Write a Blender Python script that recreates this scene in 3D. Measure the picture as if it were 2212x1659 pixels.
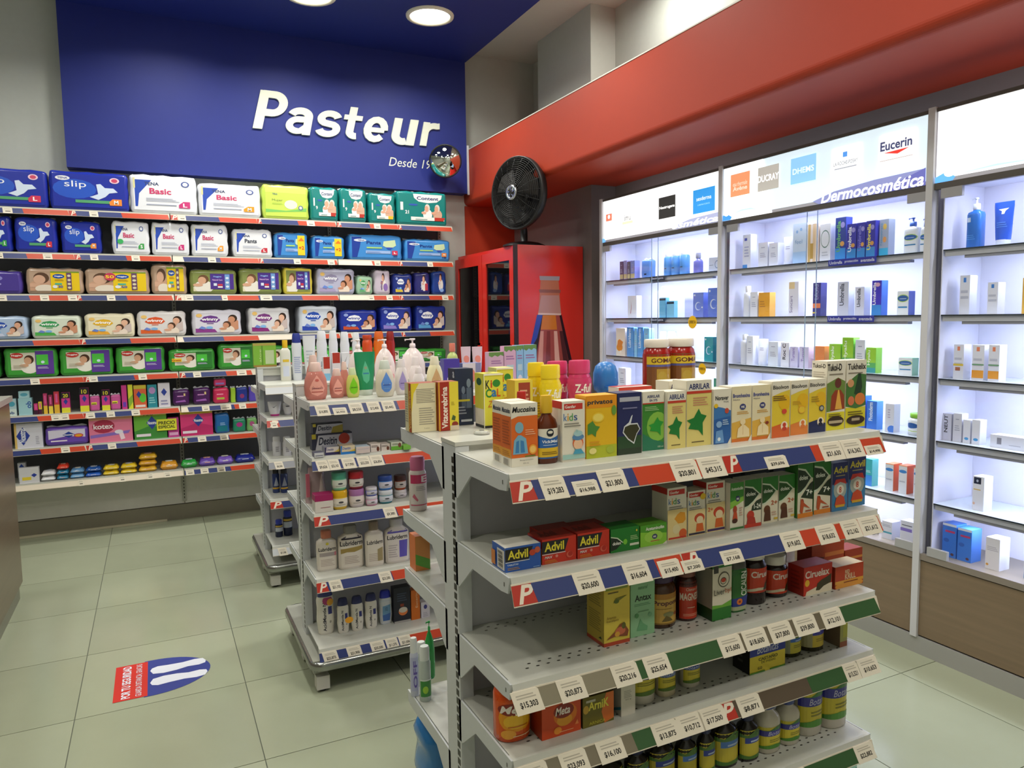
import bpy, math, random
from mathutils import Vector, Matrix
for o in list(bpy.data.objects): bpy.data.objects.remove(o)
SC = bpy.context.scene; COL = SC.collection
random.seed(5)
# ---------------------------------------------------------------- camera, world, lights, exposure
CAMH = 1.50; FPX = 1573.0
YAW, PIT, ROL = math.radians(26.1), math.radians(-5.17), math.radians(-0.81)
fw = Vector((math.sin(YAW)*math.cos(PIT), math.cos(YAW)*math.cos(PIT), math.sin(PIT)))
rt = Vector((math.cos(YAW), -math.sin(YAW), 0)); up = rt.cross(fw)
RT = rt*math.cos(ROL)+up*math.sin(ROL); UP = -rt*math.sin(ROL)+up*math.cos(ROL)
cam = bpy.data.objects.new('camera', bpy.data.cameras.new('camera')); COL.objects.link(cam)
cam.data.sensor_width = 36; cam.data.lens = FPX/2212*36; cam.data.clip_start = 0.05
cam.matrix_world = Matrix(((RT.x, UP.x, -fw.x, 0), (RT.y, UP.y, -fw.y, 0), (RT.z, UP.z, -fw.z, CAMH), (0, 0, 0, 1)))
SC.camera = cam
w = bpy.data.worlds.new('world'); SC.world = w; w.use_nodes = True
w.node_tree.nodes['Background'].inputs[0].default_value = (0.75, 0.85, 0.8, 1)
w.node_tree.nodes['Background'].inputs[1].default_value = 0.06
SC.view_settings.view_transform = 'Standard'; SC.view_settings.look = 'None'
SC.view_settings.gamma = 1; SC.view_settings.use_curve_mapping = False
SC.view_settings.exposure = 0.0
LAMP_XY = [(1.925, 5.2), (1.07, 5.2), (0.2, 5.2), (1.925, 3.7), (0.3, 3.7), (-1.3, 4.6), (1.1, 2.2), (-0.9, 2.4),
           (1.925, 0.9), (0.3, 0.5), (-1.6, 0.6), (0.9, -0.7), (2.2, -0.7), (2.86, 3.9), (2.88, 1.6)]  # last two are unseen lamps added to brighten the walls above the soffit
LAMP_W = 17.0
def area(name, loc, rot, sx, sy, power, col, shape='RECTANGLE'):
    l = bpy.data.lights.new(name, 'AREA'); l.shape = shape; l.size = sx
    if shape == 'RECTANGLE': l.size_y = sy
    l.energy = power; l.color = col
    if shape == 'DISK': l.spread = math.radians(172 if (loc[1] < 3 or loc[0] > 2.5) else 148)
    o = bpy.data.objects.new(name, l); COL.objects.link(o); o.location = loc; o.rotation_euler = rot
    return o
for k, (x, y) in enumerate(LAMP_XY):
    zz = 3.69 if (x > -.4 and x < 2.5 and y > 2.7) else 3.81
    area('lamp_light', (x, y, zz-.012), (0, 0, 0), .28, .28, LAMP_W if x < 2.5 else 17, (1.0, 0.985, 0.90) if y > 3 else (1.0, 0.955, 0.84), 'DISK')
# ---------------------------------------------------------------- pixel <-> place (only used to read sizes off the photograph)
def ray(x, y): return fw + RT*((x-1106)/FPX) - UP*((y-829.5)/FPX)
def onz(x, y, z):
    d = ray(x, y); return Vector((0, 0, CAMH)) + d*((z-CAMH)/d.z)
def ony(x, y, Y):
    d = ray(x, y); return Vector((0, 0, CAMH)) + d*(Y/d.y)
def onx(x, y, X):
    d = ray(x, y); return Vector((0, 0, CAMH)) + d*(X/d.x)
def prj(P):
    q = Vector(P)-Vector((0, 0, CAMH)); c = q.dot(fw)
    return 1106+FPX*q.dot(RT)/c, 829.5-FPX*q.dot(UP)/c
def xat(px, Y, z):
    py = 800
    for _ in range(4):
        p = ony(px, py, Y); py = prj((p.x, Y, z))[1]
    return ony(px, py, Y).x
def yat(px, X, z):
    py = 800
    for _ in range(4):
        p = onx(px, py, X); py = prj((X, p.y, z))[1]
    return onx(px, py, X).y
# ---------------------------------------------------------------- materials
MATS = {}
def lin(h):
    h = h.lstrip('#')
    if len(h) == 3: h = ''.join(c*2 for c in h)
    v = [int(h[i:i+2], 16)/255 for i in (0, 2, 4)]
    return tuple((c/12.92 if c <= .04045 else ((c+.055)/1.055)**2.4) for c in v)
def mat(h, rough=.45, metal=0, kind='', bump=0, var=0.0, scale=20):
    key = (h, rough, metal, kind, bump, var, scale)
    if key in MATS: return MATS[key]
    m = bpy.data.materials.new('m_'+h+kind); m.use_nodes = True; nt = m.node_tree; b = nt.nodes['Principled BSDF']
    c = lin(h)
    b.inputs['Base Color'].default_value = (*c, 1); b.inputs['Roughness'].default_value = rough; b.inputs['Metallic'].default_value = metal
    if kind.startswith('e'):
        b.inputs['Emission Color'].default_value = (*c, 1); b.inputs['Emission Strength'].default_value = float(kind[1:])
    elif kind == 'clear':
        b.inputs['Transmission Weight'].default_value = .35; b.inputs['IOR'].default_value = 1.35
    elif kind == 'pane':
        nt.nodes.remove(b); out = nt.nodes['Material Output']
        t = nt.nodes.new('ShaderNodeBsdfTransparent'); t.inputs[0].default_value = (*c, 1)
        g = nt.nodes.new('ShaderNodeBsdfGlossy'); g.inputs['Roughness'].default_value = rough
        lw = nt.nodes.new('ShaderNodeLayerWeight'); lw.inputs[0].default_value = .5
        pw = nt.nodes.new('ShaderNodeMath'); pw.operation = 'POWER'; pw.inputs[1].default_value = 4.0
        f = nt.nodes.new('ShaderNodeMath'); f.operation = 'MULTIPLY_ADD'; f.inputs[1].default_value = .7; f.inputs[2].default_value = .02
        nt.links.new(lw.outputs['Facing'], pw.inputs[0]); nt.links.new(pw.outputs[0], f.inputs[0])
        x = nt.nodes.new('ShaderNodeMixShader')
        nt.links.new(f.outputs[0], x.inputs[0]); nt.links.new(t.outputs[0], x.inputs[1]); nt.links.new(g.outputs[0], x.inputs[2])
        nt.links.new(x.outputs[0], out.inputs[0]); MATS[key] = m; return m
    if var or bump:
        tc = nt.nodes.new('ShaderNodeTexCoord'); n = nt.nodes.new('ShaderNodeTexNoise')
        n.inputs['Scale'].default_value = scale; n.inputs['Detail'].default_value = 5
        if kind == 'wood':
            mp = nt.nodes.new('ShaderNodeMapping'); mp.inputs['Scale'].default_value = (6, .6, 14)
            nt.links.new(tc.outputs['Object'], mp.inputs[0]); nt.links.new(mp.outputs[0], n.inputs['Vector'])
        else: nt.links.new(tc.outputs['Object'], n.inputs['Vector'])
        if var:
            r = nt.nodes.new('ShaderNodeMixRGB'); r.inputs[1].default_value = (*[max(0, q*(1-var)) for q in c], 1)
            r.inputs[2].default_value = (*[min(1, q*(1+var)) for q in c], 1)
            nt.links.new(n.outputs['Fac'], r.inputs[0]); nt.links.new(r.outputs[0], b.inputs['Base Color'])
        if bump:
            bp = nt.nodes.new('ShaderNodeBump'); bp.inputs['Strength'].default_value = bump; bp.inputs['Distance'].default_value = .002
            nt.links.new(n.outputs['Fac'], bp.inputs['Height']); nt.links.new(bp.outputs[0], b.inputs['Normal'])
    MATS[key] = m; return m
P = lambda h: mat(h, .42)           # printed carton / paper
G = lambda h: mat(h, .22)           # glossy plastic
# ---------------------------------------------------------------- mesh collecting
class MB:
    def __init__(s): s.v = []; s.f = []; s.m = []; s.ms = []; s.sm = []
    def mi(s, m):
        if m not in s.ms: s.ms.append(m)
        return s.ms.index(m)
    def add(s, vs, fs, m, smooth=False):
        k = len(s.v); s.v += [tuple(p) for p in vs]; i = s.mi(m)
        for f in fs: s.f.append([q+k for q in f]); s.m.append(i); s.sm.append(smooth)
        return s
    def box(s, x0, x1, y0, y1, z0, z1, m):
        v = [(x, y, z) for z in (z0, z1) for y in (y0, y1) for x in (x0, x1)]
        return s.add(v, [(0, 2, 3, 1), (4, 5, 7, 6), (0, 1, 5, 4), (2, 6, 7, 3), (0, 4, 6, 2), (1, 3, 7, 5)], m)
    def prism(s, poly, axis, a, b, m):
        def q(p, t): return {'x': (t, p[0], p[1]), 'y': (p[0], t, p[1]), 'z': (p[0], p[1], t)}[axis]
        n = len(poly); v = [q(p, a) for p in poly]+[q(p, b) for p in poly]
        f = [tuple(range(n))[::-1], tuple(range(n, 2*n))]+[(i, (i+1) % n, n+(i+1) % n, n+i) for i in range(n)]
        return s.add(v, f, m)
    def loft(s, rings, m, n=20, e=2.0, caps=True, off=(0, 0)):
        k = len(rings); v = []
        for (z, rx, ry) in rings:
            for i in range(n):
                t = 2*math.pi*i/n; x, y = math.cos(t), math.sin(t)
                v.append((off[0]+rx*math.copysign(abs(x)**(2/e), x), off[1]+ry*math.copysign(abs(y)**(2/e), y), z))
        f = [(r*n+i, r*n+(i+1) % n, (r+1)*n+(i+1) % n, (r+1)*n+i) for r in range(k-1) for i in range(n)]
        s.add(v, f, m, True)
        if caps: s.add(v[:n], [tuple(range(n))[::-1]], m); s.add(v[-n:], [tuple(range(n))], m)
        return s
    def rbox(s, w, d, h, r, m, nx=6, ny=3, nz=5, wob=0, seed=0, top=1.0):
        hw, hd, hh = w/2, d/2, h/2; vs = {}; vl = []; fs = []
        def sn(i, n, half):       # sample denser near edges
            t = i/n; return (-half + r*.0 + 2*half*t)
        def vert(a, b, c):
            key = (a, b, c)
            if key in vs: return vs[key]
            p = Vector((g(a, nx, hw), g(b, ny, hd), g(c, nz, hh)))
            inn = Vector((max(-hw+r, min(hw-r, p.x)), max(-hd+r, min(hd-r, p.y)), max(-hh+r, min(hh-r, p.z))))
            dv = p-inn
            q = inn+dv.normalized()*r if dv.length > 1e-9 else p
            if wob:
                rim = max(abs(q.x)/hw, abs(q.z)/hh)
                q.z += wob*math.sin(q.x*55+seed)*(1 if c == nz else .0)
                if rim > .9: q.x += wob*.7*math.sin(q.z*60+seed*2)
            k = 1-(1-top)*(q.z+hh)/h
            q.y = q.y*(1 if q.y < 0 else k)
            vs[key] = len(vl); vl.append((q.x, q.y, q.z+hh)); return vs[key]
        def g(i, n, half):
            if i == 0: return -half
            if i == n: return half
            if n < 3: return 0
            if i == 1: return -half+r*.5
            if i == n-1: return half-r*.5
            return (-half+r)+(2*half-2*r)*(i-2)/(n-4) if n > 4 else 0
        for a in range(nx):
            for c in range(nz):
                fs.append((vert(a, 0, c), vert(a+1, 0, c), vert(a+1, 0, c+1), vert(a, 0, c+1)))
                fs.append((vert(a, ny, c), vert(a, ny, c+1), vert(a+1, ny, c+1), vert(a+1, ny, c)))
        for a in range(nx):
            for b in range(ny):
                fs.append((vert(a, b, 0), vert(a, b+1, 0), vert(a+1, b+1, 0), vert(a+1, b, 0)))
                fs.append((vert(a, b, nz), vert(a+1, b, nz), vert(a+1, b+1, nz), vert(a, b+1, nz)))
        for b in range(ny):
            for c in range(nz):
                fs.append((vert(0, b, c), vert(0, b, c+1), vert(0, b+1, c+1), vert(0, b+1, c)))
                fs.append((vert(nx, b, c), vert(nx, b+1, c), vert(nx, b+1, c+1), vert(nx, b, c+1)))
        return s.add(vl, fs, m, True)
    def tube(s, pts, r, m, n=6, closed=False):
        v = []; f = []; N = len(pts); pts = [Vector(p) for p in pts]
        for i, p in enumerate(pts):
            a = pts[(i-1) % N] if (closed or i > 0) else p; b = pts[(i+1) % N] if (closed or i < N-1) else p
            t = (b-a).normalized(); u = t.orthogonal().normalized()
            ref = Vector((0, 0, 1)) if abs(t.z) < .9 else Vector((1, 0, 0)); u = t.cross(ref).normalized(); w_ = t.cross(u)
            for j in range(n):
                q = 2*math.pi*j/n; v.append(p+u*(r*math.cos(q))+w_*(r*math.sin(q)))
        for i in range(N if closed else N-1):
            for j in range(n): f.append((i*n+j, i*n+(j+1) % n, ((i+1) % N)*n+(j+1) % n, ((i+1) % N)*n+j))
        if not closed: f += [tuple(range(n)), tuple(range((N-1)*n, N*n))]
        return s.add(v, f, m, True)
    def build(s, name, parent=None, loc=None):
        me = bpy.data.meshes.new(name); me.from_pydata(s.v, [], s.f)
        for m in s.ms: me.materials.append(m)
        me.polygons.foreach_set('material_index', s.m); me.polygons.foreach_set('use_smooth', s.sm); me.update()
        o = bpy.data.objects.new(name, me); COL.objects.link(o)
        if parent: o.parent = parent
        if loc: o.location = loc
        return o
def tag(o, label=None, cat=None, group=None, kind=None):
    if label: o['label'] = label
    if cat: o['category'] = cat
    if group: o['group'] = group
    if kind: o['kind'] = kind
    return o
def thing(name, label, cat, loc=(0, 0, 0), rz=0, group=None):
    o = bpy.data.objects.new(name, None); COL.objects.link(o); o.location = loc; o.rotation_euler = (0, 0, rz); o.empty_display_size = .05
    return tag(o, label, cat, group)
def struct(name, mb, label=None): return tag(mb.build(name), label, None, None, 'structure')
# ---------------------------------------------------------------- flat print (art) on faces
TXT = {}
def textmesh(s, bold, ital):
    key = (s, bold, ital)
    if key in TXT: return TXT[key]
    cu = bpy.data.curves.new('t', 'FONT'); cu.body = s; cu.resolution_u = 3; cu.offset = .025 if bold else 0; cu.shear = .25 if ital else 0
    ob = bpy.data.objects.new('t', cu); COL.objects.link(ob)
    me = bpy.data.meshes.new_from_object(ob.evaluated_get(bpy.context.evaluated_depsgraph_get()))
    me.calc_loop_triangles()
    vs = [(v.co.x, v.co.y) for v in me.vertices]; tr = [tuple(t.vertices) for t in me.loop_triangles]
    bpy.data.objects.remove(ob); bpy.data.curves.remove(cu); bpy.data.meshes.remove(me)
    if vs:
        x0 = min(v[0] for v in vs); x1 = max(v[0] for v in vs); y0 = min(v[1] for v in vs); y1 = max(v[1] for v in vs)
        vs = [((v[0]-x0)/max(1e-6, x1-x0), (v[1]-y0)/max(1e-6, y1-y0)) for v in vs]
    TXT[key] = (vs, tr); return TXT[key]
def clipy(poly, y, keep): return [(b, a) for a, b in clipx([(b, a) for a, b in poly], y, keep)]
def clipx(poly, x, keep):
    out = []
    for i in range(len(poly)):
        a, b = poly[i], poly[(i+1) % len(poly)]
        ia = (a[0]-x)*keep >= 0; ib = (b[0]-x)*keep >= 0
        if ia: out.append(a)
        if ia != ib:
            t = (x-a[0])/(b[0]-a[0]); out.append((x, a[1]+t*(b[1]-a[1])))
    return out
def art(mb, ops, mapf, strips=0, M_=P, base=.0004, step=.00015, clip=True):
    lay = 0
    def emit(polys, m):
        nonlocal lay
        e = base+lay*step; lay += 1
        for pl in polys:
            if clip:
                for ax_ in (0, 1):
                    cf = (clipx, clipy)[ax_]
                    if min(p[ax_] for p in pl) < 0: pl = cf(pl, 0, 1)
                    if pl and max(p[ax_] for p in pl) > 1: pl = cf(pl, 1, -1)
                    if len(pl) < 3: break
                if len(pl) < 3: continue
            if not strips: mb.add([mapf(u, v, e) for u, v in pl], [tuple(range(len(pl)))], m); continue
            a = int(math.floor(min(p[0] for p in pl)*strips+1e-6)); b = int(math.ceil(max(p[0] for p in pl)*strips-1e-6))
            for k in range(a, max(b, a+1)):
                q = pl if b-a <= 1 else clipx(clipx(pl, k/strips, 1), (k+1)/strips, -1)
                if len(q) < 3: continue
                c0 = int(math.floor(min(p[1] for p in q)*6+1e-6)); c1 = int(math.ceil(max(p[1] for p in q)*6-1e-6))
                for j in range(c0, max(c1, c0+1)):
                    s = q if c1-c0 <= 1 else clipy(clipy(q, j/6, 1), (j+1)/6, -1)
                    if len(s) > 2: mb.add([mapf(u, v, e) for u, v in s], [tuple(range(len(s)))], m)
    for o in ops:
        t = o[0]
        if t == 'r': emit([[(o[1], o[2]), (o[3], o[2]), (o[3], o[4]), (o[1], o[4])]], M_(o[5]))
        elif t == 'e': emit([[(o[1]+o[3]*math.cos(a*math.pi/8), o[2]+o[4]*math.sin(a*math.pi/8)) for a in range(16)]], M_(o[5]))
        elif t == 'p': emit([o[1]], M_(o[2]))
        elif t == 'l':
            n = o[5]; h = (o[4]-o[2])/n; ps = []
            for i in range(n):
                x1 = o[3]-(o[3]-o[1])*(.25*((i*37) % 5)/5); ps.append([(o[1], o[2]+i*h), (x1, o[2]+i*h), (x1, o[2]+i*h+h*.45), (o[1], o[2]+i*h+h*.45)])
            emit(ps, M_(o[6]))
        elif t == 't':
            st = o[7] if len(o) > 7 else ''
            vs, tr = textmesh(o[5], 'b' in st, 'i' in st); x0, y0, x1, y1 = o[1:5]
            if 'v' in st: q = [(x1-(x1-x0)*v, y0+(y1-y0)*u) for u, v in vs]
            else: q = [(x0+(x1-x0)*u, y0+(y1-y0)*v) for u, v in vs]
            emit([[q[i] for i in f] for f in tr], M_(o[6]))
def baby(x, y, s, skin='d9a58a', hair='3a2418', cloth='e8e2dc', k=.6):
    return [('e', x+s*.05, y-s*.85, s*k*.95, s*.8, cloth), ('e', x+s*.03, y+s*.12, s*k*.52, s*.56, hair), ('e', x-s*.05, y-s*.04, s*k*.4, s*.46, skin), ('e', x-s*.3, y-s*.62, s*k*.5, s*.2, skin)]
# ---------------------------------------------------------------- room shell
WALLW = mat('b9bdb6', .75, 0, '', .15, .04, 30); GREYW = mat('77706e', .7, 0, '', .15, .04, 30)
BLUE = mat('14257c', .6, 0, '', .05, .05, 12); RED = mat('a83416', .55, 0, '', .05, .05, 10)
TILE = mat('9ca28b', .17, 0, '', .03, .05, 6); TILE2 = mat('989e87', .17, 0, '', .03, .05, 6)
BY = 6.12; XC = 3.26
fl = struct('floor', MB().box(-3.0, XC+.05, -1.6, BY+.05, -.06, -.004, mat('63675a', .8)))
tx0 = .27-.615*6; tw, tl = .615, .602
tmesh = {}
for i in range(13):
    for j in range(14):
        x = tx0+i*tw; y = 3.12-8*tl+j*tl
        if x+tw < -3.0 or x > XC or y > BY-.01 or y+tl < -1.6: continue
        a = tl-.0035 if y+tl < BY else BY-.002-y
        bx = min(tw-.0035, XC-x)
        key = (round(a, 3), round(bx, 3), (i*7+j*3) % 2)
        if key not in tmesh:
            o = MB().box(0, bx, 0, a, -.004, 0, TILE if key[2] else TILE2).build('tile', fl, (x, y, 0)); tmesh[key] = o.data
        else:
            o = bpy.data.objects.new('tile', tmesh[key]); COL.objects.link(o); o.parent = fl; o.location = (x, y, 0)
struct('wall_back', MB().box(-3.05, 2.55, BY, BY+.1, 0, 3.82, WALLW).box(2.55, XC+.1, BY, BY+.1, 2.5, 3.82, WALLW))
struct('wall_back_2', MB().box(2.55, 3.04, BY-.01, BY+.1, 0, 2.5, RED))
struct('trim_1', MB().box(-1.75, 2.38, 6.045, BY, 0, .115, mat('7d7867', .6, 0, '', 0, .06)))
struct('trim_2', MB().box(-1.75, .02, 6.03, 6.045, 0, .014, mat('c9c2a8', .4)))
struct('wall_left', MB().box(-3.1, -3.0, -1.7, BY+.1, 0, 3.82, WALLW))
struct('wall_front', MB().box(-3.1, XC+.1, -1.7, -1.6, 0, 3.82, WALLW))
struct('wall_right', MB().box(XC, XC+.1, -1.6, BY, 0, 2.5, GREYW).box(XC, XC+.1, -1.6, BY, 2.5, 3.82, WALLW))
struct('wall_right_2', MB().box(3.04, XC, 4.79, BY, 0, 2.5, GREYW))
struct('wall_right_3', MB().box(3.04, XC, 4.79, 5.62, 2.5, 3.82, WALLW))
struct('ceiling', MB().box(-3.1, XC+.1, -1.7, BY+.1, 3.82, 3.9, mat('c4c7bf', .8, 0, '', .1, .03)))
struct('ceiling_2', MB().box(-.48, 2.535, 2.6, 6.0, 3.70, 3.76, BLUE))
pr = [(2.548, 2.965)]+[(2.548+.045*(1-math.cos(a*math.pi/16)), 2.50+.045*(1-math.sin(a*math.pi/16))) for a in range(0, 9)]+[(XC, 2.50), (XC, 2.53), (2.60, 2.53), (2.60, 2.965)]
sf = struct('ceiling_3', MB().prism(pr, 'y', -1.6, BY, RED))
struct('trim_3', MB().box(2.545, 2.60, -1.6, 5.99, 2.965, 2.972, mat('d8d4ca', .5)))
# blue sign panel with raised lettering
sp = struct('wall_back_3', MB().box(-.48, 2.53, 6.0, BY, 2.59, 3.70, BLUE))
struct('trim_4', MB().box(2.53, 2.545, 5.985, 6.0, 2.58, 3.0, mat('d5d5d8', .4)))
sg = thing('wall_sign_lettering', 'large white slanted raised letters reading Pasteur on the blue wall', 'sign', (1.6, 6.0, 3.0))
WH = mat('dfe3d2', .5)
zx, zy, zs = 500, 150, 4.254
def arc(cx, cy, rx, ry, a0, a1, n=14): return [(cx+rx*math.cos(math.radians(a0+(a1-a0)*k/n)), cy+ry*math.sin(math.radians(a0+(a1-a0)*k/n))) for k in range(n+1)]
RC4 = lambda x0, y0, x1, y1: [(x0, (y0+y1)/2), (x1, (y0+y1)/2), abs(y1-y0)]
GL = {'P': [([(.135, 0), (.135, 1.38)], .27), ([(.1, 1.26), (.42, 1.26)]+arc(.44, .93, .29, .33, 88, -88)+[(.42, .6), (.1, .6)], .25)],
      'a': [([(.69, .58), (.45, .57)]+arc(.40, .345, .26, .225, 90, 270)+[(.5, .13), (.66, .3)], .22), (arc(.42, .67, .27, .22, 165, 0)+[(.69, .6), (.70, 0)], .25)],
      's': [(arc(.40, .69, .25, .20, 15, 235)+arc(.40, .31, .26, .20, 55, -165), .23)],
      't': [([(.3, 1.32), (.3, .32)]+arc(.5, .30, .2, .18, 180, 285), .26), ([(.02, .88), (.66, .88)], .2)],
      'e': [([(.16, .48), (.73, .48)], .18), (arc(.43, .5, .30, .385, -2, 318), .25)],
      'u': [([(.135, 1), (.135, .4)]+arc(.38, .36, .245, .24, 180, 300), .26), ([(.66, 1), (.66, 0)], .27)],
      'r': [([(.135, 0), (.135, 1)], .27), (arc(.47, .52, .33, .35, 175, 75)+[(.68, .88)], .25)]}
for ch, a, b, t, u in [('P', 187, 522, 185, 562), ('a', 497, 752, 338, 607), ('s', 768, 1017, 365, 632), ('t', 1035, 1212, 337, 650), ('e', 1215, 1440, 422, 680), ('u', 1470, 1725, 445, 705), ('r', 1728, 1915, 478, 715)]:
    xm, ym = (a+b)/2/zs+zx, (t+u)/2/zs+zy
    x0 = ony(a/zs+zx, ym, 5.985).x; x1 = ony(b/zs+zx, ym, 5.985).x
    z1 = ony(xm, t/zs+zy, 5.985).z-.008; z0 = ony(xm, u/zs+zy, 5.985).z+.008
    quads = []
    for path, tk in GL[ch]:
        L_, R_ = [], []
        for k, p in enumerate(path):
            q0, q1 = path[max(0, k-1)], path[min(len(path)-1, k+1)]; dx, dy = q1[0]-q0[0], q1[1]-q0[1]; d_ = math.hypot(dx, dy)+1e-9
            L_.append((p[0]-dy/d_*tk/2, p[1]+dx/d_*tk/2)); R_.append((p[0]+dy/d_*tk/2, p[1]-dx/d_*tk/2))
        quads.append((L_, R_))
    al = [(p[0]+.2*p[1], p[1]) for L_, R_ in quads for p in L_+R_]
    bx0, bx1 = min(p[0] for p in al), max(p[0] for p in al); by0, by1 = min(p[1] for p in al), max(p[1] for p in al)
    m = MB()
    for qi, (L_, R_) in enumerate(quads):
        f3 = lambda p, y: (x0+(x1-x0)*(p[0]+.2*p[1]-bx0)/(bx1-bx0)-1.6, y, z0+(z1-z0)*(p[1]-by0)/(by1-by0)-3.0)
        n = len(L_); yf = -.016-.0004*qi
        v = [f3(p, yf) for p in L_]+[f3(p, yf) for p in R_]+[f3(p, 0) for p in L_]+[f3(p, 0) for p in R_]
        f = []
        for k in range(n-1): f += [(k, k+1, n+k+1, n+k), (k, 2*n+k, 2*n+k+1, k+1), (n+k+1, 3*n+k+1, 3*n+k, n+k)]
        f += [(0, n, 3*n, 2*n), (n-1, 3*n-1, 4*n-1, 2*n-1)]
        m.add(v, f, WH)
    m.build('letter', sg)
m = MB(); a = ony(840, 329, 5.99); b = ony(932, 336, 5.99)
art(m, [('t', 0, 0, 1.12, 1, 'Desde 194', 'd9ddd0', 'i')], lambda u, v, e: (a.x+(b.x-a.x)*u-1.6, -.001-e, 2.775+.072*v-3.0), clip=False); tag(m.build('date_lettering', sg), kind='stuff')
# ceiling lamps
LN = ['the diaper wall\'s left part', 'the middle stand\'s right end', 'the floor sticker', 'the service counter\'s far end', 'the gap between stands', 'the service counter\'s middle', 'the nearest cabinet\'s aisle', 'the camera\'s left side', 'the service counter\'s near end', 'the entrance', 'the entrance\'s right side', 'the middle cabinet, added to brighten the void', 'the nearest cabinet, added to brighten the void']
for k, (x, y) in enumerate(LAMP_XY):
    zz = 3.70 if (x > -.4 and x < 2.5 and y > 2.7) else 3.82
    nm = ['round recessed lamp in the blue ceiling nearest the right edge', 'round recessed lamp in the blue ceiling cut by the frame top']
    t = thing('ceiling_lamp', nm[k] if k < 2 else f'round recessed ceiling lamp outside the picture over {LN[k-2]}', 'lamp', (x, y, zz), 0, 'recessed ceiling lamps')
    r = MB(); N = 28
    v = []; f = []
    for (rr, z) in ((.175, 0), (.172, -.012), (.148, -.014), (.145, -.004)):
        v += [(rr*math.cos(2*math.pi*i/N), rr*math.sin(2*math.pi*i/N), z) for i in range(N)]
    f = [(q*N+i, q*N+(i+1) % N, (q+1)*N+(i+1) % N, (q+1)*N+i) for q in range(3) for i in range(N)]
    r.add(v, f, mat('e8e4d0', .4), True); r.build('trim_ring', t)
    MB().add([(.145*math.cos(2*math.pi*i/N), .145*math.sin(2*math.pi*i/N), -.004) for i in range(N)], [tuple(range(N))], mat('fffbe8', .5, 0, 'e6')).build('diffuser', t)
# convex mirror
c = ony(962, 348, 5.84)
t = thing('security_mirror', 'round convex security mirror mounted on the blue wall panel', 'mirror', tuple(c)); R = .13
ax = Vector((-.42, -1, -.2)).normalized(); q = ax.to_track_quat('Z', 'Y').to_matrix()
v = []; f = []; N = 32; K = 8
for k in range(K+1):
    a_ = k/K; 
    for i in range(N): v.append(q @ Vector((R*a_*math.cos(2*math.pi*i/N)+1e-5, R*a_*math.sin(2*math.pi*i/N), .05*(1-a_*a_))))
f = [(k*N+i, (k+1)*N+i, (k+1)*N+(i+1) % N, k*N+(i+1) % N) for k in range(K) for i in range(N)]
MB().add(v, f, mat('e6ebe4', .03, 1), True).build('mirror_dome', t)
MB().tube([q @ Vector((R*math.cos(2*math.pi*i/N), R*math.sin(2*math.pi*i/N), 0)) for i in range(N)], .007, mat('161616', .5), 6, True).build('rim', t)
MB().tube([(0, 0, 0), (.0, .08, 0), (.02, .155, 0)], .012, mat('222222', .5)).build('bracket_arm', t)
# counter at left
m = thing('service_counter', 'brown laminate service counter at the left edge with metal kick plate', 'counter', (-1.35, 2.9, 0))
MB().box(-.62, .63, -3.4, 1.81, .09, 1.09, mat('6b5c4c', .28, 0, 'wood', 0, .25, 3)).build('side_panel', m)
MB().box(-.65, .645, -3.42, 1.825, 1.09, 1.12, mat('a9a49c', .25, 0, '', 0, .05)).build('worktop', m)
MB().box(-.6, .615, -3.38, 1.79, 0, .09, mat('8d8b83', .3, .6)).build('kick_plate', m)
# floor sticker
m = MB(); SR, SB, SW = 'c8312a', '31408f', 'dfe3f0'
ops = []
E_ = []
for i in range(25):
    a_ = -math.pi/2+math.pi*i/24; E_.append((.37+.63*math.cos(a_), .5+.50*math.sin(a_)))
ops += [('p', [(.30, .0), (.37, 0)]+E_[1:-1]+[(.37, 1), (.30, 1)], SB), ('r', 0, .02, .335, .98, SR)]
def sole(cx, cy, s):
    o = [(-.30, 0), (-.27, .75), (-.16, 1), (-.02, .9), (.1, .62), (.22, .72), (.29, .5), (.3, 0), (.27, -.6), (.18, -.75), (.05, -.55), (-.1, -.62), (-.22, -.75), (-.28, -.5)]
    return [(cx+a_[0], cy+.13*a_[1]*s) for a_ in o]
ops += [('p', sole(.66, .34, 1), SW), ('p', sole(.66, .68, -1)[::-1], SW)]
ops += [('t', .075, .06, .165, .94, 'POR TU SEGURIDAD', SW, 'bv'), ('t', .215, .06, .285, .94, 'GUARDA DISTANCIA, GRACIAS', SW, 'v')]
p0 = onz(243, 1520, 0); L_ = onz(455, 1440, 0).x-p0.x; Wd = .345
art(m, ops, lambda u, v, e: (u*L_, v*Wd, e), 0, lambda h: mat(h, .25), .0008, .0002)
o = m.build('floor_sticker', None, (p0.x, 3.18, .0002))
tag(o, 'red and blue footprint distance sticker lying on the floor tiles', 'sticker')
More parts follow.
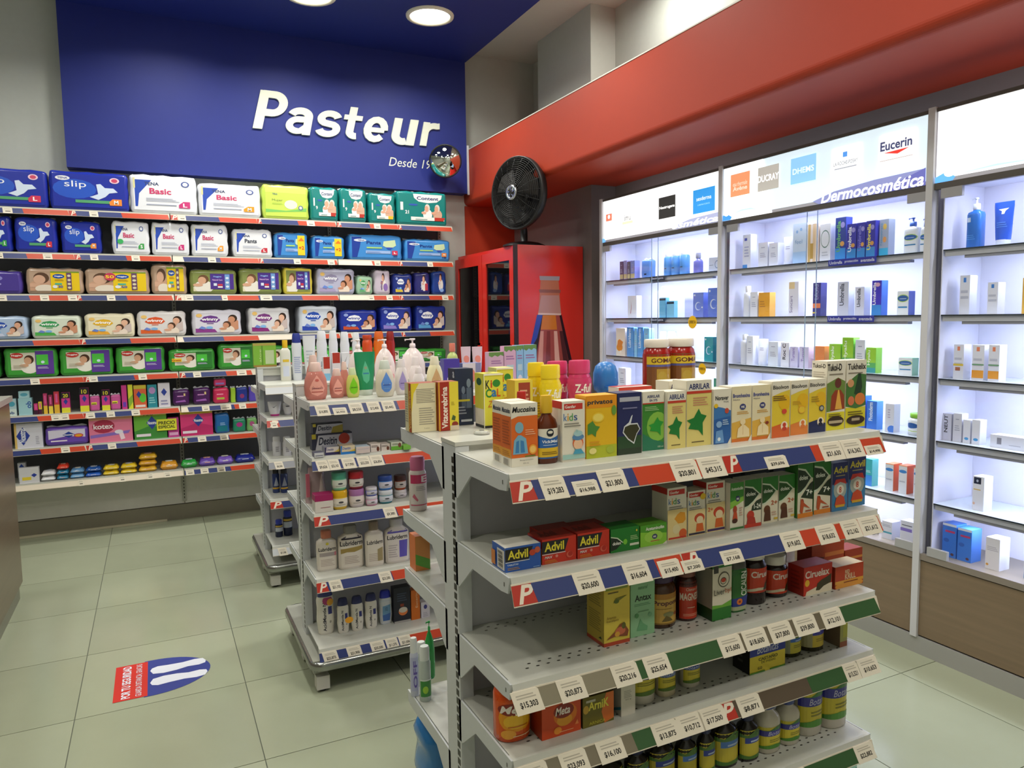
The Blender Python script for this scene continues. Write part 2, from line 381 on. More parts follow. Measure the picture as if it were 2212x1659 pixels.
# ---------------------------------------------------------------- cooler + fan
RC = mat('d6332a', .2); t = thing('drinks_cooler', 'tall red drinks cooler with glass doors and printed bottle side', 'cooler', (2.43, 4.9, 0))
CW, CD, CH = .60, 1.17, 2.045
MB().box(.03, CW, 0, CD, .0, CH, RC).box(.03, CW, .02, CD, .08, .1, RC).build('body', t)
for k in range(2):
    y0 = .01+k*.585; y1 = y0+.575; d = MB()
    d.box(0, .028, y0, y0+.07, .16, CH-.03, RC).box(0, .028, y1-.07, y1, .16, CH-.03, RC).box(0, .028, y0+.07, y1-.07, CH-.11, CH-.03, RC).box(0, .028, y0+.07, y1-.07, .16, .25, RC)
    dd = d.build('door', t)
    MB().box(.010, .016, y0+.07, y1-.07, .25, CH-.11, mat('0c0d10', .04)).build('glass_pane', dd)
    MB().box(-.03, -.015, y0+.02, y0+.04, .9, 1.3, RC).box(-.03, 0, y0+.02, y0+.04, .9, .92, RC).box(-.03, 0, y0+.02, y0+.04, 1.28, 1.3, RC).build('handle', dd)
MB().box(0, .028, .0, CD, .02, .15, mat('2a0c0a', .5)).build('grille', t)
MB().box(-.004, .03, -.004, .006, .02, CH, mat('2a0906', .4)).build('door_gasket', t)
m = MB()
def cp(px, py): p_ = ony(px, py, 4.9); return ((p_.x-2.43)/CW, p_.z/CH)
bo = [(1168, 600), (1205, 600), (1208, 632), (1206, 640), (1213, 672), (1236, 790), (1240, 900), (1150, 900), (1146, 770), (1163, 672), (1168, 640), (1165, 632)]
bo = [(1151 if a_ == 1150 else a_, b_) for a_, b_ in bo]
ops = [('p', [cp(*q) for q in [(1160, 680), (1213, 680), (1238, 790), (1250, 900), (1125, 900), (1143, 760)]], '2b1620'),
       ('p', [cp(*q) for q in [(1160, 680), (1172, 680), (1160, 730), (1143, 760)]], '2c3f9a'),
       ('p', [cp(*q) for q in [(1168, 600), (1206, 600), (1212, 680), (1163, 680)]], 'b4684f'),
       ('p', [cp(*q) for q in [(1165, 596), (1209, 597), (1208, 606), (1166, 605)]], '9a8f96'),
       ('p', [cp(*q) for q in [(1164, 625), (1211, 626), (1210, 633), (1165, 632)]], '8a5148'),
       ('p', [cp(*q) for q in [(1169, 638), (1207, 638), (1212, 678), (1162, 677)]], 'b4817a'),
       ('p', [cp(*q) for q in [(1162, 676), (1212, 677), (1211, 681), (1162, 680)]], 'd9b5ad'),
       ('p', [cp(*q) for q in [(1172, 681), (1208, 681), (1230, 790), (1236, 900), (1150, 900), (1160, 760)]], '9c4540'),
       ('p', [cp(*q) for q in [(1172, 681), (1200, 681), (1203, 712), (1168, 712)]], 'c87022')]
for k, (xa, xb) in enumerate([(1170, 1166), (1184, 1183), (1199, 1203), (1211, 1222)]):
    ops.append(('p', [cp(xa-3, 715), cp(xa+4, 715), cp(xb+6, 785), cp(xb-5, 785)], ['cf8d7e', '7d2f2c', 'd8a295', '51262b'][k]))
art(m, ops, lambda u, v, e: (u*CW, -e, v*CH), 0, G, .0006, .0003); m.build('bottle_print', t)
cp_ = (2.60, 5.06, CH)
t = thing('desk_fan', 'round black caged fan with chrome hub standing on the red cooler', 'fan', cp_)
BK = mat('0f0c0b', .5); ax = Vector((-.95, -.31, -.02)).normalized(); q = ax.to_track_quat('Z', 'Y').to_matrix(); FC = Vector((-.165, -.23, .36)); FR = .262
def fpt(r, a_, z): return FC+q @ Vector((r*math.cos(a_), r*math.sin(a_), z))
N = 40
def ring(mb, prof, m_):
    v = [fpt(r, 2*math.pi*i/N, z) for r, z in prof for i in range(N)]
    mb.add(v, [(k*N+i, k*N+(i+1) % N, (k+1)*N+(i+1) % N, (k+1)*N+i) for k in range(len(prof)-1) for i in range(N)], m_, True)
m = MB(); ring(m, [(.001, -.125), (.06, -.13), (.14, -.125), (.2, -.10), (.24, -.06), (FR, -.02), (FR, .02), (FR-.012, .02), (FR-.012, -.02), (.2, -.09), (.0, -.13)], BK); m.build('drum_housing', t)
m = MB()
for k in range(15):
    r_ = .07+k*.0125; z_ = .055-.9*max(0, r_-.17)**1.25
    m.tube([fpt(r_, 2*math.pi*i/N, z_) for i in range(N)], .0022, BK, 4, True)
for k in range(20):
    a_ = 2*math.pi*k/20; m.tube([fpt(.05, a_, .055), fpt(.17, a_, .052), fpt(.235, a_, .025), fpt(FR-.004, a_, .012)], .0028, BK, 4)
m.build('front_grille', t)
m = MB(); ring(m, [(.055, .056), (.055, .066), (.001, .07)], mat('26221f', .3)); hub = m.build('hub_badge', t)
m = MB(); ring(m, [(.053, .068), (.05, .073), (.036, .073), (.034, .068)], mat('c9ccd0', .2, .9))
for k in range(5):
    a_ = 2*math.pi*k/5; m.add([fpt(.014, a_, .074), fpt(.037, a_+.25, .074), fpt(.037, a_+.55, .074), fpt(.018, a_+.5, .074)], [(0, 1, 2, 3)], mat('c9ccd0', .2, .9))
m.build('chrome_ring', hub)
for k in range(3):
    m = MB(); a0 = 2*math.pi*k/3; m.add([fpt(.04, a0, .0), fpt(.19, a0-.2, -.02), fpt(.215, a0+.35, -.0), fpt(.19, a0+.9, .03), fpt(.05, a0+.8, .02)], [(0, 1, 2, 3, 4)], mat('2a2522', .4)); m.build('blade', t)
m = MB(); ring(m, [(.001, -.12), (.05, -.12), (.055, -.16), (.045, -.2), (.001, -.21)], BK); m.build('motor_housing', t)
m = MB(); m.loft([(0, .17, .14), (.012, .17, .14), (.03, .12, .10), (.04, .05, .05)], BK, 24); m.build('base', t)
m = MB(); m.tube([(0, 0, .035), (.0, 0, .12), (-.02, -.03, .2), (-.06, -.13, .30), (-.05, -.17, .37)], .028, BK, 10); m.build('neck', t)
# ---------------------------------------------------------------- rail art helpers
RB, RR, RG, RW, RK = '3a4478', 'c4482f', '3a5c38', 'ded6c4', '8a8478'
def rail_strip(parent, x0, x1, zt, zb, yt, yb, segs, Z=0, scale=1):
    """tilted strip from (yt,zt) to (yb,zb); segs (colour, xa, xb) with slanted ends"""
    m = MB(); th = .002
    m.add([(x0, yt, zt), (x1, yt, zt), (x1, yb, zb), (x0, yb, zb), (x0, yt+th, zt), (x1, yt+th, zt), (x1, yb+th, zb), (x0, yb+th, zb)],
          [(0, 3, 2, 1), (4, 5, 6, 7), (0, 1, 5, 4), (3, 7, 6, 2), (0, 4, 7, 3), (1, 2, 6, 5)], mat('d4cbb8', .2))
    W = x1-x0
    ops = []
    for c_, a_, b_ in segs:
        k = .25*(zt-zb)/W; ua = max(0, (a_-x0)/W); ub = min(1, (b_-x0)/W)
        if c_ == 'P':
            ops += [('p', [(ua, .06), (ub, .06), (ub-k*.6, .94), (ua-k*.6 if ua > .02 else ua, .94)], 'b5392e'), ('t', ua+(ub-ua)*.22, .1, ub-(ub-ua)*.12, .92, 'P', 'e6dccb', 'bi')]
        else: ops.append(('p', [(ua, .06), (ub, .06), (min(1, ub-k), .94), (max(0, ua-k), .94)], c_))
    ny, nz = -(zt-zb), (yb-yt)   # outward normal
    L = math.hypot(ny, nz); ny /= L; nz /= L
    art(m, ops, lambda u, v, e: (x0+W*u, yb+(yt-yb)*v+ny*e, zb+(zt-zb)*v+nz*e), 0, lambda h: mat(h, .25))
    return m.build('price_rail', parent)
def price_tag(parent, xa, xb, zt, zb, yt, yb, s, low=0, lean=0):
    m = MB(); W = xb-xa; ny, nz = -(zt-zb), (yb-yt); L = math.hypot(ny, nz); ny /= L; nz /= L; H = L
    def f(u, v, e):
        v = v*(1-low) if low else v
        y = yb+(yt-yb)*v; z = zb+(zt-zb)*v
        return (xa+W*u+lean*v*H, y+ny*(e+.002), z+nz*(e+.002))
    c8 = [f(u, v, e) for e in (-.001, 0) for u, v in ((0, 0), (1, 0), (1, .9), (.92, 1), (0, 1))]
    m.add(c8, [(0, 4, 3, 2, 1), (5, 6, 7, 8, 9)]+[(i, (i+1) % 5, 5+(i+1) % 5, 5+i) for i in range(5)], P('e4dccb'))
    ops = [('t', .2, .22, .84, .52, s, '26231f', 'b')] if s else [('l', .25, .3, .8, .6, 1, '55504a')]
    ops.append(('l', .15, .66, .85, .9, 2, 'b9b2a4'))
    art(m, ops, f, 0, P, .0002, .0001)
    return m.build('price_tag', parent)
# ---------------------------------------------------------------- free standing shelving (three alike)
WM = mat('c5c9cb', .35, 0, '', .02, .03, 40); WM2 = mat('bfc0b8', .3, 0, '', .02, .03, 40); BP = mat('bcbcc2', .5, 0, '', .03, .03, 30)
BKS = P('15120f')
def gondola(label, x0, x1, yc, zf, zb, depth, deckz, rails, back_depth=.32, holes=()):
    t = thing('display_stand', label, 'shelving', (x0, yc, 0), 0, 'white double sided display stands'); L = x1-x0; ZT = 1.232
    for k, xx in enumerate((0, L-.032)):
        u = MB().box(xx, xx+.032, -.042, .042, .10, ZT-.009, WM).build('upright', t)
        m = MB(); z = .16
        while z < ZT-.035:
            for yy in (-.026, ):
                m.box(xx-.0006 if k == 0 else xx+.026, xx+.003 if k == 0 else xx+.0326, yy-.0075, yy+.0075, z, z+.014, BKS)
            z += .0205
        tag(m.build('slot_row', u), kind='stuff')
    MB().box(.032, L-.032, -.016, .016, .14, ZT-.05, BP).build('back_panel', t)
    m = MB().box(-.001, L+.001, -.043, .043, ZT-.008, ZT+.001, WM2).box(.032, L-.032, -.034, .03, ZT-.05, ZT-.008, WM2); m.build('top_cap', t)
    def shelf(z, sgn, d, idx, deck=False):
        yl = -sgn*d; y0 = -sgn*.018
        lo, hi = min(yl, y0), max(yl, y0); m = MB()
        m.box(.006, L-.006, lo+(.02 if sgn > 0 else .002), hi-(.002 if sgn > 0 else .02), z-.006, z-.0001, WM2)
        # rounded front lip
        pf = [(yl, z-.001), (yl+sgn*.006, z), (yl+sgn*.02, z), (yl+sgn*.02, z-.022), (yl-sgn*.001, z-.026), (yl-sgn*.004, z-.012)]
        if sgn < 0: pf = pf[::-1]
        m.prism(pf, 'x', .004, L-.004, WM2)
        s = m.build('shelf', t)
        if not deck:
            pf = [(-sgn*.03, z-.002), (yl, z), (yl+sgn*.004, z-.032), (yl+sgn*.035, z-.036), (-sgn*.125, z-.036), (-sgn*.048, z-.10), (-sgn*.03, z-.10)]
            if sgn < 0: pf = pf[::-1]
            for xx in (0, L-.004):
                b = MB().prism(pf, 'x', xx, xx+.004, WM).loft([(0, 0, 0)], WM, 3, caps=False) if 0 else MB().prism(pf, 'x', xx, xx+.004, WM)
                if sgn > 0 and xx == 0: b.box(xx-.0006, xx+.001, yl+.018, yl+.021, z-.022, z-.014, P('55554f'))
                b.build('bracket', s)
        if sgn > 0 and idx < len(rails):
            zt, zbm, yt, ybm = z-.012, z-.052, yl-.005, yl-.019
            segs, tags = rails[idx]
            X = lambda px: xat(px, yc+yl-.01, z-.03)-x0
            sg_ = [(c_, (0 if a_ == 0 else X(a_)), (L if b_ == 9999 else X(b_))) for c_, a_, b_ in segs]
            rail_strip(s, 0.002, L-.002, zt, zbm, yt, ybm, sg_)
            for tg in tags:
                a_, b_, tx = tg[:3]; low = tg[3] if len(tg) > 3 else 0
                price_tag(s, X(a_)+.001, X(b_), zt, zbm-.001, yt, ybm, tx, low, -.22)
        if idx in holes and sgn > 0:
            m = MB()
            for r_ in range(2):
                for c_ in range(int((L-.1)/.024)):
                    cx, cy = .06+c_*.024+r_*.012, yl+.045+r_*.016
                    m.add([(cx+.0042*math.cos(a_*math.pi/4), cy+.0022*math.sin(a_*math.pi/4), z+.0004) for a_ in range(8)], [tuple(range(8))], P('3a3833'))
                    m.add([(cx+.0042*math.cos(a_*math.pi/4), cy+.2+.0022*math.sin(a_*math.pi/4), z+.0004) for a_ in range(8)], [tuple(range(8))], P('5a5852'))
            tag(m.build('perforation', s), kind='stuff')
    for i, z in enumerate(zf): shelf(z, 1, depth, i, i == len(zf)-1 and deckz)
    for i, z in enumerate(zb): shelf(z, -1, back_depth, i)
    # base with chrome bumper and legs
    CHR = mat('9a9c98', .18, .85)
    yl, yh = -depth-.03, back_depth+.03
    m = MB().box(-.024, L+.024, yl+.02, yh-.02, .085, .135, mat('9fa096', .35)); m.build('base_plinth', t)
    pts = []
    rr = .05
    for (cx, cy, a0) in ((-.03+rr, yl+rr, 180), (L+.03-rr, yl+rr, 270), (L+.03-rr, yh-rr, 0), (-.03+rr, yh-rr, 90)):
        for k in range(5): a_ = math.radians(a0+k*22.5); pts.append((cx+rr*math.cos(a_), cy+rr*math.sin(a_), .112))
    v = []; f = []; N = len(pts)
    for (dz, off) in ((-.018, 0), (-.012, .006), (.012, .006), (.018, 0), (.018, -.03), (-.018, -.014)):
        for i, p in enumerate(pts):
            a_ = Vector(pts[(i-1) % N]); b_ = Vector(pts[(i+1) % N]); tn = (b_-a_).normalized(); n_ = Vector((tn.y, -tn.x, 0)); q = Vector(p)+n_*off; v.append((q.x, q.y, p[2]+dz))
    for k in range(6):
        for i in range(N): f.append((k*N+i, k*N+(i+1) % N, ((k+1) % 6)*N+(i+1) % N, ((k+1) % 6)*N+i))
    MB().add(v, f, CHR, True).build('chrome_bumper', t)
    for xx in (-.012, L-.04):
        for yy in (yl+.02, -.02, yh-.07):
            l_ = MB().box(xx, xx+.052, yy, yy+.05, .012, .067, mat('c9c6be', .35)).build('leg', t)
            MB().loft([(0, .014, .014), (.013, .012, .012)], P('1a1a18'), 10, off=(xx+.026, yy+.025)).build('foot', l_)
    return t
R1 = ([('P', 0, 1158), (RB, 1158, 1376), (RR, 1376, 1566), ('P', 1566, 1598), (RB, 1598, 1757), (RR, 1757, 9999)],
      [(1172, 1226, '$19,283'), (1238, 1292, '$16,988', .35), (1296, 1354, '$21,800'), (1454, 1510, '$20,801'), (1512, 1566, '$45,315'), (1652, 1698, '$39,696', .35), (1774, 1822, '$21,630'), (1820, 1864, '$16,362'), (1866, 1902, '$14,498', .45)])
R2 = ([('P', 0, 1158), (RB, 1158, 1422), (RR, 1422, 1478), ('P', 1478, 1512), (RB, 1512, 1700), (RR, 1700, 9999)],
      [(1244, 1302, '$20,600'), (1351, 1405, '$16,604'), (1424, 1470, '$15,400', .2), (1472, 1516, '$7,200', .4), (1557, 1602, '$7,168', .3), (1690, 1734, '$19,602'), (1766, 1808, '$18,632'), (1820, 1858, '$12,162'), (1858, 1900, '$21,612')])
R3 = ([('8a836f', 0, 1372), (RG, 1372, 1566), ('6f6655', 1566, 1785), (RG, 1785, 9999)],
      [(1112, 1172, '$15,303'), (1209, 1266, '$20,873'), (1326, 1382, '$20,216'), (1395, 1448, '$25,654'), (1556, 1604, '$15,600'), (1608, 1657, '$18,600'), (1664, 1711, '$37,800'), (1718, 1764, '$39,800'), (1777, 1820, '$12,101')])
R4 = ([('7d7563', 0, 1374), (RG, 1374, 1548), ('P', 1548, 1590), ('5d5144', 1590, 1750), (RG, 1750, 9999)],
      [(1125, 1188, '$21,500'), (1214, 1272, '$23,093'), (1294, 1350, '$16,100'), (1413, 1468, '$13,875'), (1467, 1519, '$10,712'), (1515, 1568, '$17,500'), (1596, 1645, '$8,871'), (1825, 1856, '$15,521'), (1856, 1897, '$10,653')])
R5 = ([('5d5144', 0, 1500), (RG, 1500, 9999)], [(1849, 1888, '$22,882'), (1400, 1450, '$9,120'), (1700, 1745, '$18,440')])
gondola('large white display stand nearest the camera loaded with medicine cartons', .575, 1.60, 1.50, (1.211, 1.013, .803, .650, .424, .20), (1.215, .995, .835, .49, .18), .30, True, [R1, R2, R3, R4, R5], .35, (2, 3, 4))
M1 = ([(RB, 0, 862), (RR, 862, 9999)], [(684, 714, '$16,800'), (720, 750, '$6,950', .35), (756, 786, '$8,550'), (795, 823, '$12,400'), (827, 855, '$5,442')])
M2 = ([(RB, 0, 832), (RR, 832, 9999)], [(686, 712, '$9,626'), (712, 736, '$22,163'), (741, 770, '$17,900'), (774, 802, '$22,250'), (802, 830, '$26,854')])
M3 = ([('P', 0, 714), (RB, 714, 860), (RR, 860, 9999)], [(831, 858, '$9,380')])
M4 = ([('P', 0, 710), (RB, 710, 850), (RR, 850, 9999)], [(714, 741, '$21,102'), (821, 848, '$23,200')])
M5 = ([(RB, 0, 890), (RR, 890, 9999)], [(700, 732, '$22,873'), (752, 783, '$21,900'), (803, 833, '$20,500'), (836, 862, '$11,370'), (864, 890, '$21,606')])
gondola('middle white display stand with chrome bumper base and pump bottles on top', .53, 1.56, 3.205, (1.182, .962, .738, .468, .177), (1.16, .95, .70, .45), .31, True, [M1, M2, M3, M4, M5], .32)
D1 = ([('cfd3d8', 0, 9999)], [])
D2 = ([('P', 0, 605), (RB, 605, 9999)], [(586, 600, '', .2)])
D3 = ([('9a9ca4', 0, 9999)], [(595, 614, '$8,300')])
D4 = ([('P', 0, 612), (RB, 612, 9999)], [])
D5 = ([('cfd3d8', 0, 9999)], [(603, 622, '$7,100')])
gondola('farthest white display stand standing just before the diaper wall', .535, 1.56, 4.53, (1.15, .965, .73, .505, .235), (1.1, .85, .6, .4), .33, True, [D1, D2, D3, D4, D5], .33)
# ---------------------------------------------------------------- wall shelving
WY = 5.78
WZ = [2.272, 1.98, 1.705, 1.406, 1.148, .897, .672, .433]
t = thing('wall_shelving', 'long white wall shelving with eight price railed shelves of diapers', 'shelving', (0, 6.1, 0))
SX = [-1.85, .148, 1.326, 2.295]
for k in range(3):
    MB().box(SX[k]+.002, SX[k+1]-.002, -.05, -.03, 0.36, 2.30, mat('5d5f66', .55, 0, '', 0, .05)).build('back_panel', t)  # shade between the shelves is put into this darker grey
    MB().box(SX[k]+.002, SX[k+1]-.002, -.05, -.03, 0.12, .36, mat('d0cdc6', .55, 0, '', 0, .05)).build('lower_panel', t)
for xx in SX:
    xx = max(-1.83, xx) if xx < 2.2 else 2.275
    u = MB().box(xx-.014, xx+.014, -.062, -.051, .14, 2.30, mat('a6a59b', .5)).build('upright', t); m = MB()
    for j in range(84): m.box(xx-.003, xx+.003, -.0628, -.0618, .16+j*.0252, .16+j*.0252+.014, BKS)
    tag(m.build('slot_row', u), kind='stuff')
pat = [[(0, -9, -20, 0, 54), (1,)]]
RAIL = {0: [('b', -200, 52), ('r', 52, 150), ('P', 150, 166), ('b', 166, 265), ('r', 265, 366), ('P', 368, 384), ('b', 402, 475), ('r', 475, 556), ('P', 556, 566), ('b', 566, 645), ('r', 645, 728), ('P', 728, 738), ('b', 738, 800), ('r', 800, 860), ('P', 860, 868), ('b', 868, 922), ('r', 922, 990)],
        1: [('b', -200, 60), ('r', 60, 162), ('P', 162, 176), ('b', 176, 275), ('r', 275, 372), ('w', 372, 398), ('b', 398, 478), ('r', 478, 560), ('P', 560, 570), ('b', 570, 650), ('r', 650, 730), ('w', 732, 805), ('r', 805, 862), ('P', 862, 870), ('b', 870, 935), ('r', 935, 990)],
        2: [('b', -200, 66), ('r', 66, 165), ('P', 165, 178), ('b', 178, 276), ('r', 276, 374), ('P', 378, 392), ('b', 410, 480), ('r', 480, 560), ('b', 560, 654), ('r', 654, 732), ('w', 734, 800), ('r', 800, 864), ('P', 864, 872), ('b', 872, 928), ('r', 928, 990)],
        3: [('b', -200, 74), ('r', 74, 174), ('P', 174, 187), ('b', 187, 284), ('r', 284, 380), ('w', 382, 398), ('b', 398, 485), ('r', 485, 560), ('w', 560, 640), ('b', 640, 700), ('r', 700, 760), ('b', 770, 868), ('P', 868, 876), ('b', 876, 930), ('r', 930, 990)],
        4: [('b', -200, 87), ('r', 87, 182), ('P', 182, 196), ('b', 212, 292), ('r', 292, 386), ('P', 388, 402), ('b', 402, 490), ('r', 490, 545), ('b', 560, 990)],
        5: [('b', -200, 84), ('r', 84, 182), ('P', 182, 192), ('b', 205, 302), ('r', 302, 388), ('w', 390, 408), ('b', 408, 508), ('r', 508, 560), ('b', 560, 990)],
        6: [('b', -200, 90), ('r', 90, 186), ('P', 188, 202), ('b', 202, 298), ('r', 298, 391), ('P', 393, 407), ('b', 407, 497), ('r', 497, 560), ('b', 560, 990)],
        7: [('w', -200, 396), ('b', 398, 500), ('r', 500, 560), ('b', 560, 990)]}
TAGS = {0: [(7, 28), (194, 213), (386, 402), (663, 680), (808, 822)], 1: [(-6, 8), (94, 114), (196, 213), (285, 303), (450, 467), (635, 650), (708, 723), (809, 822), (923, 935)],
        2: [(-10, 16), (88, 107), (148, 168), (232, 250), (400, 418), (480, 492), (563, 588), (795, 808), (835, 848), (955, 968)], 3: [], 4: [(67, 87), (193, 212), (300, 318), (418, 435), (512, 533)],
        5: [(112, 131), (131, 150), (187, 206), (231, 249), (285, 303), (437, 453), (477, 500), (477, 490), (517, 532)], 6: [(133, 152), (234, 252), (428, 446), (476, 494), (476, 490)], 7: [(170, 182), (258, 272), (318, 332), (355, 370), (402, 420), (434, 451), (470, 487), (471, 485)]}
COLR = {'b': RB, 'r': RR, 'w': 'e8dccb'}
for i, z in enumerate(WZ):
    for k in range(3):
        a_, b_ = SX[k]+.003, SX[k+1]-.003
        s = MB().box(a_, b_, WY-6.1+.004, -.051, z-.008, z, WM2).box(a_, b_, WY-6.1, WY-6.1+.012, z-.03, z, WM2).build('shelf', t)
        yl = WY-6.1
        segs = [(COLR.get(c_, 'P'), xat(p, WY, z-.03), xat(q, WY, z-.03)) for c_, p, q in RAIL[i]]
        segs = [(c_, max(a_, p), min(b_, q)) for c_, p, q in segs if q > a_+.004 and p < b_-.004]
        rail_strip(s, a_, b_, z-.008, z-.046, yl-.003, yl-.010, segs)
        for (p, q) in TAGS[i]:
            p_, q_ = xat(p, WY, z-.03), xat(q, WY, z-.03)
            if a_ <= p_ and q_ <= b_: price_tag(s, p_, q_, z-.008, z-.046, yl-.003, yl-.010, '', 0, -.1)
# ---------------------------------------------------------------- lit cabinets on the right
CXF = 2.958; CZ = [1.759, 1.489, 1.220, .953, .680, .45]
BAYY = [4.535, 3.262, 2.003, .745]
AL = mat('cbcbd0', .4); IN = mat('d9daea', .5); DK = mat('55504c', .5)
BRN = mat('806d57', .35, 0, 'wood', 0, .22, 3)
struct_lbl = ['lit display cabinet farthest along the right wall beside the cooler', 'middle lit display cabinet with Dermocosmética on its light box', 'nearest lit display cabinet cut by the right edge of the picture']
def EM(h): return mat(h, .5, 0, 'e1.0')
def EMB(h): return mat(h, .5, 0, 'e1.1')
for k in range(3):
    ya, yb = BAYY[k], BAYY[k+1]
    t = thing('display_cabinet', struct_lbl[k], 'cabinet', (CXF, (ya+yb)/2, 0), 0, 'lit display cabinets along the right wall'); h = (ya-yb)/2
    D = XC-CXF-.005
    for y, nm in ((-h, 'post'), (h-.0, 'post')):
        if nm == 'post' and (y < 0 or k == 0):
            yy = y if y < 0 else y-.03
            MB().box(-.012, .03, yy, yy+.03, .075, 2.345, AL).build('post', t)
    MB().box(D-.012, D, -h+.03, h-.03, .42, 2.33, IN).build('back_panel', t)
    for y in (-h+.031, h-.035): MB().box(.02, D-.013, y, y+.004, .42, 2.05, IN).build('side_panel', t)
    MB().box(.0, D-.013, -h+.036, h-.036, 2.03, 2.05, IN).build('ceiling_panel', t)
    MB().box(.0, D-.013, -h+.036, h-.036, .43, .45, mat('8d8479', .35)).build('deck', t)
    MB().box(-.006, .014, -h+.031, h-.001, .425, .452, mat('8a8178', .3)).build('deck_edge', t)
    MB().box(.0, .02, -h+.031, h-.001, .085, .42, BRN).build('lower_door', t)
    MB().box(-.005, .03, -h, h, 0, .078, mat('a9a8a6', .3, .2)).build('kick_plate', t)
    fr = MB().box(-.002, .02, -h+.031, h-.001, 2.008, 2.034, DK).box(-.002, .02, -h+.031, h-.001, 2.325, 2.34, DK).box(-.002, .02, -h+.031, -h+.037, 2.034, 2.325, DK).build('light_box_frame', t)
    lb = MB(); y0 = -h+.037; W_ = 2*h-.04
    f = lambda u, v, e: (-e, y0+W_*(1-u), 2.034+.291*v)
    base = 'ffffff' if k != 1 else 'cddde6'
    lb.add([f(0, 0, -.004), f(1, 0, -.004), f(1, 1, -.004), f(0, 1, -.004)], [(0, 1, 2, 3)], (EMB if k != 1 else EM)(base))
    if k == 0:
        ops = [('r', .055, .50, .115, .67, 'e8795f'), ('e', .085, .6, .012, .05, 'ffffff'), ('t', .24, .42, .30, .55, 'imu', '555555'), ('r', .22, .34, .32, .4, 'fdf6b8'), ('r', .55, .29, .685, .75, '2b2a28'), ('t', .555, .48, .68, .56, 'Neutrogena', 'ffffff', 'b'), ('r', .82, .25, .975, .73, '2f8fd8'), ('t', .845, .5, .95, .58, 'sesderma', 'ffffff'), ('t', .855, .4, .94, .43, 'LABORATORIOS', '9fd0f5'),
               ('p', [(.70, .02), (1, .02), (1, .20), (.80, .17), (.70, .1)], 'a3a8c8'), ('t', .66, .02, 1.0, .15, 'osmética', 'ffffff', 'bi'), ('e', .03, .04, .02, .06, '6fb4e8')]
    elif k == 1:
        ops = [('p', [(0, 0), (.30, 0), (.24, 1), (0, 1)], 'fafdff'), ('r', .045, .43, .165, .85, 'f58e63'), ('t', .06, .62, .15, .70, 'eau thermale', 'fbd0bd'), ('t', .06, .53, .15, .61, 'Avène', 'fbd0bd', 'b'), ('r', .215, .42, .335, .85, 'a8a49c'), ('t', .215, .58, .335, .70, 'DUCRAY', 'ffffff', 'b'),
               ('r', .40, .42, .53, .86, '86bce6'), ('t', .41, .58, .52, .68, 'DHEMS', 'd8ecfa', 'b'), ('r', .605, .38, .735, .84, 'f3f6f8'), ('r', .657, .68, .677, .76, '4d8fdd'), ('t', .615, .56, .725, .62, 'LA ROCHE-POSAY', '6b6f78'), ('l', .62, .50, .72, .54, 1, '9a9ea8'),
               ('r', .815, .33, .955, .86, 'eef0f2'), ('t', .82, .62, .945, .76, 'Eucerin', '3a3f66', 'b'), ('p', [(.835, .59), (.935, .60), (.89, .54)], 'd8352a'), ('l', .82, .47, .95, .49, 1, 'a99a96'),
               ('p', [(.55, 0), (1, 0), (1, .24), (.8, .22), (.62, .16), (.52, .06)], '7f84b4'), ('p', [(.8, .0), (1, 0), (1, .25)], '5f61a6'), ('t', .56, .0, .995, .19, 'Dermocosmética', 'f6f7fb', 'bi'),
               ('p', [(0, 0), (.05, 0), (.06, .05), (.03, .12), (0, .1)], '3f8fd8'), ('e', .025, .13, .016, .05, 'ffffff'), ('p', [(.05, .09), (.12, .16), (.18, .16), (.22, .1), (.18, .13), (.12, .13)], 'b9e0ea')]
    else:
        ops = [('p', [(0, 0), (.06, 0), (.07, .05), (.04, .14), (0, .08)], '5fa8e6'), ('e', .05, .12, .02, .06, 'ffffff'), ('p', [(.05, .07), (.2, .12), (.4, .08), (.2, .09)], 'b9d8f0')]
    art(lb, ops, f, 0, EM, .001, .0003); lb.build('sign_face', fr)
    # lit tube on top and shelves
    MB().tube([(.035, -h+.13, 2.022), (.035, h-.13, 2.022)], .006, mat('f2f2ff', .5, 0, 'e7'), 8).build('light_tube', t)
    for (y, sg_) in ((-h+.031, 1), (h-.12, 1)):
        MB().box(-.004, .012, y, y+.088, 1.968, 2.008, mat('a2a2a6', .35)).build('door_stop', t)
        MB().box(-.008, .008, y, y+.088, .452, .49, mat('a8a8aa', .35)).build('door_stop', t)
    for i, z in enumerate(CZ[:-1]):
        s = MB().box(.02, D-.014, -h+.037, h-.037, z-.006, z, mat('c8d3dc', .1)).build('glass_shelf', t)
        MB().box(.0185, .0199, -h+.037, h-.037, z-.006, z, mat('2c343c', .2)).build('shelf_edge', s)
        MB().box(.026, .05, -h+.04, h-.04, z-.028, z-.0062, mat('b4b6be', .4)).build('shelf_support', s)
        MB().box(.03, .06, -h+.12, h-.12, z-.040, z-.0285, mat('8f919b', .4)).build('light_rail', s)
        area('strip_light', (CXF+.075, (ya+yb)/2, z-.045), (0, math.radians(-25), 0), .02, 2*h-.3, 3.2, (.78, .83, 1.0))
    area('strip_light', (CXF+.06, (ya+yb)/2, 2.012), (0, math.radians(-20), 0), .02, 2*h-.3, 3.2, (.78, .83, 1.0))
    for j in range(2):
        a_ = (-h+.033, .03)[j]; xg = (.006, -.002)[j]
        MB().box(xg, xg+.004, a_, a_+h-.06, .455, 2.006, mat('ffffff', .03, 0, 'pane')).build('sliding_glass', t)
        yy = a_ if j else a_+h-.06
        MB().box(xg-.0006, xg+.0046, yy-.001, yy+.001, .455, 2.006, mat('8fa0b0', .2)).build('glass_edge', t)
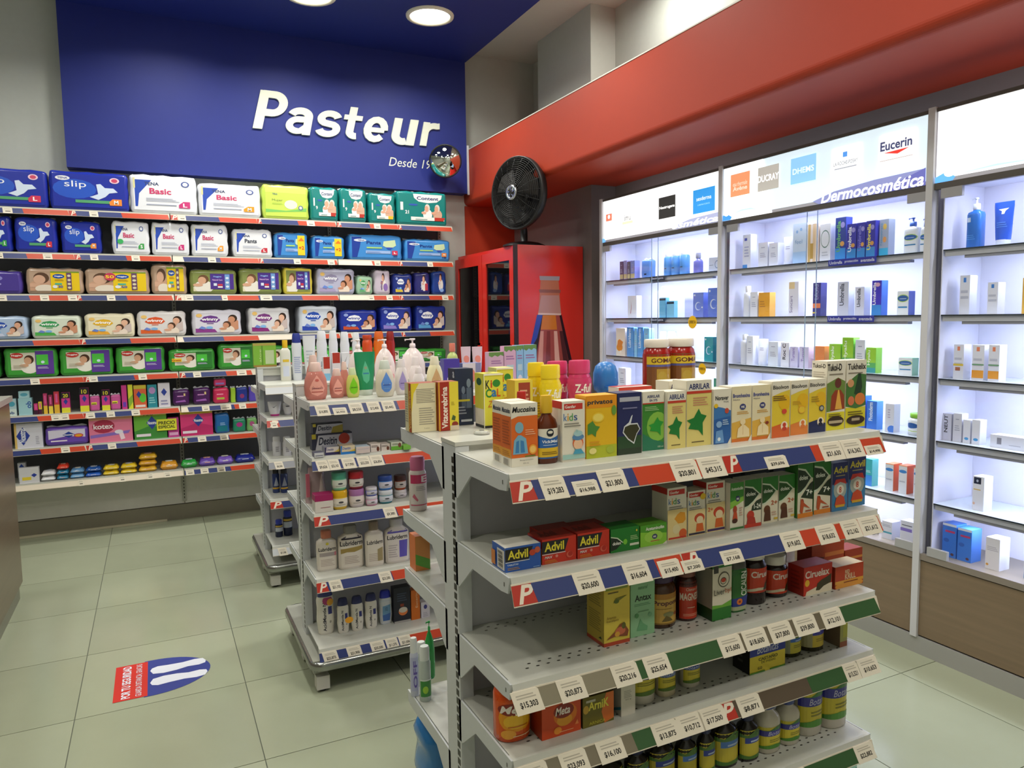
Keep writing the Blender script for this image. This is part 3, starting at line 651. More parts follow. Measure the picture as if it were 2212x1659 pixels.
# ---------------------------------------------------------------- product builders (front faces local -Y, origin at base centre)
REG = []     # (object, description, row phrase)
def flatmap(W, D, H, side='F'):
    if side == 'F': return lambda u, v, e: (-W/2+W*u, -D/2-e, H*v)
    if side == 'L': return lambda u, v, e: (-W/2-e, D/2-D*u, H*v)
    if side == 'R': return lambda u, v, e: (W/2+e, -D/2+D*u, H*v)
    return lambda u, v, e: (-W/2+W*u, -D/2+D*v, H+e)
def carton(t, W, D, H, base, F=(), L=(), T=()):
    c = min(.0012, W*.03); x, y = W/2, D/2
    oc = [(-x+c, -y), (x-c, -y), (x, -y+c), (x, y-c), (x-c, y), (-x+c, y), (-x, y-c), (-x, -y+c)]
    m = MB().prism(oc, 'z', 0, H-.0006, P(base)); m.build('carton_body', t)
    MB().box(-x+.001, x-.001, -y+.0008, y-.003, H-.0006, H, P(base)).build('top_flap', t)
    mk = MB()
    if F: art(mk, F, flatmap(W, D, H))
    if L: art(mk, L, flatmap(W, D, H, 'L')); art(mk, L, flatmap(W, D, H, 'R'))
    if T: art(mk, T, flatmap(W, D, H, 'T'))
    if mk.f: mk.build('printed_face', t)
def pack(t, W, D, H, base, F=(), L=(), seed=0, fin=True, clear=False):
    r = min(.028, D*.3, H*.22, W*.22)
    MB().rbox(W, D, H, r, mat(base, .22), 10, 5, 8, min(.004, H*.02), seed).build('plastic_pack', t)
    if fin:
        m = MB(); zt = H-.002; n = 8; v = []
        for i in range(n+1):
            xx = -W*.46+W*.92*i/n; zz = .010+.006*math.sin(i*2.1+seed)
            v += [(xx, -.003, zt), (xx, .003, zt), (xx, .004+.004*math.sin(i+seed), zt+zz), (xx, -.001+.004*math.sin(i+seed), zt+zz)]
        f = []
        for i in range(n):
            for k in range(4): f.append((i*4+k, i*4+(k+1) % 4, (i+1)*4+(k+1) % 4, (i+1)*4+k))
        f += [(0, 1, 2, 3), (n*4+3, n*4+2, n*4+1, n*4)]
        m.add(v, f, mat('c8ccd2', .2), True).build('sealed_edge', t)
    mk = MB(); k = r*.75
    art(mk, F, lambda u, v, e: (-W/2+k+(W-2*k)*u, -D/2-e, k+(H-2*k)*v), 0, lambda h: mat(h, .24), .0006, .0003)
    if L:
        art(mk, L, lambda u, v, e: (-W/2-e, D/2-k-(D-2*k)*u, k+(H-2*k)*v), 0, lambda h: mat(h, .24), .0006, .0003)
    if mk.f: mk.build('printed_front', t)
def rings_at(rings, z):
    for (z0, a0, b0), (z1, a1, b1) in zip(rings, rings[1:]):
        if z0 <= z <= z1 and z1 > z0:
            k = (z-z0)/(z1-z0); return a0+(a1-a0)*k, b0+(b1-b0)*k
    return rings[-1][1:] if z > rings[-1][0] else rings[0][1:]
def wrap(rings, z0, z1, e_, span):
    def f(u, v, e):
        z = z0+(z1-z0)*v; rx, ry = rings_at(rings, z); a = (u-.5)*span
        if e_ > 2.5:
            s = max(-.97, min(.97, (u-.5)*span*.8)); a = math.asin(abs(s)**(e_/2)); a = math.copysign(a, s)
        s, c = math.sin(a), math.cos(a)
        return ((rx+e)*math.copysign(abs(s)**(2/e_), s), -(ry+e)*math.copysign(abs(c)**(2/e_), c), z)
    return f
SHAPES = {  # body rings (z, r, ry) as fractions of H, W/2, W/2*sy ; cap rings ; label zone ; exponent
 'jar': ([(0, .9, .9), (.02, 1, 1), (.68, 1, 1), (.76, .86, .86), (.80, .72, .72)], [(.79, .82, .82), (.80, .86, .86), (.985, .86, .86), (1, .8, .8)], (.12, .66), 2),
 'syrup': ([(0, .9, .9), (.02, 1, 1), (.56, 1, 1), (.64, .85, .85), (.70, .5, .5), (.74, .42, .42), (.78, .42, .42)], [(.74, .52, .52), (.76, .56, .56), (.97, .54, .54), (1, .5, .5)], (.08, .52), 2.3),
 'spray': ([(0, .9, .9), (.02, 1, 1), (.70, 1, 1), (.76, .8, .8)], [(.72, .82, .82), (.75, .84, .84), (.96, .84, .84), (1, .7, .7)], (.1, .68), 2),
 'baby': ([(0, .7, .7), (.02, .84, .84), (.15, .97, .95), (.36, 1, 1), (.56, .93, .93), (.70, .74, .8), (.77, .56, .66)], [(.76, .57, .67), (.78, .59, .68), (.96, .46, .56), (1, .40, .48)], (.12, .62), 2.2),
 'pump': ([(0, .8, .8), (.03, .95, .95), (.2, 1, 1), (.5, .97, .97), (.66, .78, .8), (.77, .44, .5), (.82, .2, .3), (.84, .16, .25)], [(.83, .22, .35), (.85, .24, .38), (.90, .2, .32), (.905, .07, .12), (.965, .07, .12)], (.15, .6), 2.2),
 'lotion': ([(0, .92, .92), (.02, 1, 1), (.66, 1, 1), (.74, .94, .94), (.78, .7, .8), (.82, .4, .6)], [(.81, .46, .7), (.82, .5, .74), (.98, .5, .74), (1, .46, .68)], (.05, .68), 3.2),
 'flip': ([(0, .75, .8), (.03, .85, .9), (.3, 1, 1), (.55, .92, .95), (.72, .98, 1), (.80, .85, .9)], [(.79, .8, .9), (.80, .86, .92), (.96, .74, .8), (1, .6, .65)], (.1, .7), 2.6),
 'big': ([(0, .9, .9), (.03, 1, 1), (.78, 1, 1), (.85, .92, .92), (.9, .7, .7)], [(.89, .86, .86), (.9, .9, .9), (.985, .9, .9), (1, .84, .84)], (.1, .74), 2.2),
 'round': ([(0, .7, .7), (.05, .85, .85), (.35, 1, 1), (.62, .97, .97), (.66, .92, .92)], [(.64, .94, .94), (.68, .97, .97), (.94, .97, .97), (1, .9, .9)], (.1, .6), 2.2),
 'sqpump': ([(0, .94, .94), (.02, 1, 1), (.66, 1, 1), (.71, .9, .9), (.74, .4, .5), (.77, .32, .4)], [(.76, .36, .45), (.78, .4, .5), (.88, .38, .48), (.885, .1, .14), (.965, .1, .14)], (.06, .62), 4),
 'shaker': ([(0, .8, .8), (.04, .88, .88), (.4, .86, .86), (.58, 1, 1), (.68, 1, 1), (.76, .84, .84), (.8, .76, .76)], [(.79, .86, .86), (.81, .88, .88), (.98, .86, .86), (1, .8, .8)], (.1, .72), 2),
}
def bottle(t, shape, W, H, body, cap, F=(), sy=.7, ring=None, kind=None, span=2.4, bm=None, zone=None):
    br, cr, zn, e_ = SHAPES[shape]; zn = zone or zn
    R = W/2; rb = [(z*H, a*R, b*R*sy) for z, a, b in br]; rc = [(z*H, a*R, b*R*sy) for z, a, b in cr]
    bmat = bm or mat(body, .2)
    MB().loft(rb, bmat, 20, e_).build('bottle_body' if shape not in ('jar', 'round', 'big') else 'jar_body', t)
    c = MB().loft(rc, mat(cap, .35), 20, e_)
    if shape in ('pump', 'sqpump'):
        c.loft([(.96*H, .09*R, .13*R), (.975*H, .24*R, .2*R), (.995*H, .24*R, .2*R), (H, .2*R, .16*R)], mat(cap, .35), 12)
        c.box(-.62*R, 0, -.07*R, .07*R, .972*H, .992*H, mat(cap, .35)).box(-.62*R, -.55*R, -.06*R, .06*R, .955*H, .975*H, mat(cap, .35))
        c.build('pump_head', t)
    else: c.build('cap' if shape not in ('jar', 'round', 'big') else 'lid', t)
    if ring: MB().loft([(ring[0]*H, R*ring[3]*1.01, R*sy*ring[3]*1.01), (ring[1]*H, R*ring[3]*1.01, R*sy*ring[3]*1.01)], mat(ring[2], .35), 20, e_, False).build('band', t)
    if F:
        mk = MB(); art(mk, F, wrap(rb, zn[0]*H, zn[1]*H, e_, span), 12, lambda h: mat(h, .3), .0004, .00015); mk.build('label', t)
def tubep(t, W, H, body, cap, F=(), up=False):
    """squeeze tube; stands on its cap unless up"""
    R = W/2; k = [(0, .62, .62), (.01, .66, .66), (.13, .66, .66)]; b = [(.125, .70, .62), (.17, .74, .6), (.5, .88, .38), (.9, 1, .07), (1, 1, .05)]
    if up: k = [(1-z, a, c) for z, a, c in k][::-1]; b = [(1-z, a, c) for z, a, c in b][::-1]
    MB().loft([(z*H, a*R, c*R) for z, a, c in k], mat(cap, .3), 16).build('cap', t)
    rb = [(z*H, a*R, c*R) for z, a, c in b]; MB().loft(rb, mat(body, .25), 20).build('tube_body', t)
    if F: mk = MB(); art(mk, F, wrap(rb, (.2 if not up else .08)*H, (.92 if not up else .8)*H, 2, 2.2), 10, lambda h: mat(h, .3), .0005, .0002); mk.build('label', t)
def helm(t, W, H, body, F=()):
    R = W/2; MB().loft([(0, .6*R, .6*R), (.04*H, .66*R, .66*R), (.45*H, .66*R, .66*R), (.5*H, .9*R, .9*R), (.62*H, R, R), (.8*H, .97*R, .97*R), (.92*H, .8*R, .8*R), (.98*H, .5*R, .5*R), (H, .2*R, .2*R)], mat(body, .3), 22).build('bottle_body', t)
    MB().box(-.62*R, .62*R, -1.18*R, -.6*R, .52*H, .58*H, mat(body, .3)).build('peak', t)
    if F: mk = MB(); art(mk, F, wrap([(0, .67*R, .67*R), (H, .67*R, .67*R)], .05*H, .45*H, 2, 2.4), 10, base=.0006); mk.build('label', t)
def wipes(t, W, D, H, base, top, seed=0, F=()):
    v = []; f = []; nx, ny = 8, 6
    for lay in (0, 1):
        for j in range(ny+1):
            for i in range(nx+1):
                a, b = -1+2*i/nx, -1+2*j/ny
                g = (1-abs(a)**8)**.5*(1-abs(b)**6)**.5 if abs(a) < 1 and abs(b) < 1 else 0
                wv = .004*math.sin(a*5+seed)*math.sin(b*4+seed*2)
                v.append((W/2*a*(1-.03*abs(b)), D/2*b, max(0.0, H*.42*(1-g*.9)+.0) if lay == 0 else H*.45+H*.55*g+wv*g))
    k = (nx+1)*(ny+1)
    for j in range(ny):
        for i in range(nx):
            q = j*(nx+1)+i; f.append((q, q+nx+1, q+nx+2, q+1)); f.append((k+q, k+q+1, k+q+nx+2, k+q+nx+1))
    for i in range(nx):
        f.append((i, i+1, k+i+1, k+i)); q = ny*(nx+1)+i; f.append((q+1, q, k+q, k+q+1))
    for j in range(ny):
        q = j*(nx+1); f.append((q+nx+1, q, k+q, k+q+nx+1)); q += nx; f.append((q, q+nx+1, k+q+nx+1, k+q))
    zmin = min(p[2] for p in v); v = [(p[0], p[1], p[2]-zmin) for p in v]
    MB().add(v, f, mat(base, .2), True).build('film_pack', t)
    MB().loft([(H*.985, W*.22, D*.2), (H*1.03, W*.2, D*.18)], mat(top, .3), 14, 3).build('lid_sticker', t)
    mk = MB(); art(mk, [('r', .3, .3, .7, .75, top)]+list(F), lambda u, v_, e: (-W/2*.8+W*.8*u, -D/2*1.0-e+.002-.0, H*.25+H*.4*v_)); mk.build('front_print', t)
ROWN = {}
def place(kind, name, cat, P0, rz, desc, row, group=None):
    t = thing(name, None, cat, P0, rz); REG.append((t, desc, row)); t['group'] = group or ROWN.get(row, row); return t
def tag_labels():
    from collections import defaultdict
    d = defaultdict(list)
    for t, desc, row in REG: d[(desc, row)].append(t)
    od = ['leftmost', 'second', 'third', 'fourth', 'fifth', 'sixth', 'seventh', 'eighth']
    for (desc, row), L in d.items():
        if len(L) == 1:
            s = f'{desc} {row}'; L[0]['label'] = s if len(s.split()) <= 16 else s.replace(' on the ', ' on '); continue
        L.sort(key=lambda t: prj(t.location)[0]); n = len(L)
        for i, t in enumerate(L):
            pos = ('left' if i == 0 else 'right') if n == 2 else ('leftmost' if i == 0 else 'rightmost' if i == n-1 else 'middle' if n == 3 else od[i]+' from left')
            s = t['label'] = f'{desc} {row}, {pos} of {["","","two","three","four","five","six","seven","eight"][n] if n<9 else n}'
            if len(s.split()) > 16: t['label'] = s.replace(' on the ', ' on ').replace('small ', '', 1)
FOOT = []
def settle(x0, x1, y, dep, z, h):
    for _ in range(6):
        hit = False
        for (a, b, c_, e, f, g) in FOOT:
            if f < z+h-.001 and g > z+.001 and c_ < y+dep and e > y and a < x1 and b > x0:
                ov = min(x1, b)-max(x0, a); hit = True
                if ov < .32*(x1-x0) and ov < .018:
                    if x0 < a: x1 = a-.0008
                    else: x0 = b+.0008
                else: y = e+.0015
        if not hit: break
    FOOT.append((x0, x1, y, y+dep, z, z+h)); return x0, x1, y
# ---- place by measured extents on a shelf plane facing -Y
def spanY(xl, xr, yt, yb, z, Y=None):
    if Y is None:
        Y = onz(xl, yb, z).y
    X0 = xat(xl, Y, z); X1 = xat(xr, Y, z); ztop = ony(xl, yt, Y).z
    return X0, X1, Y, ztop-z
def spanX(pl, pr, yt, z, X):
    Y0 = yat(pl, X, z); Y1 = yat(pr, X, z); return Y0, Y1, onx((pl+pr)/2, yt, X).z-z
# ---------------------------------------------------------------- wall shelf packs
def Sx(i, z): pass
def slip(sz, c, big=1):
    return [('r', 0, 0, 1, 1, '20309c'), ('e', .3, .55, .3, .3, '2a55c0'), ('e', .14, .87, .1, .07, 'e4e6ea'), ('t', .07, .84, .21, .9, 'TENA', '2a3a90', 'b'), ('t', .16, .55, .46, .8, 'slip', 'e8ecf4'),
            ('p', [(.5, .32), (.62, .42), (.60, .72), (.66, .74), (.72, .62), (.84, .62), (.9, .50), (.78, .46), (.72, .34), (.62, .24)], 'cfdcf0'), ('e', .86, .86, .07, .09, 'e8c8d8'), ('e', .86, .86, .045, .06, 'c84a6a'),
            ('r', .3, .13, .86, .22, '56a070'), ('p', [(.78, .08), (.95, .08), (.95, .28), (.82, .28), (.77, .18)], c), ('t', .84, .12, .90, .24, sz, 'ffffff', 'b')]
def basic(sz, c, nm='Basic', nc='c8386a'):
    return [('r', 0, 0, 1, 1, 'e2e4ea'), ('p', [(.02, .1), (.06, .1), (.09, .5), (.2, .72), (.3, .92), (.02, .92)], '2b4cb0'), ('r', .0, .66, .03, .97, 'd8d49a'), ('t', .18, .76, .42, .86, 'TENA', '33406a', 'b'), ('t', .26, .5, .62, .68, nm, nc, 'b'),
            ('e', .86, .84, .07, .09, '4a5a9a'), ('e', .86, .84, .045, .06, 'dfe4ee'), ('l', .2, .28, .75, .4, 3, 'b7bccc'), ('l', .2, .16, .7, .22, 1, '9aa0b4'), ('p', [(.74, .1), (.93, .1), (.93, .3), (.82, .3), (.74, .2)], c), ('t', .81, .13, .88, .25, sz, 'ffffff', 'b')]
def pants(sz, n, c, plus=False):
    o = [('r', 0, 0, 1, 1, '3f8ad0'), ('p', [(0, 0), (.1, 0), (.16, .5), (.2, 1), (0, 1)], '1f3f9a'), ('e', .17, .84, .13, .07, 'd6dcea'), ('t', .12, .8, .26, .87, 'TENA', '2a3a80', 'b'), ('t', .3, .66, .6, .82, 'Pants', '1c3a86', 'b'),
         ('p', [(.66, .82), (.9, .9), (.92, .62), (.84, .5), (.72, .5), (.64, .6)], 'c8dcb0'), ('p', [(.7, .52), (.86, .52), (.8, .4), (.74, .42)], '2a50b8'), ('r', .3, .45, .62, .52, 'a4d07a'), ('r', .28, .2, .8, .34, '9db8e4'), ('l', .3, .23, .6, .3, 2, '4a6ab0'), ('r', .83, .14, .95, .36, c), ('t', .85, .04, .94, .13, n, '1c2a60', 'b'), ('t', .87, .2, .92, .3, sz, 'ffffff', 'b')]
    if plus: o += [('r', .72, .02, .98, 1, 'e8cf2c'), ('p', [(.74, .72), (.97, .72), (.86, .9)], 'e8782c'), ('t', .76, .3, .95, .48, '+2', 'd8382c', 'b')]
    return o
def winny(bg, c, c2, dark=False, seed=0):
    sk = ['d9a58a', 'c98f70', 'e0b298'][seed % 3]
    return [('r', 0, 0, 1, 1, bg), ('p', [(.0, .0), (.5, 0), (.44, .16), (0, .2)], c2), ('p', [(.1, .6), (.2, .8), (.36, .86), (.5, .8), (.58, .62), (.5, .5), (.2, .5)], 'eef0f4' if dark else c), ('t', .14, .55, .54, .74, 'winny', c if dark else 'ffffff', 'b'), ('r', .26, .43, .42, .47, c),
            ('e', .09, .86, .07, .09, 'e8c070' if not dark else '8fa0d8'), ('e', .32, .24, .08, .07, '7fb4e6'), ('p', [(.07, .2), (.14, .32), (.24, .24), (.2, .15)], '6b86d0')]+baby(.86, .66, .34, sk, '33221a', sk if seed % 2 else 'c8b8b4')+baby(.72, .36, .3, sk, '4a3020', 'e8d8c8')
def hugg_y(seed, lbl='30'):
    return [('r', 0, 0, 1, 1, 'b59a84')]+baby(.22, .6, .5, 'cfa58c', '5a4030', 'c39a80')+[('e', .3, .12, .2, .2, 'e0d4c4')]+[('r', .42, 0, 1, 1, 'e6c41e'), ('r', .42, .93, 1, 1, '7a9a2c'), ('e', .58, .75, .12, .12, '2a50a0'), ('t', .5, .71, .66, .79, 'Huggies', 'ffffff', 'b'), ('l', .5, .52, .68, .62, 2, 'b8861c'), ('r', .5, .32, .64, .4, '3fae9a'), ('e', .5, .22, .05, .08, 'dfe4ea'), ('t', .56, .16, .66, .28, lbl, '2a50b0', 'b'),
            ('r', .74, .06, .84, .94, '6a4a6a'), ('e', .79, .78, .035, .06, 'd8d0b0'), ('e', .79, .56, .035, .06, 'd8d0b0'), ('e', .79, .36, .035, .06, 'd8d0b0'), ('e', .79, .17, .035, .06, 'd8d0b0')]
def hugg_p(seed):
    return [('r', 0, 0, 1, 1, '7f8a4c'), ('r', 0, .0, .4, .25, 'd8d4b0')]+baby(.24, .6, .42, 'd0a284', '6a4a30', 'e4e0d4')+[('r', .42, .12, 1, .95, '4a2f8a'), ('t', .5, .74, .7, .84, 'Huggies', '8fb8e8', 'b'), ('t', .47, .58, .72, .66, 'Natural Care', 'd8b0e0', 'b'), ('r', .5, .3, .58, .44, 'd4dcec'), ('r', .6, .3, .72, .4, 'c83a4a'), ('r', .6, .2, .72, .28, 'e8e0e4'), ('r', .78, .1, .9, .92, '6f9ad0'), ('e', .84, .72, .04, .06, 'd8e4f0'), ('e', .84, .48, .04, .06, 'd8e4f0'), ('e', .84, .26, .04, .06, 'd8e4f0')]
def hugg_g(seed, alt=False):
    return [('r', 0, 0, 1, 1, '3f9a3a'), ('r', .07, .2, .62, .94, 'd6d2c0')]+baby(.45, .6, .34, 'cfa080', '4a3020', 'e8e4da')+[('e', .2, .82, .14, .12, 'c0362e'), ('t', .09, .78, .31, .86, 'Huggies', 'ffffff', 'b'), ('r', .6, .0, 1, 1, '2f7a34' if alt else '5a3a96'), ('r', .62, .4, .88, .84, '4fc044'), ('e', .76, .52, .04, .06, 'cfe0f4'), ('l', .64, .24, .88, .34, 2, 'c8c0e4'), ('l', .12, .3, .4, .45, 3, 'b8b09c')]
def content_(n, c, big=False):
    u = .5 if big else .4
    return [('r', 0, 0, 1, 1, '157e7a'), ('p', [(.3, 1), (.32, .86), (.42, .74), (.62, .70), (.82, .74), (.92, .86), (.94, 1)], 'e4ecec'), ('t', .38, .8, .86, .92, 'Content', '2a2f6a', 'b'), ('r', .02, .42, .08, .7, 'd8e4e4'), ('e', .3, .62, .1, .035, '2f5ab0'), ('t', .12, .3, .2, .42, n, 'e8f0f0', 'b')]+baby(.6, .5, .24, 'd9a58a', 'd8d4cc', 'e8ecec', .45 if big else .9)+baby(.82, .5, .24, 'd9a58a', 'd8d4cc', 'd0a890', .45 if big else .9)+[('r', .24, .08, .98, .2, 'e4e8e4'), ('l', .34, .1, .6, .17, 1, '7a9a94'), ('p', [(.76, .08), (.96, .08), (1, .2), (.76, .2)], c)]
def nosot(c1, c2, top=None):
    o = [('r', 0, 0, 1, 1, c1), ('p', [(0, 0), (1, 0), (1, .35), (.5, .5), (0, .3)], c2), ('p', [(.38, .6), (.55, .85), (.72, .6), (.55, .35)], '2a3f9a'), ('t', .42, .54, .69, .66, 'Nosotras', 'ffffff', 'b'), ('r', .06, .1, .5, .2, 'e8dce8')]
    if top: o += [('r', 0, .86, 1, 1, top)]
    return o
WALLP = 'on the wall shelving\'s %s shelf'
RN = ['top', 'second', 'third', 'fourth', 'fifth', 'sixth', 'seventh', 'bottom']
PK = lambda F, base, ds, D=.2, name='diaper_pack': (F, base, ds, D, name)
ROWS = [
 [(-70, 106, 359, slip('L', 'd03a5a'), '20309c', 'blue adult diaper pack with red size tag'), (108, 280, 368, slip('M', 'e8893a'), '20309c', 'blue adult diaper pack with orange size tag'), (283, 428, 376, basic('L', 'c8387a'), 'e2e4ea', 'white adult diaper pack with magenta size tag'),
  (430, 565, 395, basic('M', 'e8992c'), 'e2e4ea', 'white adult diaper pack with orange size tag'), (568, 669, 398, [('r', 0, 0, 1, 1, 'c3dc5a'), ('r', 0, .82, 1, 1, 'cfe46a'), ('p', [(.0, .12), (1, .2), (1, .32), (.5, .2), (0, .24)], '7ac060'), ('e', .62, .42, .16, .16, 'dfe6cc'), ('t', .16, .5, .42, .6, 'Mujer', '7a8a4a'), ('t', .17, .74, .3, .8, 'TENA', '6a7a7a', 'b'), ('e', .86, .32, .06, .08, '5a6aa0'), ('e', .86, .32, .035, .05, 'e0e8d0'), ('l', .16, .42, .42, .47, 2, '9ab84a')], 'c3dc5a', 'lime green pack of women\'s pads'),
  (671, 733, 403, content_('9', 'b83a30'), '157e7a', 'small teal adult diaper pack showing two people'), (735, 794, 406, content_('9', 'b83a30'), '157e7a', 'small teal adult diaper pack showing two people'), (797, 856, 416, content_('9', 'e8b82c'), '157e7a', 'small teal adult diaper pack with yellow tag'), (858, 967, 412, content_('21', 'b83a30', True), '157e7a', 'wide teal adult diaper pack numbered 21')],
 [(-48, 28, 458, slip('XL', '3fa050'), '20309c', 'blue adult diaper pack with green size tag'), (33, 126, 467, slip('L', 'd03a4a'), '20309c', 'blue adult diaper pack with red size tag'), (133, 221, 476, slip('M', 'e8893a'), '20309c', 'blue adult diaper pack with orange size tag'), (243, 325, 476, basic('S', '3fa050')+[('e', .16, .36, .1, .09, '3fae62')], 'e2e4ea', 'white adult diaper pack with green disc'), (329, 411, 478, basic('L', 'c8387a'), 'e2e4ea', 'white adult diaper pack with magenta size tag'), (415, 495, 482, basic('M', 'e8992c'), 'e2e4ea', 'white adult diaper pack with orange size tag'),
  (504, 590, 493, basic('L', 'c83a4a', 'Pants', '3a3f50'), 'e2e4ea', 'white adult pants pack with red tag'), (594, 667, 501, pants('L', '8', 'd03a5a', 1), '3f8ad0', 'blue pants pack with yellow +2 band and red tag'), (675, 746, 508, pants('M', '8', 'e8893a', 1), '3f8ad0', 'blue pants pack with yellow +2 band and orange tag'), (755, 870, 505, pants('L', '20', 'd03a5a'), '3f8ad0', 'large blue adult pants pack with red tag'), (875, 974, 515, pants('M', '18', 'e8893a'), '3f8ad0', 'large blue adult pants pack with orange tag')],
 [(-50, 50, 583, [('r', 0, 0, 1, 1, '4a3a90'), ('e', .45, .75, .14, .14, '8a86c8'), ('e', .45, .4, .1, .08, 'a09ad8'), ('r', .02, .15, .35, .3, '9a9468'), ('l', .05, .5, .3, .8, 3, '8f88cc')], '4a3a90', 'dark purple diaper pack'), (57, 182, 577, hugg_y(0), 'b59a84', 'tan and yellow diaper pack with green tag'), (185, 325, 578, [('r', 0, 0, .5, 1, '9a806c')]+hugg_y(1, '50')+[('e', .37, .74, .1, .2, 'c0365a'), ('t', .29, .66, .44, .82, '50', 'f0d02c', 'b')], 'b59a84', 'tan and yellow diaper pack marked 50'), (328, 406, 569, hugg_y(2), 'b59a84', 'short tan and yellow diaper pack'),
  (411, 513, 581, hugg_p(0), '7f8a4c', 'purple and green natural care diaper pack with white base'), (518, 610, 579, hugg_p(1), '7f8a4c', 'purple and olive natural care diaper pack'), (613, 677, 577, [('r', 0, 0, .4, 1, 'd0c060')]+hugg_p(2), 'd8c84a', 'narrow purple and yellow diaper pack'), (685, 768, 579, winny('b4b4cc', '8f8aa8', 'a89cc0', 0, 1), 'b4b4cc', 'pale lilac glossy diaper pack'), (771, 807, 595, winny('9ac0a0', '4a9a5a', '6ab07a', 0, 0), '9ac0a0', 'small green diaper pack'), (809, 845, 583, [('r', 0, 0, 1, 1, 'c8bccc')]+baby(.55, .72, .4)+[('t', .3, .1, .55, .6, 'winny', '5a2f7a', 'bv'), ('e', .75, .25, .2, .2, '8a6ab0')], 'c8bccc', 'small lilac upright diaper pack'),
  (849, 893, 591, winny('1c2f80', '33509a', 'd8c03a', 1, 1), '1c2f80', 'small navy diaper pack with yellow base'), (896, 931, 588, [('r', 0, 0, 1, 1, '2a2a70')]+baby(.6, .75, .42)+[('t', .3, .12, .55, .62, 'winny', 'dfe0ee', 'bv'), ('r', .7, .1, .95, .5, 'b83a4a')], '2a2a70', 'small navy upright diaper pack with red patch'), (934, 966, 585, [('r', 0, 0, 1, 1, '22408f')]+baby(.6, .75, .42)+[('t', .4, .12, .66, .62, 'winny', 'dfe0ee', 'bv'), ('e', .7, .1, .2, .1, '8fb0e8')], '22408f', 'small blue upright diaper pack')],
 [(-40, 62, 681, winny('a8bcd8', '2a50b0', 'c8d0e8', 0, 0), 'a8bcd8', 'pale blue diaper pack with sleeping baby'), (68, 177, 679, winny('d4dccc', '3a9a5a', '4fae50', 0, 1), 'd4dccc', 'white diaper pack with green lettering'), (184, 293, 675, winny('e4dcc0', 'e0b02c', 'e8a83a', 0, 2), 'e4dcc0', 'cream diaper pack with yellow lettering'), (297, 404, 670, winny('dcd8d8', 'd8562c', 'd8602c', 0, 0), 'dcd8d8', 'white diaper pack with orange lettering'), (416, 523, 667, winny('d6d4e0', '6a3a8a', '8a3a8c', 0, 1), 'd6d4e0', 'white diaper pack with purple lettering'),
  (538, 628, 663, winny('d8d8dc', '7a3a80', '8a2a7a', 0, 2), 'd8d8dc', 'white diaper pack with plum lettering'), (647, 730, 659, winny('d0d8e4', '2a50b0', '2a48b0', 0, 0), 'd0d8e4', 'white diaper pack with blue lettering'), (736, 816, 668, winny('22349a', '22349a', 'c8502c', 1, 1), '22349a', 'navy diaper pack with red base stripe'), (823, 892, 661, winny('22349a', '22349a', '8a7ac8', 1, 2), '22349a', 'navy diaper pack with lilac base stripe'), (899, 965, 660, winny('1f3390', '1f3390', '5aa0d8', 1, 0), '1f3390', 'navy diaper pack with light blue base stripe')],
 [(-60, 3, 748, [('r', 0, 0, 1, 1, '2f7a34')], '2f7a34', 'dark green diaper pack'), (10, 127, 748, hugg_g(0), '3f9a3a', 'green and purple diaper pack, sleeping baby,'), (130, 247, 748, hugg_g(1), '3f9a3a', 'green and purple diaper pack, crawling baby,'), (251, 358, 746, hugg_g(2), '3f9a3a', 'green and purple diaper pack, sitting baby,'), (365, 466, 752, hugg_g(0, True)+[('r', -.02, .42, .24, .62, 'e8c82c'), ('t', .0, .46, .22, .58, 'Gratis', 'b02a2a', 'b')], '3f9a3a', 'green diaper pack with yellow gift strip'), (472, 556, 741, hugg_g(1, True), '3f9a3a', 'all green diaper pack with baby'),
  (562, 640, 745, hugg_g(2, True), '3f9a3a', 'all green diaper pack behind bottles'), (646, 730, 745, hugg_g(0, True), '3f9a3a', 'green diaper pack behind white bottles'), (738, 815, 748, hugg_g(1, True), '3f9a3a', 'green diaper pack behind orange bottles'), (822, 890, 750, hugg_g(2, True), '3f9a3a', 'green diaper pack behind red bottle'), (900, 965, 752, hugg_g(1, True), '3f9a3a', 'green diaper pack at the right end')]]
for i, R_ in enumerate(ROWS):
    row = WALLP % RN[i]; z = WZ[i]; Y = WY+.018
    for j, (xl, xr, yt, F, base, ds) in enumerate(R_):
        X0, X1 = xat(xl, Y, z), xat(xr, Y, z); H = ony((xl+xr)/2, yt+(xr-xl)*.02, Y).z-z; W = X1-X0-.004
        H = min(H, 2.60-z if i == 0 else WZ[i-1]-z-.06)
        D = .215
        if i == 0 and X1 > -.5: H = min(H, .33)
        t = place('K', 'diaper_pack', 'diaper pack', ((X0+X1)/2, Y+D/2, z), 0, ds, row, 'packs '+row)
        pack(t, W, D, H, base, F, (), i*10+j, fin=(i in (0, 1, 2)))
def wc(name, cat, i, xl, xr, yt, D, base, F, ds, dY=0, z=None, kind='C'):
    row = WALLP % RN[i]; z = z or WZ[i]; Y = WY+.02+dY
    X0, X1 = xat(xl, Y, z), xat(xr, Y, z); H = ony((xl+xr)/2, yt, Y).z-z
    t = place(kind, name, cat, ((X0+X1)/2, Y+D/2, z), 0, ds, row, 'small packs '+row)
    (carton if kind == 'C' else pack)(t, X1-X0-.002, D, H, base, F)
    return z+H
PKt = lambda c, c2, s='': [('r', 0, 0, 1, 1, c), ('e', .5, .5, .36, .26, c2)]+([('t', .2, .42, .8, .58, s, 'ffffff', 'b')] if s else [])
wc('carton', 'box', 5, 12, 37, 862, .06, 'a8c4cc', [('r', 0, 0, 1, .4, 'c8d8d4'), ('e', .6, .7, .3, .15, '4a9ab0'), ('t', .2, .1, .8, .26, 'ob', '2a4a80', 'b')], 'pale aqua tampon box beside the counter')
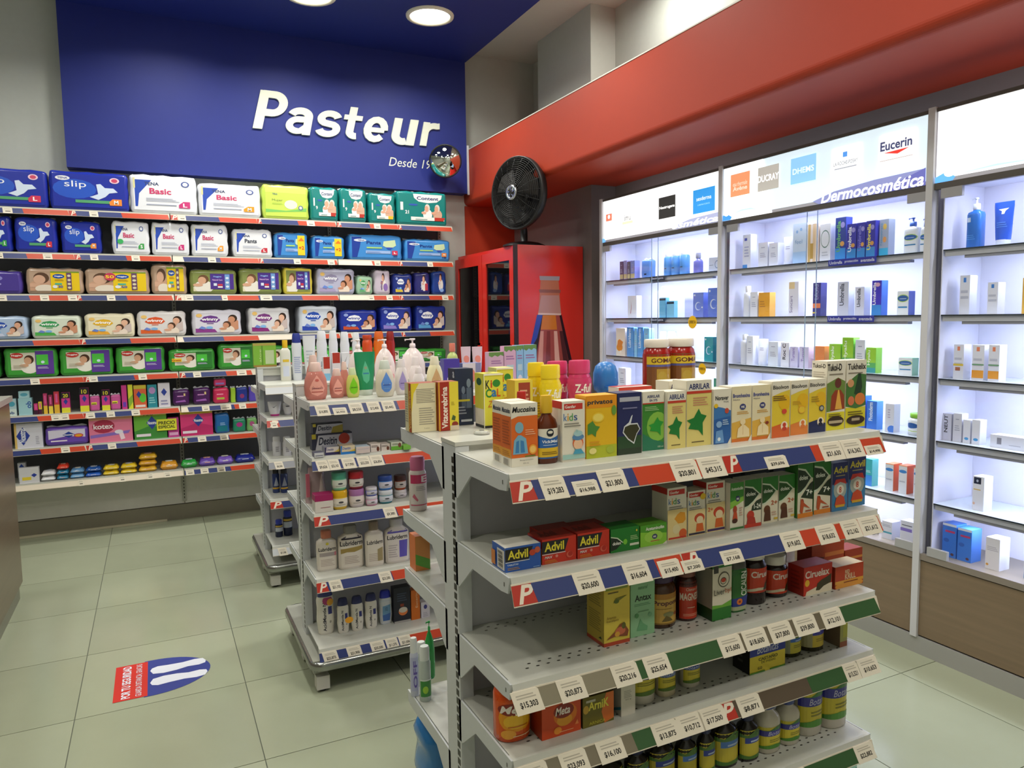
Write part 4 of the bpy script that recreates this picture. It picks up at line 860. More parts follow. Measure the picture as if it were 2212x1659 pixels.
h = wc('carton', 'box', 5, 41, 71, 860, .06, '8fbcc8', [('r', 0, 0, 1, 1, '9cc8d0'), ('t', .55, .4, .95, .8, 'ob', '2a50a0', 'bv')], 'tall aqua tampon box')
wc('carton', 'box', 5, 40, 64, 845, .05, '8fbcc8', [('r', 0, 0, 1, 1, 'a4ccd4'), ('e', .5, .5, .35, .25, '5aa4bc')], 'small aqua box stacked on tall tampon box', 0, h+.0005)
for k, (xl, xr, yt, c1, c2) in enumerate([(74, 83, 872, 'c83a7a', '3a1a30'), (84, 92, 868, 'e0c83a', '4a1a3a'), (95, 104, 850, 'b83a6a', 'e0b83a'), (106, 116, 853, '8a2a4a', 'e8d04a'), (118, 130, 846, 'c83a4a', 'e0b03a')]):
    wc('carton', 'box', 5, xl, xr, yt, .03, c1, [('r', 0, 0, 1, .4, c2), ('r', .3, .5, .7, .9, 'd85a9a')], ['pink slim sachet box', 'yellow slim sachet box', 'pink and gold slim box', 'maroon slim box', 'red and gold slim box'][k])
def noso20(n): return [('r', 0, 0, 1, 1, 'c8388a'), ('r', 0, .72, 1, 1, '221a28'), ('t', .2, .76, .8, .94, n, 'e0d03a', 'b'), ('p', [(.25, .55), (.5, .7), (.75, .55), (.5, .4)], '2a3f9a'), ('r', 0, 0, 1, .25, 'e0d83a')]
wc('carton', 'box', 5, 134, 153, 848, .04, 'c8388a', noso20('20'), 'pink box with black lid marked 20')
for k, (xl, xr) in enumerate([(174, 194), (221, 239)]):
    wc('carton', 'box', 5, xl, xr, (838, 842)[k], .04, 'c8388a', noso20('10'), 'pink box with black lid marked 10')
    wc('sanitary_pack', 'pack', 5, xr+.5, xr+23, 856-3*k, .05, 'c85a9a', [('r', 0, 0, 1, 1, 'c85a9a'), ('r', .0, .4, .8, .62, 'e0d83a'), ('l', .05, .44, .7, .58, 1, '3a2a30')], 'soft pink pad pack with yellow strip', 0, None, 'K')
wc('carton', 'box', 5, 264, 276, 832, .04, 'c8388a', [('r', .2, .1, .8, .3, '6a3ab0')], 'plain tall magenta carton')
wc('carton', 'box', 5, 278, 289, 831, .04, 'd8d83a', [('p', [(0, 0), (1, .3), (1, .6), (0, .4)], '8ab03a')], 'tall lime yellow carton')
wc('carton', 'box', 5, 290.5, 318, 832, .05, 'd8603a', [('r', 0, .84, 1, 1, 'c8b83a'), ('e', .7, .45, .28, .2, '5ac03a'), ('p', [(.2, .6), (.4, .75), (.6, .6), (.4, .45)], '2a3f9a'), ('r', .1, .05, .9, .15, 'e8d8d0')], 'orange carton with green disc')
wc('carton', 'box', 5, 320, 341, 831, .05, '2a8a9a', [('e', .5, .75, .35, .15, 'b08ac0'), ('l', .15, .2, .8, .5, 3, '8fd0d4')], 'teal carton')
wc('carton', 'box', 5, 343, 369, 827, .05, 'd8d4e0', [('p', [(.25, .62), (.5, .78), (.75, .62), (.5, .46)], '2a3f9a'), ('l', .2, .1, .8, .35, 2, '8a8ab0')], 'white carton with blue diamond')
for k, (xl, xr, yt) in enumerate([(374, 411, 842), (418, 456, 838)]):
    wc('sanitary_pack', 'pack', 5, xl, xr, yt, .08, '4a1f5a', [('r', 0, 0, 1, 1, '4a1f5a'), ('l', .15, .6, .7, .8, 1, 'c88ac8'), ('r', .72, .65, .86, .88, 'e0c88a'), ('p', [(0, .2), (.8, .3), (.9, .12), (0, .1)], '9a5ab0')], 'dark purple pad pack', 0, None, 'K')
h = wc('sanitary_pack', 'pack', 5, 461, 496, 838, .08, 'c8305a', [('r', 0, 0, 1, 1, 'c8305a'), ('l', .1, .6, .7, .8, 1, 'f0a0b8'), ('r', .1, .15, .8, .35, 'a8b04a')], 'crimson pad pack', 0, None, 'K')
wc('sanitary_pack', 'pack', 5, 462, 489, 819, .08, 'c83a6a', [('r', 0, 0, 1, 1, 'c83a6a'), ('r', .05, .15, .9, .5, '8a7ac8')], 'pink pad pack stacked on crimson pack', 0, h+.013, 'K')
wc('sanitary_pack', 'pack', 5, 499, 510, 838, .06, '9ac03a', [('r', 0, 0, 1, 1, '9ac03a')], 'small lime pad pack', 0, None, 'K')
wc('sanitary_pack', 'pack', 5, 511, 536, 837, .06, '2a3a90', [('r', 0, 0, 1, 1, '2a3a90'), ('e', .5, .4, .3, .2, '8a3a6a')], 'small navy pad pack', 0, None, 'K')
wc('sanitary_pack', 'pack', 5, 538, 556, 835, .06, '5a4ab0', [('r', 0, 0, 1, 1, '5a4ab0')], 'small violet pad pack', 0, None, 'K')
wc('carton', 'box', 6, 33, 94, 914, .09, 'd4d4e0', [('r', 0, 0, .08, 1, 'd8b86a'), ('p', [(.06, .5), (.3, .85), (.55, .5), (.3, .12)], '2a3f9a'), ('t', .16, .25, .4, .8, 'Nosotras', 'e8ecf4', 'bv'), ('l', .75, .15, .88, .5, 5, 'a8a8b8')], 'large white pad box with blue diamond')
wc('sanitary_pack', 'pack', 6, 98, 193, 922, .09, '6a4ab0', nosot('d8d4e8', '6a4ab0')+[('e', .82, .5, .13, .16, 'c83a5a'), ('e', .82, .5, .1, .1, 'e8a82c')], 'wide purple and white pad pack', 0, None, 'K')
wc('carton', 'box', 6, 194, 288, 899, .09, 'd85a8a', [('r', 0, 0, 1, 1, 'e07a9a'), ('r', 0, .86, 1, 1, 'e8a88a'), ('e', .33, .62, .26, .26, 'a82a4a'), ('t', .1, .52, .56, .72, 'kotex', 'f0e4ea', 'b'), ('p', [(.02, .18), (.9, .3), (.95, .42), (.02, .3)], '8a6ac0'), ('e', .68, .38, .1, .08, 'e4e0ee'), ('p', [(.72, .06), (.82, .1), (.78, .34), (.68, .3)], 'f0d8e4')], 'large pink pad box with red oval')
wc('carton', 'box', 6, 291, 362, 890, .09, '6ab03a', nosot('6ab03a', '3f8a3a', 'd8c83a')+[('t', .3, .87, .6, .98, '120', '8a5a1a', 'b')], 'lime green pad box with yellow top')
wc('carton', 'box', 6, 364, 388, 902, .07, 'b83a8a', [('r', 0, 0, 1, 1, 'b83a8a'), ('r', .1, .1, .9, .25, 'e0a8d0')], 'magenta carton behind yellow price card')
wc('carton', 'box', 6, 391, 461, 886, .09, 'd83a7a', nosot('d83a7a', 'c02a6a', 'd8b83a'), 'hot pink pad box with yellow top')
wc('sanitary_pack', 'pack', 6, 465, 497, 893, .07, '2a6ab0', [('r', 0, 0, 1, 1, '2a6ab0'), ('r', 0, 0, 1, .35, '1f7a8a'), ('l', .3, .4, .8, .6, 2, 'a0c8e8')], 'blue pad pack', 0, None, 'K')
wc('sanitary_pack', 'pack', 6, 504, 532, 905, .06, '2f8a6a', [('r', 0, 0, 1, 1, '2f8a6a'), ('e', .5, .6, .35, .25, 'b03a8a')], 'green pad pack with pink oval', 0, None, 'K')
wc('sanitary_pack', 'pack', 6, 534, 556, 903, .06, '7ab06a', [('r', 0, 0, 1, 1, '7ab06a'), ('e', .5, .6, .35, .25, 'b05a8a')], 'pale green pad pack', 0, None, 'K')
m = thing('price_card', 'yellow card reading PRECIO ESPECIAL taped to the green pad box', 'sign', (xat(362, WY, WZ[6]), WY+.012, WZ[6]+.055))
MB().box(-.065, .065, 0, .0015, 0, .082, P('e0e03a')).build('card', m)
mk = MB(); art(mk, [('t', .08, .52, .92, .82, 'PRECIO', '20241c', 'b'), ('t', .08, .18, .92, .44, 'ESPECIAL', '20241c', 'b')], lambda u, v, e: (-.065+.13*u, -e, .082*v)); mk.build('lettering', m)
# bottom wall row: sachet boxes and wipes
wc('carton', 'box', 7, 40, 58, 1000, .05, 'd0d4dc', [('p', [(.2, .8), (.5, .95), (.8, .8), (.5, .65)], '2a50b0')], 'tall white carton with small diamond', .07)
wc('carton', 'box', 7, 42, 86, 1010, .045, 'd0d0d4', [('r', .15, .2, .6, .4, 'e0c83a'), ('p', [(.6, .5), (.75, .62), (.9, .5), (.75, .36)], '2a3f9a')], 'wide white carton with yellow patch', .0)
def ww(xl, xr, hh, c, tcol, ds, z=None, dY=0, k=0):
    row = WALLP % RN[7]; z = z or WZ[7]; Y = WY+.02+dY; X0, X1 = xat(xl, Y, z), xat(xr, Y, z)
    t = place('W', 'wipes_pack', 'wipes', ((X0+X1)/2, Y+.055, z), 0, ds, row, 'wet wipes '+row); wipes(t, X1-X0-.003, .11, hh, c, tcol, k); return z+hh*1.03
sets = [(88, 121, [('d8d8dc', 'white'), ('d8d8dc', 'white')], 1), (122, 149, [('2a7aa0', 'teal'), ('2a7aa0', 'teal'), ('d8402c', 'red')], 2), (151, 183, [('6aa0d0', 'light blue'), ('5a8ab8', 'light blue')], 3), (184, 220, [('2a60c0', 'royal blue'), ('22509a', 'royal blue')], 4),
        (222, 258, [('e0c02c', 'yellow'), ('e0c02c', 'yellow')], 6), (260, 297, [('e0c02c', 'yellow'), ('e0c02c', 'yellow')], 7), (299, 340, [('d8a82c', 'gold'), ('d09a24', 'gold'), ('d8a82c', 'gold')], 8), (346, 386, [('d8982c', 'orange gold')], 9), (391, 428, [('2fa044', 'green')], 10), (430, 467, [('6a4ab0', 'purple')], 11), (469, 506, [('7a5ac0', 'violet')], 12), (508, 553, [('1f2a90', 'navy')], 13)]
for (xl, xr, st, k) in sets:
    z = None; n = len(st)
    for q, (c_, nm) in enumerate(st):
        hh = .034 if n > 1 else (.06 if k >= 9 else .03)
        if k == 8: hh = .042
        where = '' if n == 1 else (['bottom one of ', 'top one of '][q] if n == 2 else ['bottom one of ', 'middle one of ', 'top one of '][q])
        ds = f'{nm} wipes pack' if n == 1 else f'{nm} wipes pack, {where}{"two" if n == 2 else "three"}'
        if k == 2 and q == 2: ds = 'red wipes pack topping teal ones'
        if k == 7: ds = ds.replace('yellow', 'yellow right-hand')
        if k == 6: ds = ds.replace('yellow', 'yellow left-hand')
        z = ww(xl, xr, hh, c_, ['e8e4d8', 'd0d8e8', 'e8b0a0'][k % 3], ds, z, 0, k*3+q)+.0005
# ---------------------------------------------------------------- goods on the nearest stand
def gc(row, z, xl, xr, yt, yb, D, base, ds, F, L=(), T=(), Y=None, name='medicine_carton', behind=None):
    X0, X1, Y, H = spanY(xl, xr, yt, yb, z, Y); X0, X1, Y = settle(X0, X1, Y, D*(2.1 if behind else 1)+.001, z, H)
    t = place('C', name, 'box', ((X0+X1)/2, Y+D/2, z), 0, ds, row); carton(t, X1-X0-.0012, D, H, base, F, L, T)
    if behind:
        t2 = place('C', name, 'box', ((X0+X1)/2+.002, Y+D*1.5+.003, z), 0, behind, row)
        for ch in list(t.children): c_ = ch.copy(); COL.objects.link(c_); c_.parent = t2
    return t
def gb(row, z, xl, xr, yt, yb, shape, body, cap, ds, F=(), sy=.7, Y=None, name=None, cat=None, **k):
    X0, X1, Y, H = spanY(xl, xr, yt, yb, z, Y); X0, X1, Y = settle(X0, X1, Y, (X1-X0)*sy+.001, z, H); W = X1-X0-.001
    nm = name or {'jar': 'medicine_jar', 'big': 'gummy_jar', 'round': 'cream_jar', 'syrup': 'syrup_bottle', 'pump': 'pump_bottle', 'spray': 'spray_bottle', 'shaker': 'powder_bottle'}.get(shape, 'lotion_bottle')
    if 'jar' in nm: cat = cat or 'jar'
    t = place('B', nm, cat or 'bottle', ((X0+X1)/2, Y+W*sy/2+.001, z), 0, ds, row); bottle(t, shape, W, H, body, cap, F, sy, **k); return t
Fr = "on the nearest stand's top shelf"
z = 1.211
W_ = 'e6e0d0'
muc = [('r', 0, 0, 1, 1, W_), ('r', 0, .14, 1, .8, 'df6a22'), ('p', [(0, .8), (0, .76), (.5, .84), (1, .80), (1, .86), (0, .86)], W_), ('t', .04, .86, .92, .95, 'Mucosina', '1f2024', 'bi'), ('e', .3, .62, .16, .09, '7fb0c4'), ('p', [(.05, .2), (.1, .42), (.25, .5), (.36, .5), (.55, .44), (.62, .2)], '7ab0cc'), ('p', [(.14, .22), (.18, .4), (.28, .42), (.28, .22)], '3f7fb8'), ('p', [(.34, .22), (.34, .42), (.46, .4), (.5, .22)], '3f7fb8'), ('e', .8, .26, .15, .08, 'f0a032'), ('e', .8, .26, .11, .055, 'f8c86a'), ('r', .5, .15, .9, .165, '3f8a3a'), ('l', .52, .5, .9, .6, 3, 'f0b48a'), ('t', .3, .085, .8, .11, 'Suspensión', '4a4640'), ('t', .42, .04, .64, .06, '120 mL', '4a4640')]
mucL = [('r', 0, 0, 1, 1, W_), ('r', 0, .14, 1, .8, 'd4641f'), ('r', 0, .14, 1, .28, 'd8962c'), ('t', .08, .85, .92, .93, 'Mucosina', '2a3550', 'bi'), ('l', .12, .35, .88, .75, 9, 'a84a18'), ('l', .12, .17, .88, .26, 3, 'b87a20')]+[('r', .2+.055*i, .02, .2+.055*i+(.03 if i % 3 else .015), .12, '6a6660') for i in range(11)]
gc(Fr, z, 1104.5, 1162.5, 873, 1010, .043, W_, 'orange cough syrup carton with blue torso, in front', muc, mucL, (), None, 'medicine_carton', 'orange cough syrup carton hidden behind its twin')
gb(Fr, z, 1163, 1212, 857, 1005, 'syrup', '5a2408', 'e0b42c', 'amber syrup bottle with yellow cap', [('r', 0, 0, 1, 1, '2f68b0'), ('r', .0, .78, 1, 1, W_), ('p', [(0, .78), (1, .78), (.5, .66)], W_), ('r', 0, .05, 1, .36, 'e0b82c'), ('e', .5, .86, .12, .13, '1d2430'), ('e', .5, .88, .08, .05, 'e6e0d0'), ('t', .2, .52, .8, .62, 'VickMiel', 'e8ecf2', 'b'), ('l', .25, .44, .75, .5, 1, 'b0c4e4'), ('l', .2, .14, .8, .26, 2, '8a6a1a')], .66, ring=None)
kd = lambda c3: [('r', 0, 0, 1, 1, W_), ('r', .08, .86, .9, .96, 'c8362c'), ('t', .12, .885, .6, .935, 'Genfar', 'f0e4da', 'b'), ('t', .06, .68, .2, .80, 'k', '2a6ab0'), ('t', .22, .68, .28, .80, 'i', 'e0a02c'), ('t', .3, .68, .46, .80, 'd', '3f9a4a'), ('t', .5, .68, .66, .765, 's', '2f5a9a'), ('l', .08, .58, .8, .66, 2, '8a867c')]
gc(Fr, z, 1214.5, 1264, 868, 999, .045, W_, 'white children\'s cough carton with drawn child in blue hat', kd(0)+[('r', .0, .04, 1, .12, '9fc8c0'), ('e', .68, .3, .24, .1, 'e0693a'), ('e', .68, .28, .2, .09, 'f0c4a0'), ('e', .68, .4, .26, .055, '5a8ab8'), ('e', .68, .46, .2, .05, 'a8ccd0'), ('e', .62, .5, .06, .025, '9fc4c4'), ('p', [(.45, .12), (.55, .2), (.8, .2), (.95, .12)], '4aa0c0')], [('r', 0, .88, 1, 1, 'c8362c')])
gc(Fr, z, 1266, 1332.5, 856, 992, .045, 'e8a81e', 'yellow orange privatos honey carton', [('r', 0, 0, 1, 1, 'e6b81e'), ('r', 0, .8, 1, 1, 'e8961a'), ('r', 0, 0, 1, .2, 'b4bc2c'), ('t', .04, .84, .86, .93, 'privatos', '20343f', 'b'), ('e', .38, .65, .2, .08, 'f0cc3a'), ('e', .38, .65, .16, .06, 'f4dc6a'), ('p', [(.04, .55), (.2, .6), (.3, .52), (.44, .5), (.32, .42), (.3, .34), (.18, .4), (.04, .38)], '4f8a3a'), ('e', .78, .12, .14, .06, 'a8b83a'), ('l', .1, .2, .45, .3, 2, 'd89a1c'), ('e', .2, .12, .12, .05, 'e8dc8a'), ('e', .9, .75, .08, .08, '6a9a3a')])
gc(Fr, z, 1333.5, 1386, 850, 984, .045, '2a2a50', 'dark navy carton with glowing drop outline', [('r', 0, 0, 1, 1, '252a5c'), ('r', 0, 0, 1, .3, '2a4a2c'), ('r', 0, 0, 1, .1, '2a3a28'), ('r', .08, .86, .92, .93, 'b4b4c0'), ('p', [(.56, .62), (.62, .64), (.54, .5), (.82, .5), (.94, .4), (.8, .32), (.68, .16), (.42, .24), (.2, .36), (.26, .46), (.46, .52)], 'd8dce0'), ('p', [(.52, .48), (.8, .48), (.9, .4), (.78, .33), (.66, .19), (.44, .26), (.24, .37), (.3, .45)], '3a3a22'), ('l', .2, .74, .8, .79, 1, '7a7aa0')])
leaf = lambda c, x, y, sx, sy: ('p', [(x+sx*a, y+sy*b) for a, b in [(-.5, .1), (-.15, .18), (.1, .5), (.22, .3), (.5, .22), (.3, -.02), (.32, -.5), (.1, -.28), (-.42, -.2), (-.3, -.02)]], c)
gc(Fr, z, 1387, 1434, 847, 975, .045, W_, 'green and white ivy leaf carton', [('r', 0, 0, 1, 1, '3f8a32'), ('e', .7, .4, .5, .25, '8ac04a'), ('p', [(0, 0), (1, 0), (1, .12), (.5, .18), (0, .3)], '2a7a5a'), ('r', 0, .8, 1, 1, W_), ('t', .2, .89, .8, .94, 'ABRILAR', '24306a', 'b'), ('t', .32, .83, .68, .87, 'EA 575', '24306a', 'b'), ('r', 0, .79, 1, .81, 'c8402c'), leaf('2a9a3a', .62, .4, .7, .32), ('l', .1, .68, .75, .76, 3, 'a8d090'), ('t', .7, .04, .95, .07, '100 ml', 'd8e4c8')], (), ())
ab = [('r', 0, 0, 1, 1, 'e0cf7c'), ('r', 0, .84, 1, 1, W_), ('t', .08, .865, .92, .95, 'ABRILAR', '24306a', 'b'), ('r', 0, .80, 1, .84, 'c8402c'), ('l', .25, .62, .85, .76, 4, 'c88a6a'), leaf('1f7a34', .4, .36, .8, .42), ('l', .2, .06, .7, .09, 1, '5a4a2c')]
gc(Fr, z, 1438, 1481, 847, 971.5, .045, W_, 'shorter cream ivy leaf carton', ab)
gc(Fr, z, 1482, 1536, 823, 966, .05, W_, 'taller cream ivy leaf carton', ab)
gc(Fr, z, 1444, 1488, 824, 966, .05, W_, 'cream ivy leaf carton standing behind shorter one', ab, (), (), 1.32)
gc(Fr, z, 1537, 1578, 842, 961, .05, W_, 'blue and white cold carton with torso figure', [('r', 0, 0, 1, 1, W_), ('p', [(0, 0), (1, 0), (1, .6), (.5, .66), (0, .7)], '3f78b8'), ('p', [(0, 0), (1, 0), (1, .5), (0, .45)], '2f62a8'), ('t', .08, .80, .85, .88, 'Noraver', '2a2e38', 'b'), ('t', .55, .75, .85, .78, 'TOS', '2a2e38'), ('e', .12, .7, .12, .04, 'e8c02c'), ('e', .75, .6, .12, .05, 'c8503a'), ('e', .3, .36, .17, .06, '8ab0dc'), ('p', [(.08, .02), (.12, .24), (.5, .26), (.6, .02)], '6a9ad0'), ('e', .3, .09, .09, .035, 'e0ecf6'), ('p', [(.8, 0), (1, 0), (1, .12)], W_), ('l', .5, .35, .85, .46, 3, 'b8d0ea')])
bro = [('r', 0, 0, 1, 1, 'e8dcb8'), ('p', [(0, .35), (1, .42), (1, 0), (0, 0)], 'e0b04a'), ('r', 0, 0, 1, .06, 'd8752c'), ('t', .04, .8, .92, .87, 'Bromhexina', '3a4690', 'b'), ('t', .04, .75, .4, .78, 'Adultos', '6a6a80'), ('e', .55, .63, .16, .055, '3a3f78'), ('t', .46, .605, .66, .65, 'MK', 'e8e4dc', 'b'), ('l', .25, .5, .85, .56, 2, 'c8963a'), ('e', .55, .36, .14, .06, 'f0dcae'), ('p', [(.25, .08), (.3, .24), (.5, .3), (.65, .3), (.88, .22), (.9, .08)], 'f0dcae'), ('r', .55, .12, .56, .28, 'c8863a'), ('p', [(.82, 0), (1, 0), (1, .12)], W_)]
gc(Fr, z, 1579.5, 1622, 836, 956, .045, W_, 'pale yellow adult cough carton with outlined torso', bro)
gc(Fr, z, 1623.5, 1663, 833, 951, .045, W_, 'pale yellow adult cough carton with outlined torso', bro+[('e', .8, .3, .1, .03, '8a3a2a')])
bis = lambda c, bot: [('r', 0, 0, 1, 1, 'e6c93a'), ('p', [(0, .74), (0, 1), (1, 1), (1, .84), (.5, .8)], W_), ('t', .04, .86, .92, .93, 'Bisolvon', '3a3630', 'b'), ('e', .7, .62, .34, .14, 'e8b81e'), ('p', [(0, 0), (1, 0), (1, .16), (.5, .24), (0, .2)], bot), ('e', .7, .2, .2, .085, 'f0e4c8'), ('e', .7, .22, .1, .04, c), ('e', .7, .15, .14, .035, c)]
gc(Fr, z, 1664.5, 1704.5, 825, 947, .045, W_, 'yellow syrup carton with strawberry and orange base', bis('c8402c', 'd8642c')+[('l', .04, .66, .8, .76, 3, '6a4a2c'), ('e', .68, .46, .14, .045, 'd84a3a')])
gc(Fr, z, 1706, 1744, 823, 941, .045, W_, 'yellow syrup carton with plain orange base', bis('e07a3a', 'e0823a')+[('l', .1, .56, .6, .64, 3, 'c89a2c'), ('e', .62, .46, .2, .07, 'e8a43a'), ('e', .62, .46, .17, .058, 'ecc83a')])
gc(Fr, z, 1745.5, 1782, 820, 936, .045, W_, 'yellow syrup carton with navy base', bis('1f2038', '1f2a58')+[('l', .12, .58, .6, .7, 3, 'a8862c'), ('e', .74, .45, .15, .055, '3a4058'), ('e', .74, .45, .1, .035, 'b8b8a8')])
gc(Fr, z, 1783.5, 1823, 781, 931, .046, W_, 'tall carton with glowing chest figure and yellow base', [('r', 0, 0, 1, 1, 'e0d42c'), ('r', 0, .26, 1, 1, W_), ('p', [(0, .27), (1, .3), (1, .7), (.6, .76), (0, .68)], '6f8a3f'), ('p', [(.2, .28), (.25, .5), (.45, .58), (.75, .58), (.95, .5), (.98, .3)], '9a3f22'), ('e', .6, .68, .18, .07, '6a2f1c'), ('p', [(.45, .3), (.6, .58), (.66, .58), (.85, .3)], 'e8b04a'), ('t', -.0, .86, .78, .96, 'Tukol-D', '2a2420', 'b'), ('l', .1, .8, .85, .84, 1, '8a8070'), ('e', .5, .13, .45, .075, '3a2a1a'), ('r', .12, .1, .88, .14, 'b8a88a'), ('l', .1, .2, .8, .25, 2, '6a5a1c')],
   [('r', 0, 0, 1, 1, W_), ('t', .05, .9, .9, .96, 'Tukol-D', '2a2420', 'b'), ('l', .1, .5, .9, .86, 12, 'b8b0a0')])
gc(Fr, z, 1824.5, 1868, 779, 925, .046, W_, 'tall carton with fruits and dark leaves', [('r', 0, 0, 1, 1, 'e0d42c'), ('r', 0, .3, 1, 1, W_), ('p', [(0, .32), (.5, .28), (1, .32), (1, .78), (.6, .8), (0, .66)], '4a7a3a'), ('t', .06, .86, .97, .95, 'Tukhelix', '2a2420', 'b'), ('p', [(.4, .5), (.6, .8), (.72, .8), (.8, .6), (.7, .46)], '24401f'), ('e', .7, .42, .26, .09, 'e0803a'), ('e', .22, .66, .16, .06, 'd89a6a'), ('e', .25, .4, .16, .07, 'd8764a'), ('l', .08, .8, .8, .84, 1, '8a8070'), ('e', .5, .11, .46, .07, '3a2a1a'), ('r', .3, .1, .7, .14, 'b0a080'), ('l', .1, .19, .85, .26, 2, '6a5a1c')],
   [('r', 0, 0, 1, 1, W_), ('l', .1, .5, .9, .86, 12, 'b8b0a0')])
gb(Fr, z, 1118, 1152, 848, 960, 'syrup', '7a3a1c', 'b8261e', 'small bottle with patterned red cap behind amber bottle', (), .8, 1.37)
# shelf 2
R2_ = "on the nearest stand's second shelf"; z = 1.013
adv = lambda bg, mid, w='MAX': [('r', 0, 0, 1, 1, bg), ('p', [(0, .42), (.66, .42), (.78, .92), (0, .92)], '1d1c22'), ('t', .07, .5, .64, .86, 'Advil', 'e8d83a', 'b'), ('p', [(0, .38), (.68, .38), (.68, .41), (0, .41)], 'd8d8d8')]
gc(R2_, z, 1091, 1168.5, 1184.5, 1238, .058, 'd8d4cc', 'blue carton of red tablets at the left end', adv('2a5ab0', 0)+[('t', .05, .25, .36, .32, 'TABLETAS', 'c8d8f0', 'b'), ('l', .06, .08, .4, .2, 2, 'b08a5a'), ('e', .76, .66, .09, .13, 'c0452c'), ('e', .9, .74, .08, .13, 'c85a3a'), ('l', .78, .05, .96, .12, 1, '8ab0e0')],
   [('r', 0, 0, 1, 1, '2a5ab0'), ('r', .4, .06, .95, .86, 'dcd8d0')]+[('r', .5, .1+.06*i, .85, .1+.06*i+(.035 if i % 3 else .015), '3a3830') for i in range(12)]+[('r', 0, .1, .3, .7, 'c87a3a')])
am = adv('c8321e', 0)+[('t', .07, .22, .3, .32, 'MAX', 'e8dcd8', 'bi'), ('e', .42, .28, .04, .06, 'd88a7a'), ('l', .07, .04, .45, .18, 3, 'e08a3a'), ('e', .8, .26, .1, .13, 'd8604a'), ('e', .82, .28, .07, .1, 'b82c1e')]
aml = [('r', 0, 0, 1, 1, 'b02a1c'), ('r', .1, .5, .9, .9, '8a1f18')]
gc(R2_, z, 1170.5, 1245, 1167, 1221, .06, 'a02a1e', 'red tablet carton', am, aml, [('t', .1, .3, .6, .8, 'Advil', '6a1a14', 'b')])
gc(R2_, z, 1247, 1316.5, 1154, 1208, .06, 'a02a1e', 'red tablet carton', am, aml, [('t', .1, .3, .6, .8, 'Advil', '6a1a14', 'b')])
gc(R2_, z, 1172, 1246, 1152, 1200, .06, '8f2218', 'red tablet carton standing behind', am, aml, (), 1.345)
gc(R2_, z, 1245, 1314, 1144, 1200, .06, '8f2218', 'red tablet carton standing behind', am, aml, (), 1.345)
gc(R2_, z, 1318, 1381, 1145, 1196, .05, '1f6a24', 'dark green tablet carton', [('r', 0, 0, 1, 1, '1f7a2a'), ('p', [(0, .08), (0, .66), (.22, .58), (.4, .38), (.2, .14)], '1c2a1c'), ('p', [(0, .66), (0, .7), (.24, .62), (.44, .38), (.4, .38), (.22, .58)], 'd0e0c0'), ('t', .06, .32, .36, .46, 'dolex', 'e8eae0', 'b'), ('e', .5, .4, .07, .12, '7ac83a'), ('l', .68, .45, .96, .66, 3, 'a8d08a'), ('r', .66, .2, .98, .3, 'd8dcc8'), ('e', .9, .82, .03, .05, 'd8c83a')])
gc(R2_, z, 1382.5, 1440, 1137, 1183, .05, '5a9a2c', 'light green acetaminofen carton', [('r', 0, 0, 1, 1, '4f9a2a'), ('p', [(0, 0), (1, 0), (1, .5), (0, .7)], '8ac83a'), ('e', .5, .42, .35, .28, 'a0d450'), ('t', .2, .74, .9, .9, 'Acetaminofén', 'eef0e4', 'b'), ('e', .54, .42, .1, .12, '3a3f68'), ('t', .48, .37, .6, .46, 'MK', 'e8e8e0', 'b'), ('l', .38, .2, .72, .28, 1, 'b85a3a'), ('p', [(.84, 0), (1, 0), (1, .14)], W_)])
ki = lambda n, hair, body, bot: kd(0)+[('r', 0, 0, 1, .58, 'e6d29a'), ('e', .66, .38, .3, .11, hair), ('e', .68, .34, .2, .085, 'ecd8b0'), ('p', [(.45, .08), (.5, .26), (.85, .26), (.92, .08)], body), ('r', .05, .02, .98, .065, bot)]+([('t', .06, .42, .34, .5, n, 'd8693a', 'b')] if n else [])
sideW = [('r', 0, .88, 1, 1, 'c8362c')]
gc(R2_, z, 1440.5, 1482.5, 1056, 1168, .055, W_, 'cream children\'s carton with orange splash', kd(0)+[('r', 0, 0, 1, .58, 'e6cf90'), ('p', [(.35, .4), (.5, .48), (.66, .52), (.9, .5), (.95, .36), (.8, .3), (.55, .3)], 'e09a2c'), ('e', .8, .1, .2, .09, 'd8602c'), ('e', .45, .2, .2, .09, 'e6d8a8'), ('r', .05, .015, .98, .045, 'c8362c')], sideW)
gc(R2_, z, 1484.5, 1522.5, 1063, 1159, .04, W_, 'shortest cream children\'s carton, red haired drawing', ki('', 'c8502c', 'd8682c', '3a3448')+[('e', .85, .86, .16, .07, 'e8c02c')], sideW)
gc(R2_, z, 1524.5, 1565, 1043, 1151, .045, W_, 'cream children\'s carton marked 2+', ki('2+', 'c8482c', 'd8682c', '4a3468'), sideW)
gc(R2_, z, 1566.5, 1605.5, 1046, 1149, .045, W_, 'green and cream acetaminofen syrup carton with girl', [('r', 0, 0, 1, 1, 'e0dcc8'), ('p', [(0, .55), (1, .68), (1, 1), (0, 1)], '3f8a34'), ('p', [(0, .45), (1, .6), (1, .7), (0, .6)], '8ac04a'), ('t', .06, .84, .94, .91, 'Acetaminofén', 'eef0e4', 'b'), ('e', .55, .66, .16, .06, '3a3f68'), ('t', .46, .635, .66, .68, 'MK', 'e8e8e0', 'b'), ('e', .35, .44, .15, .08, 'b0482c'), ('p', [(.15, .2), (.25, .38), (.48, .38), (.55, .2)], 'c8502c'), ('e', .34, .2, .2, .05, '4a2a20'), ('r', 0, .02, 1, .06, '3a7a3a'), ('l', .65, .3, .9, .5, 4, 'c8a090')])
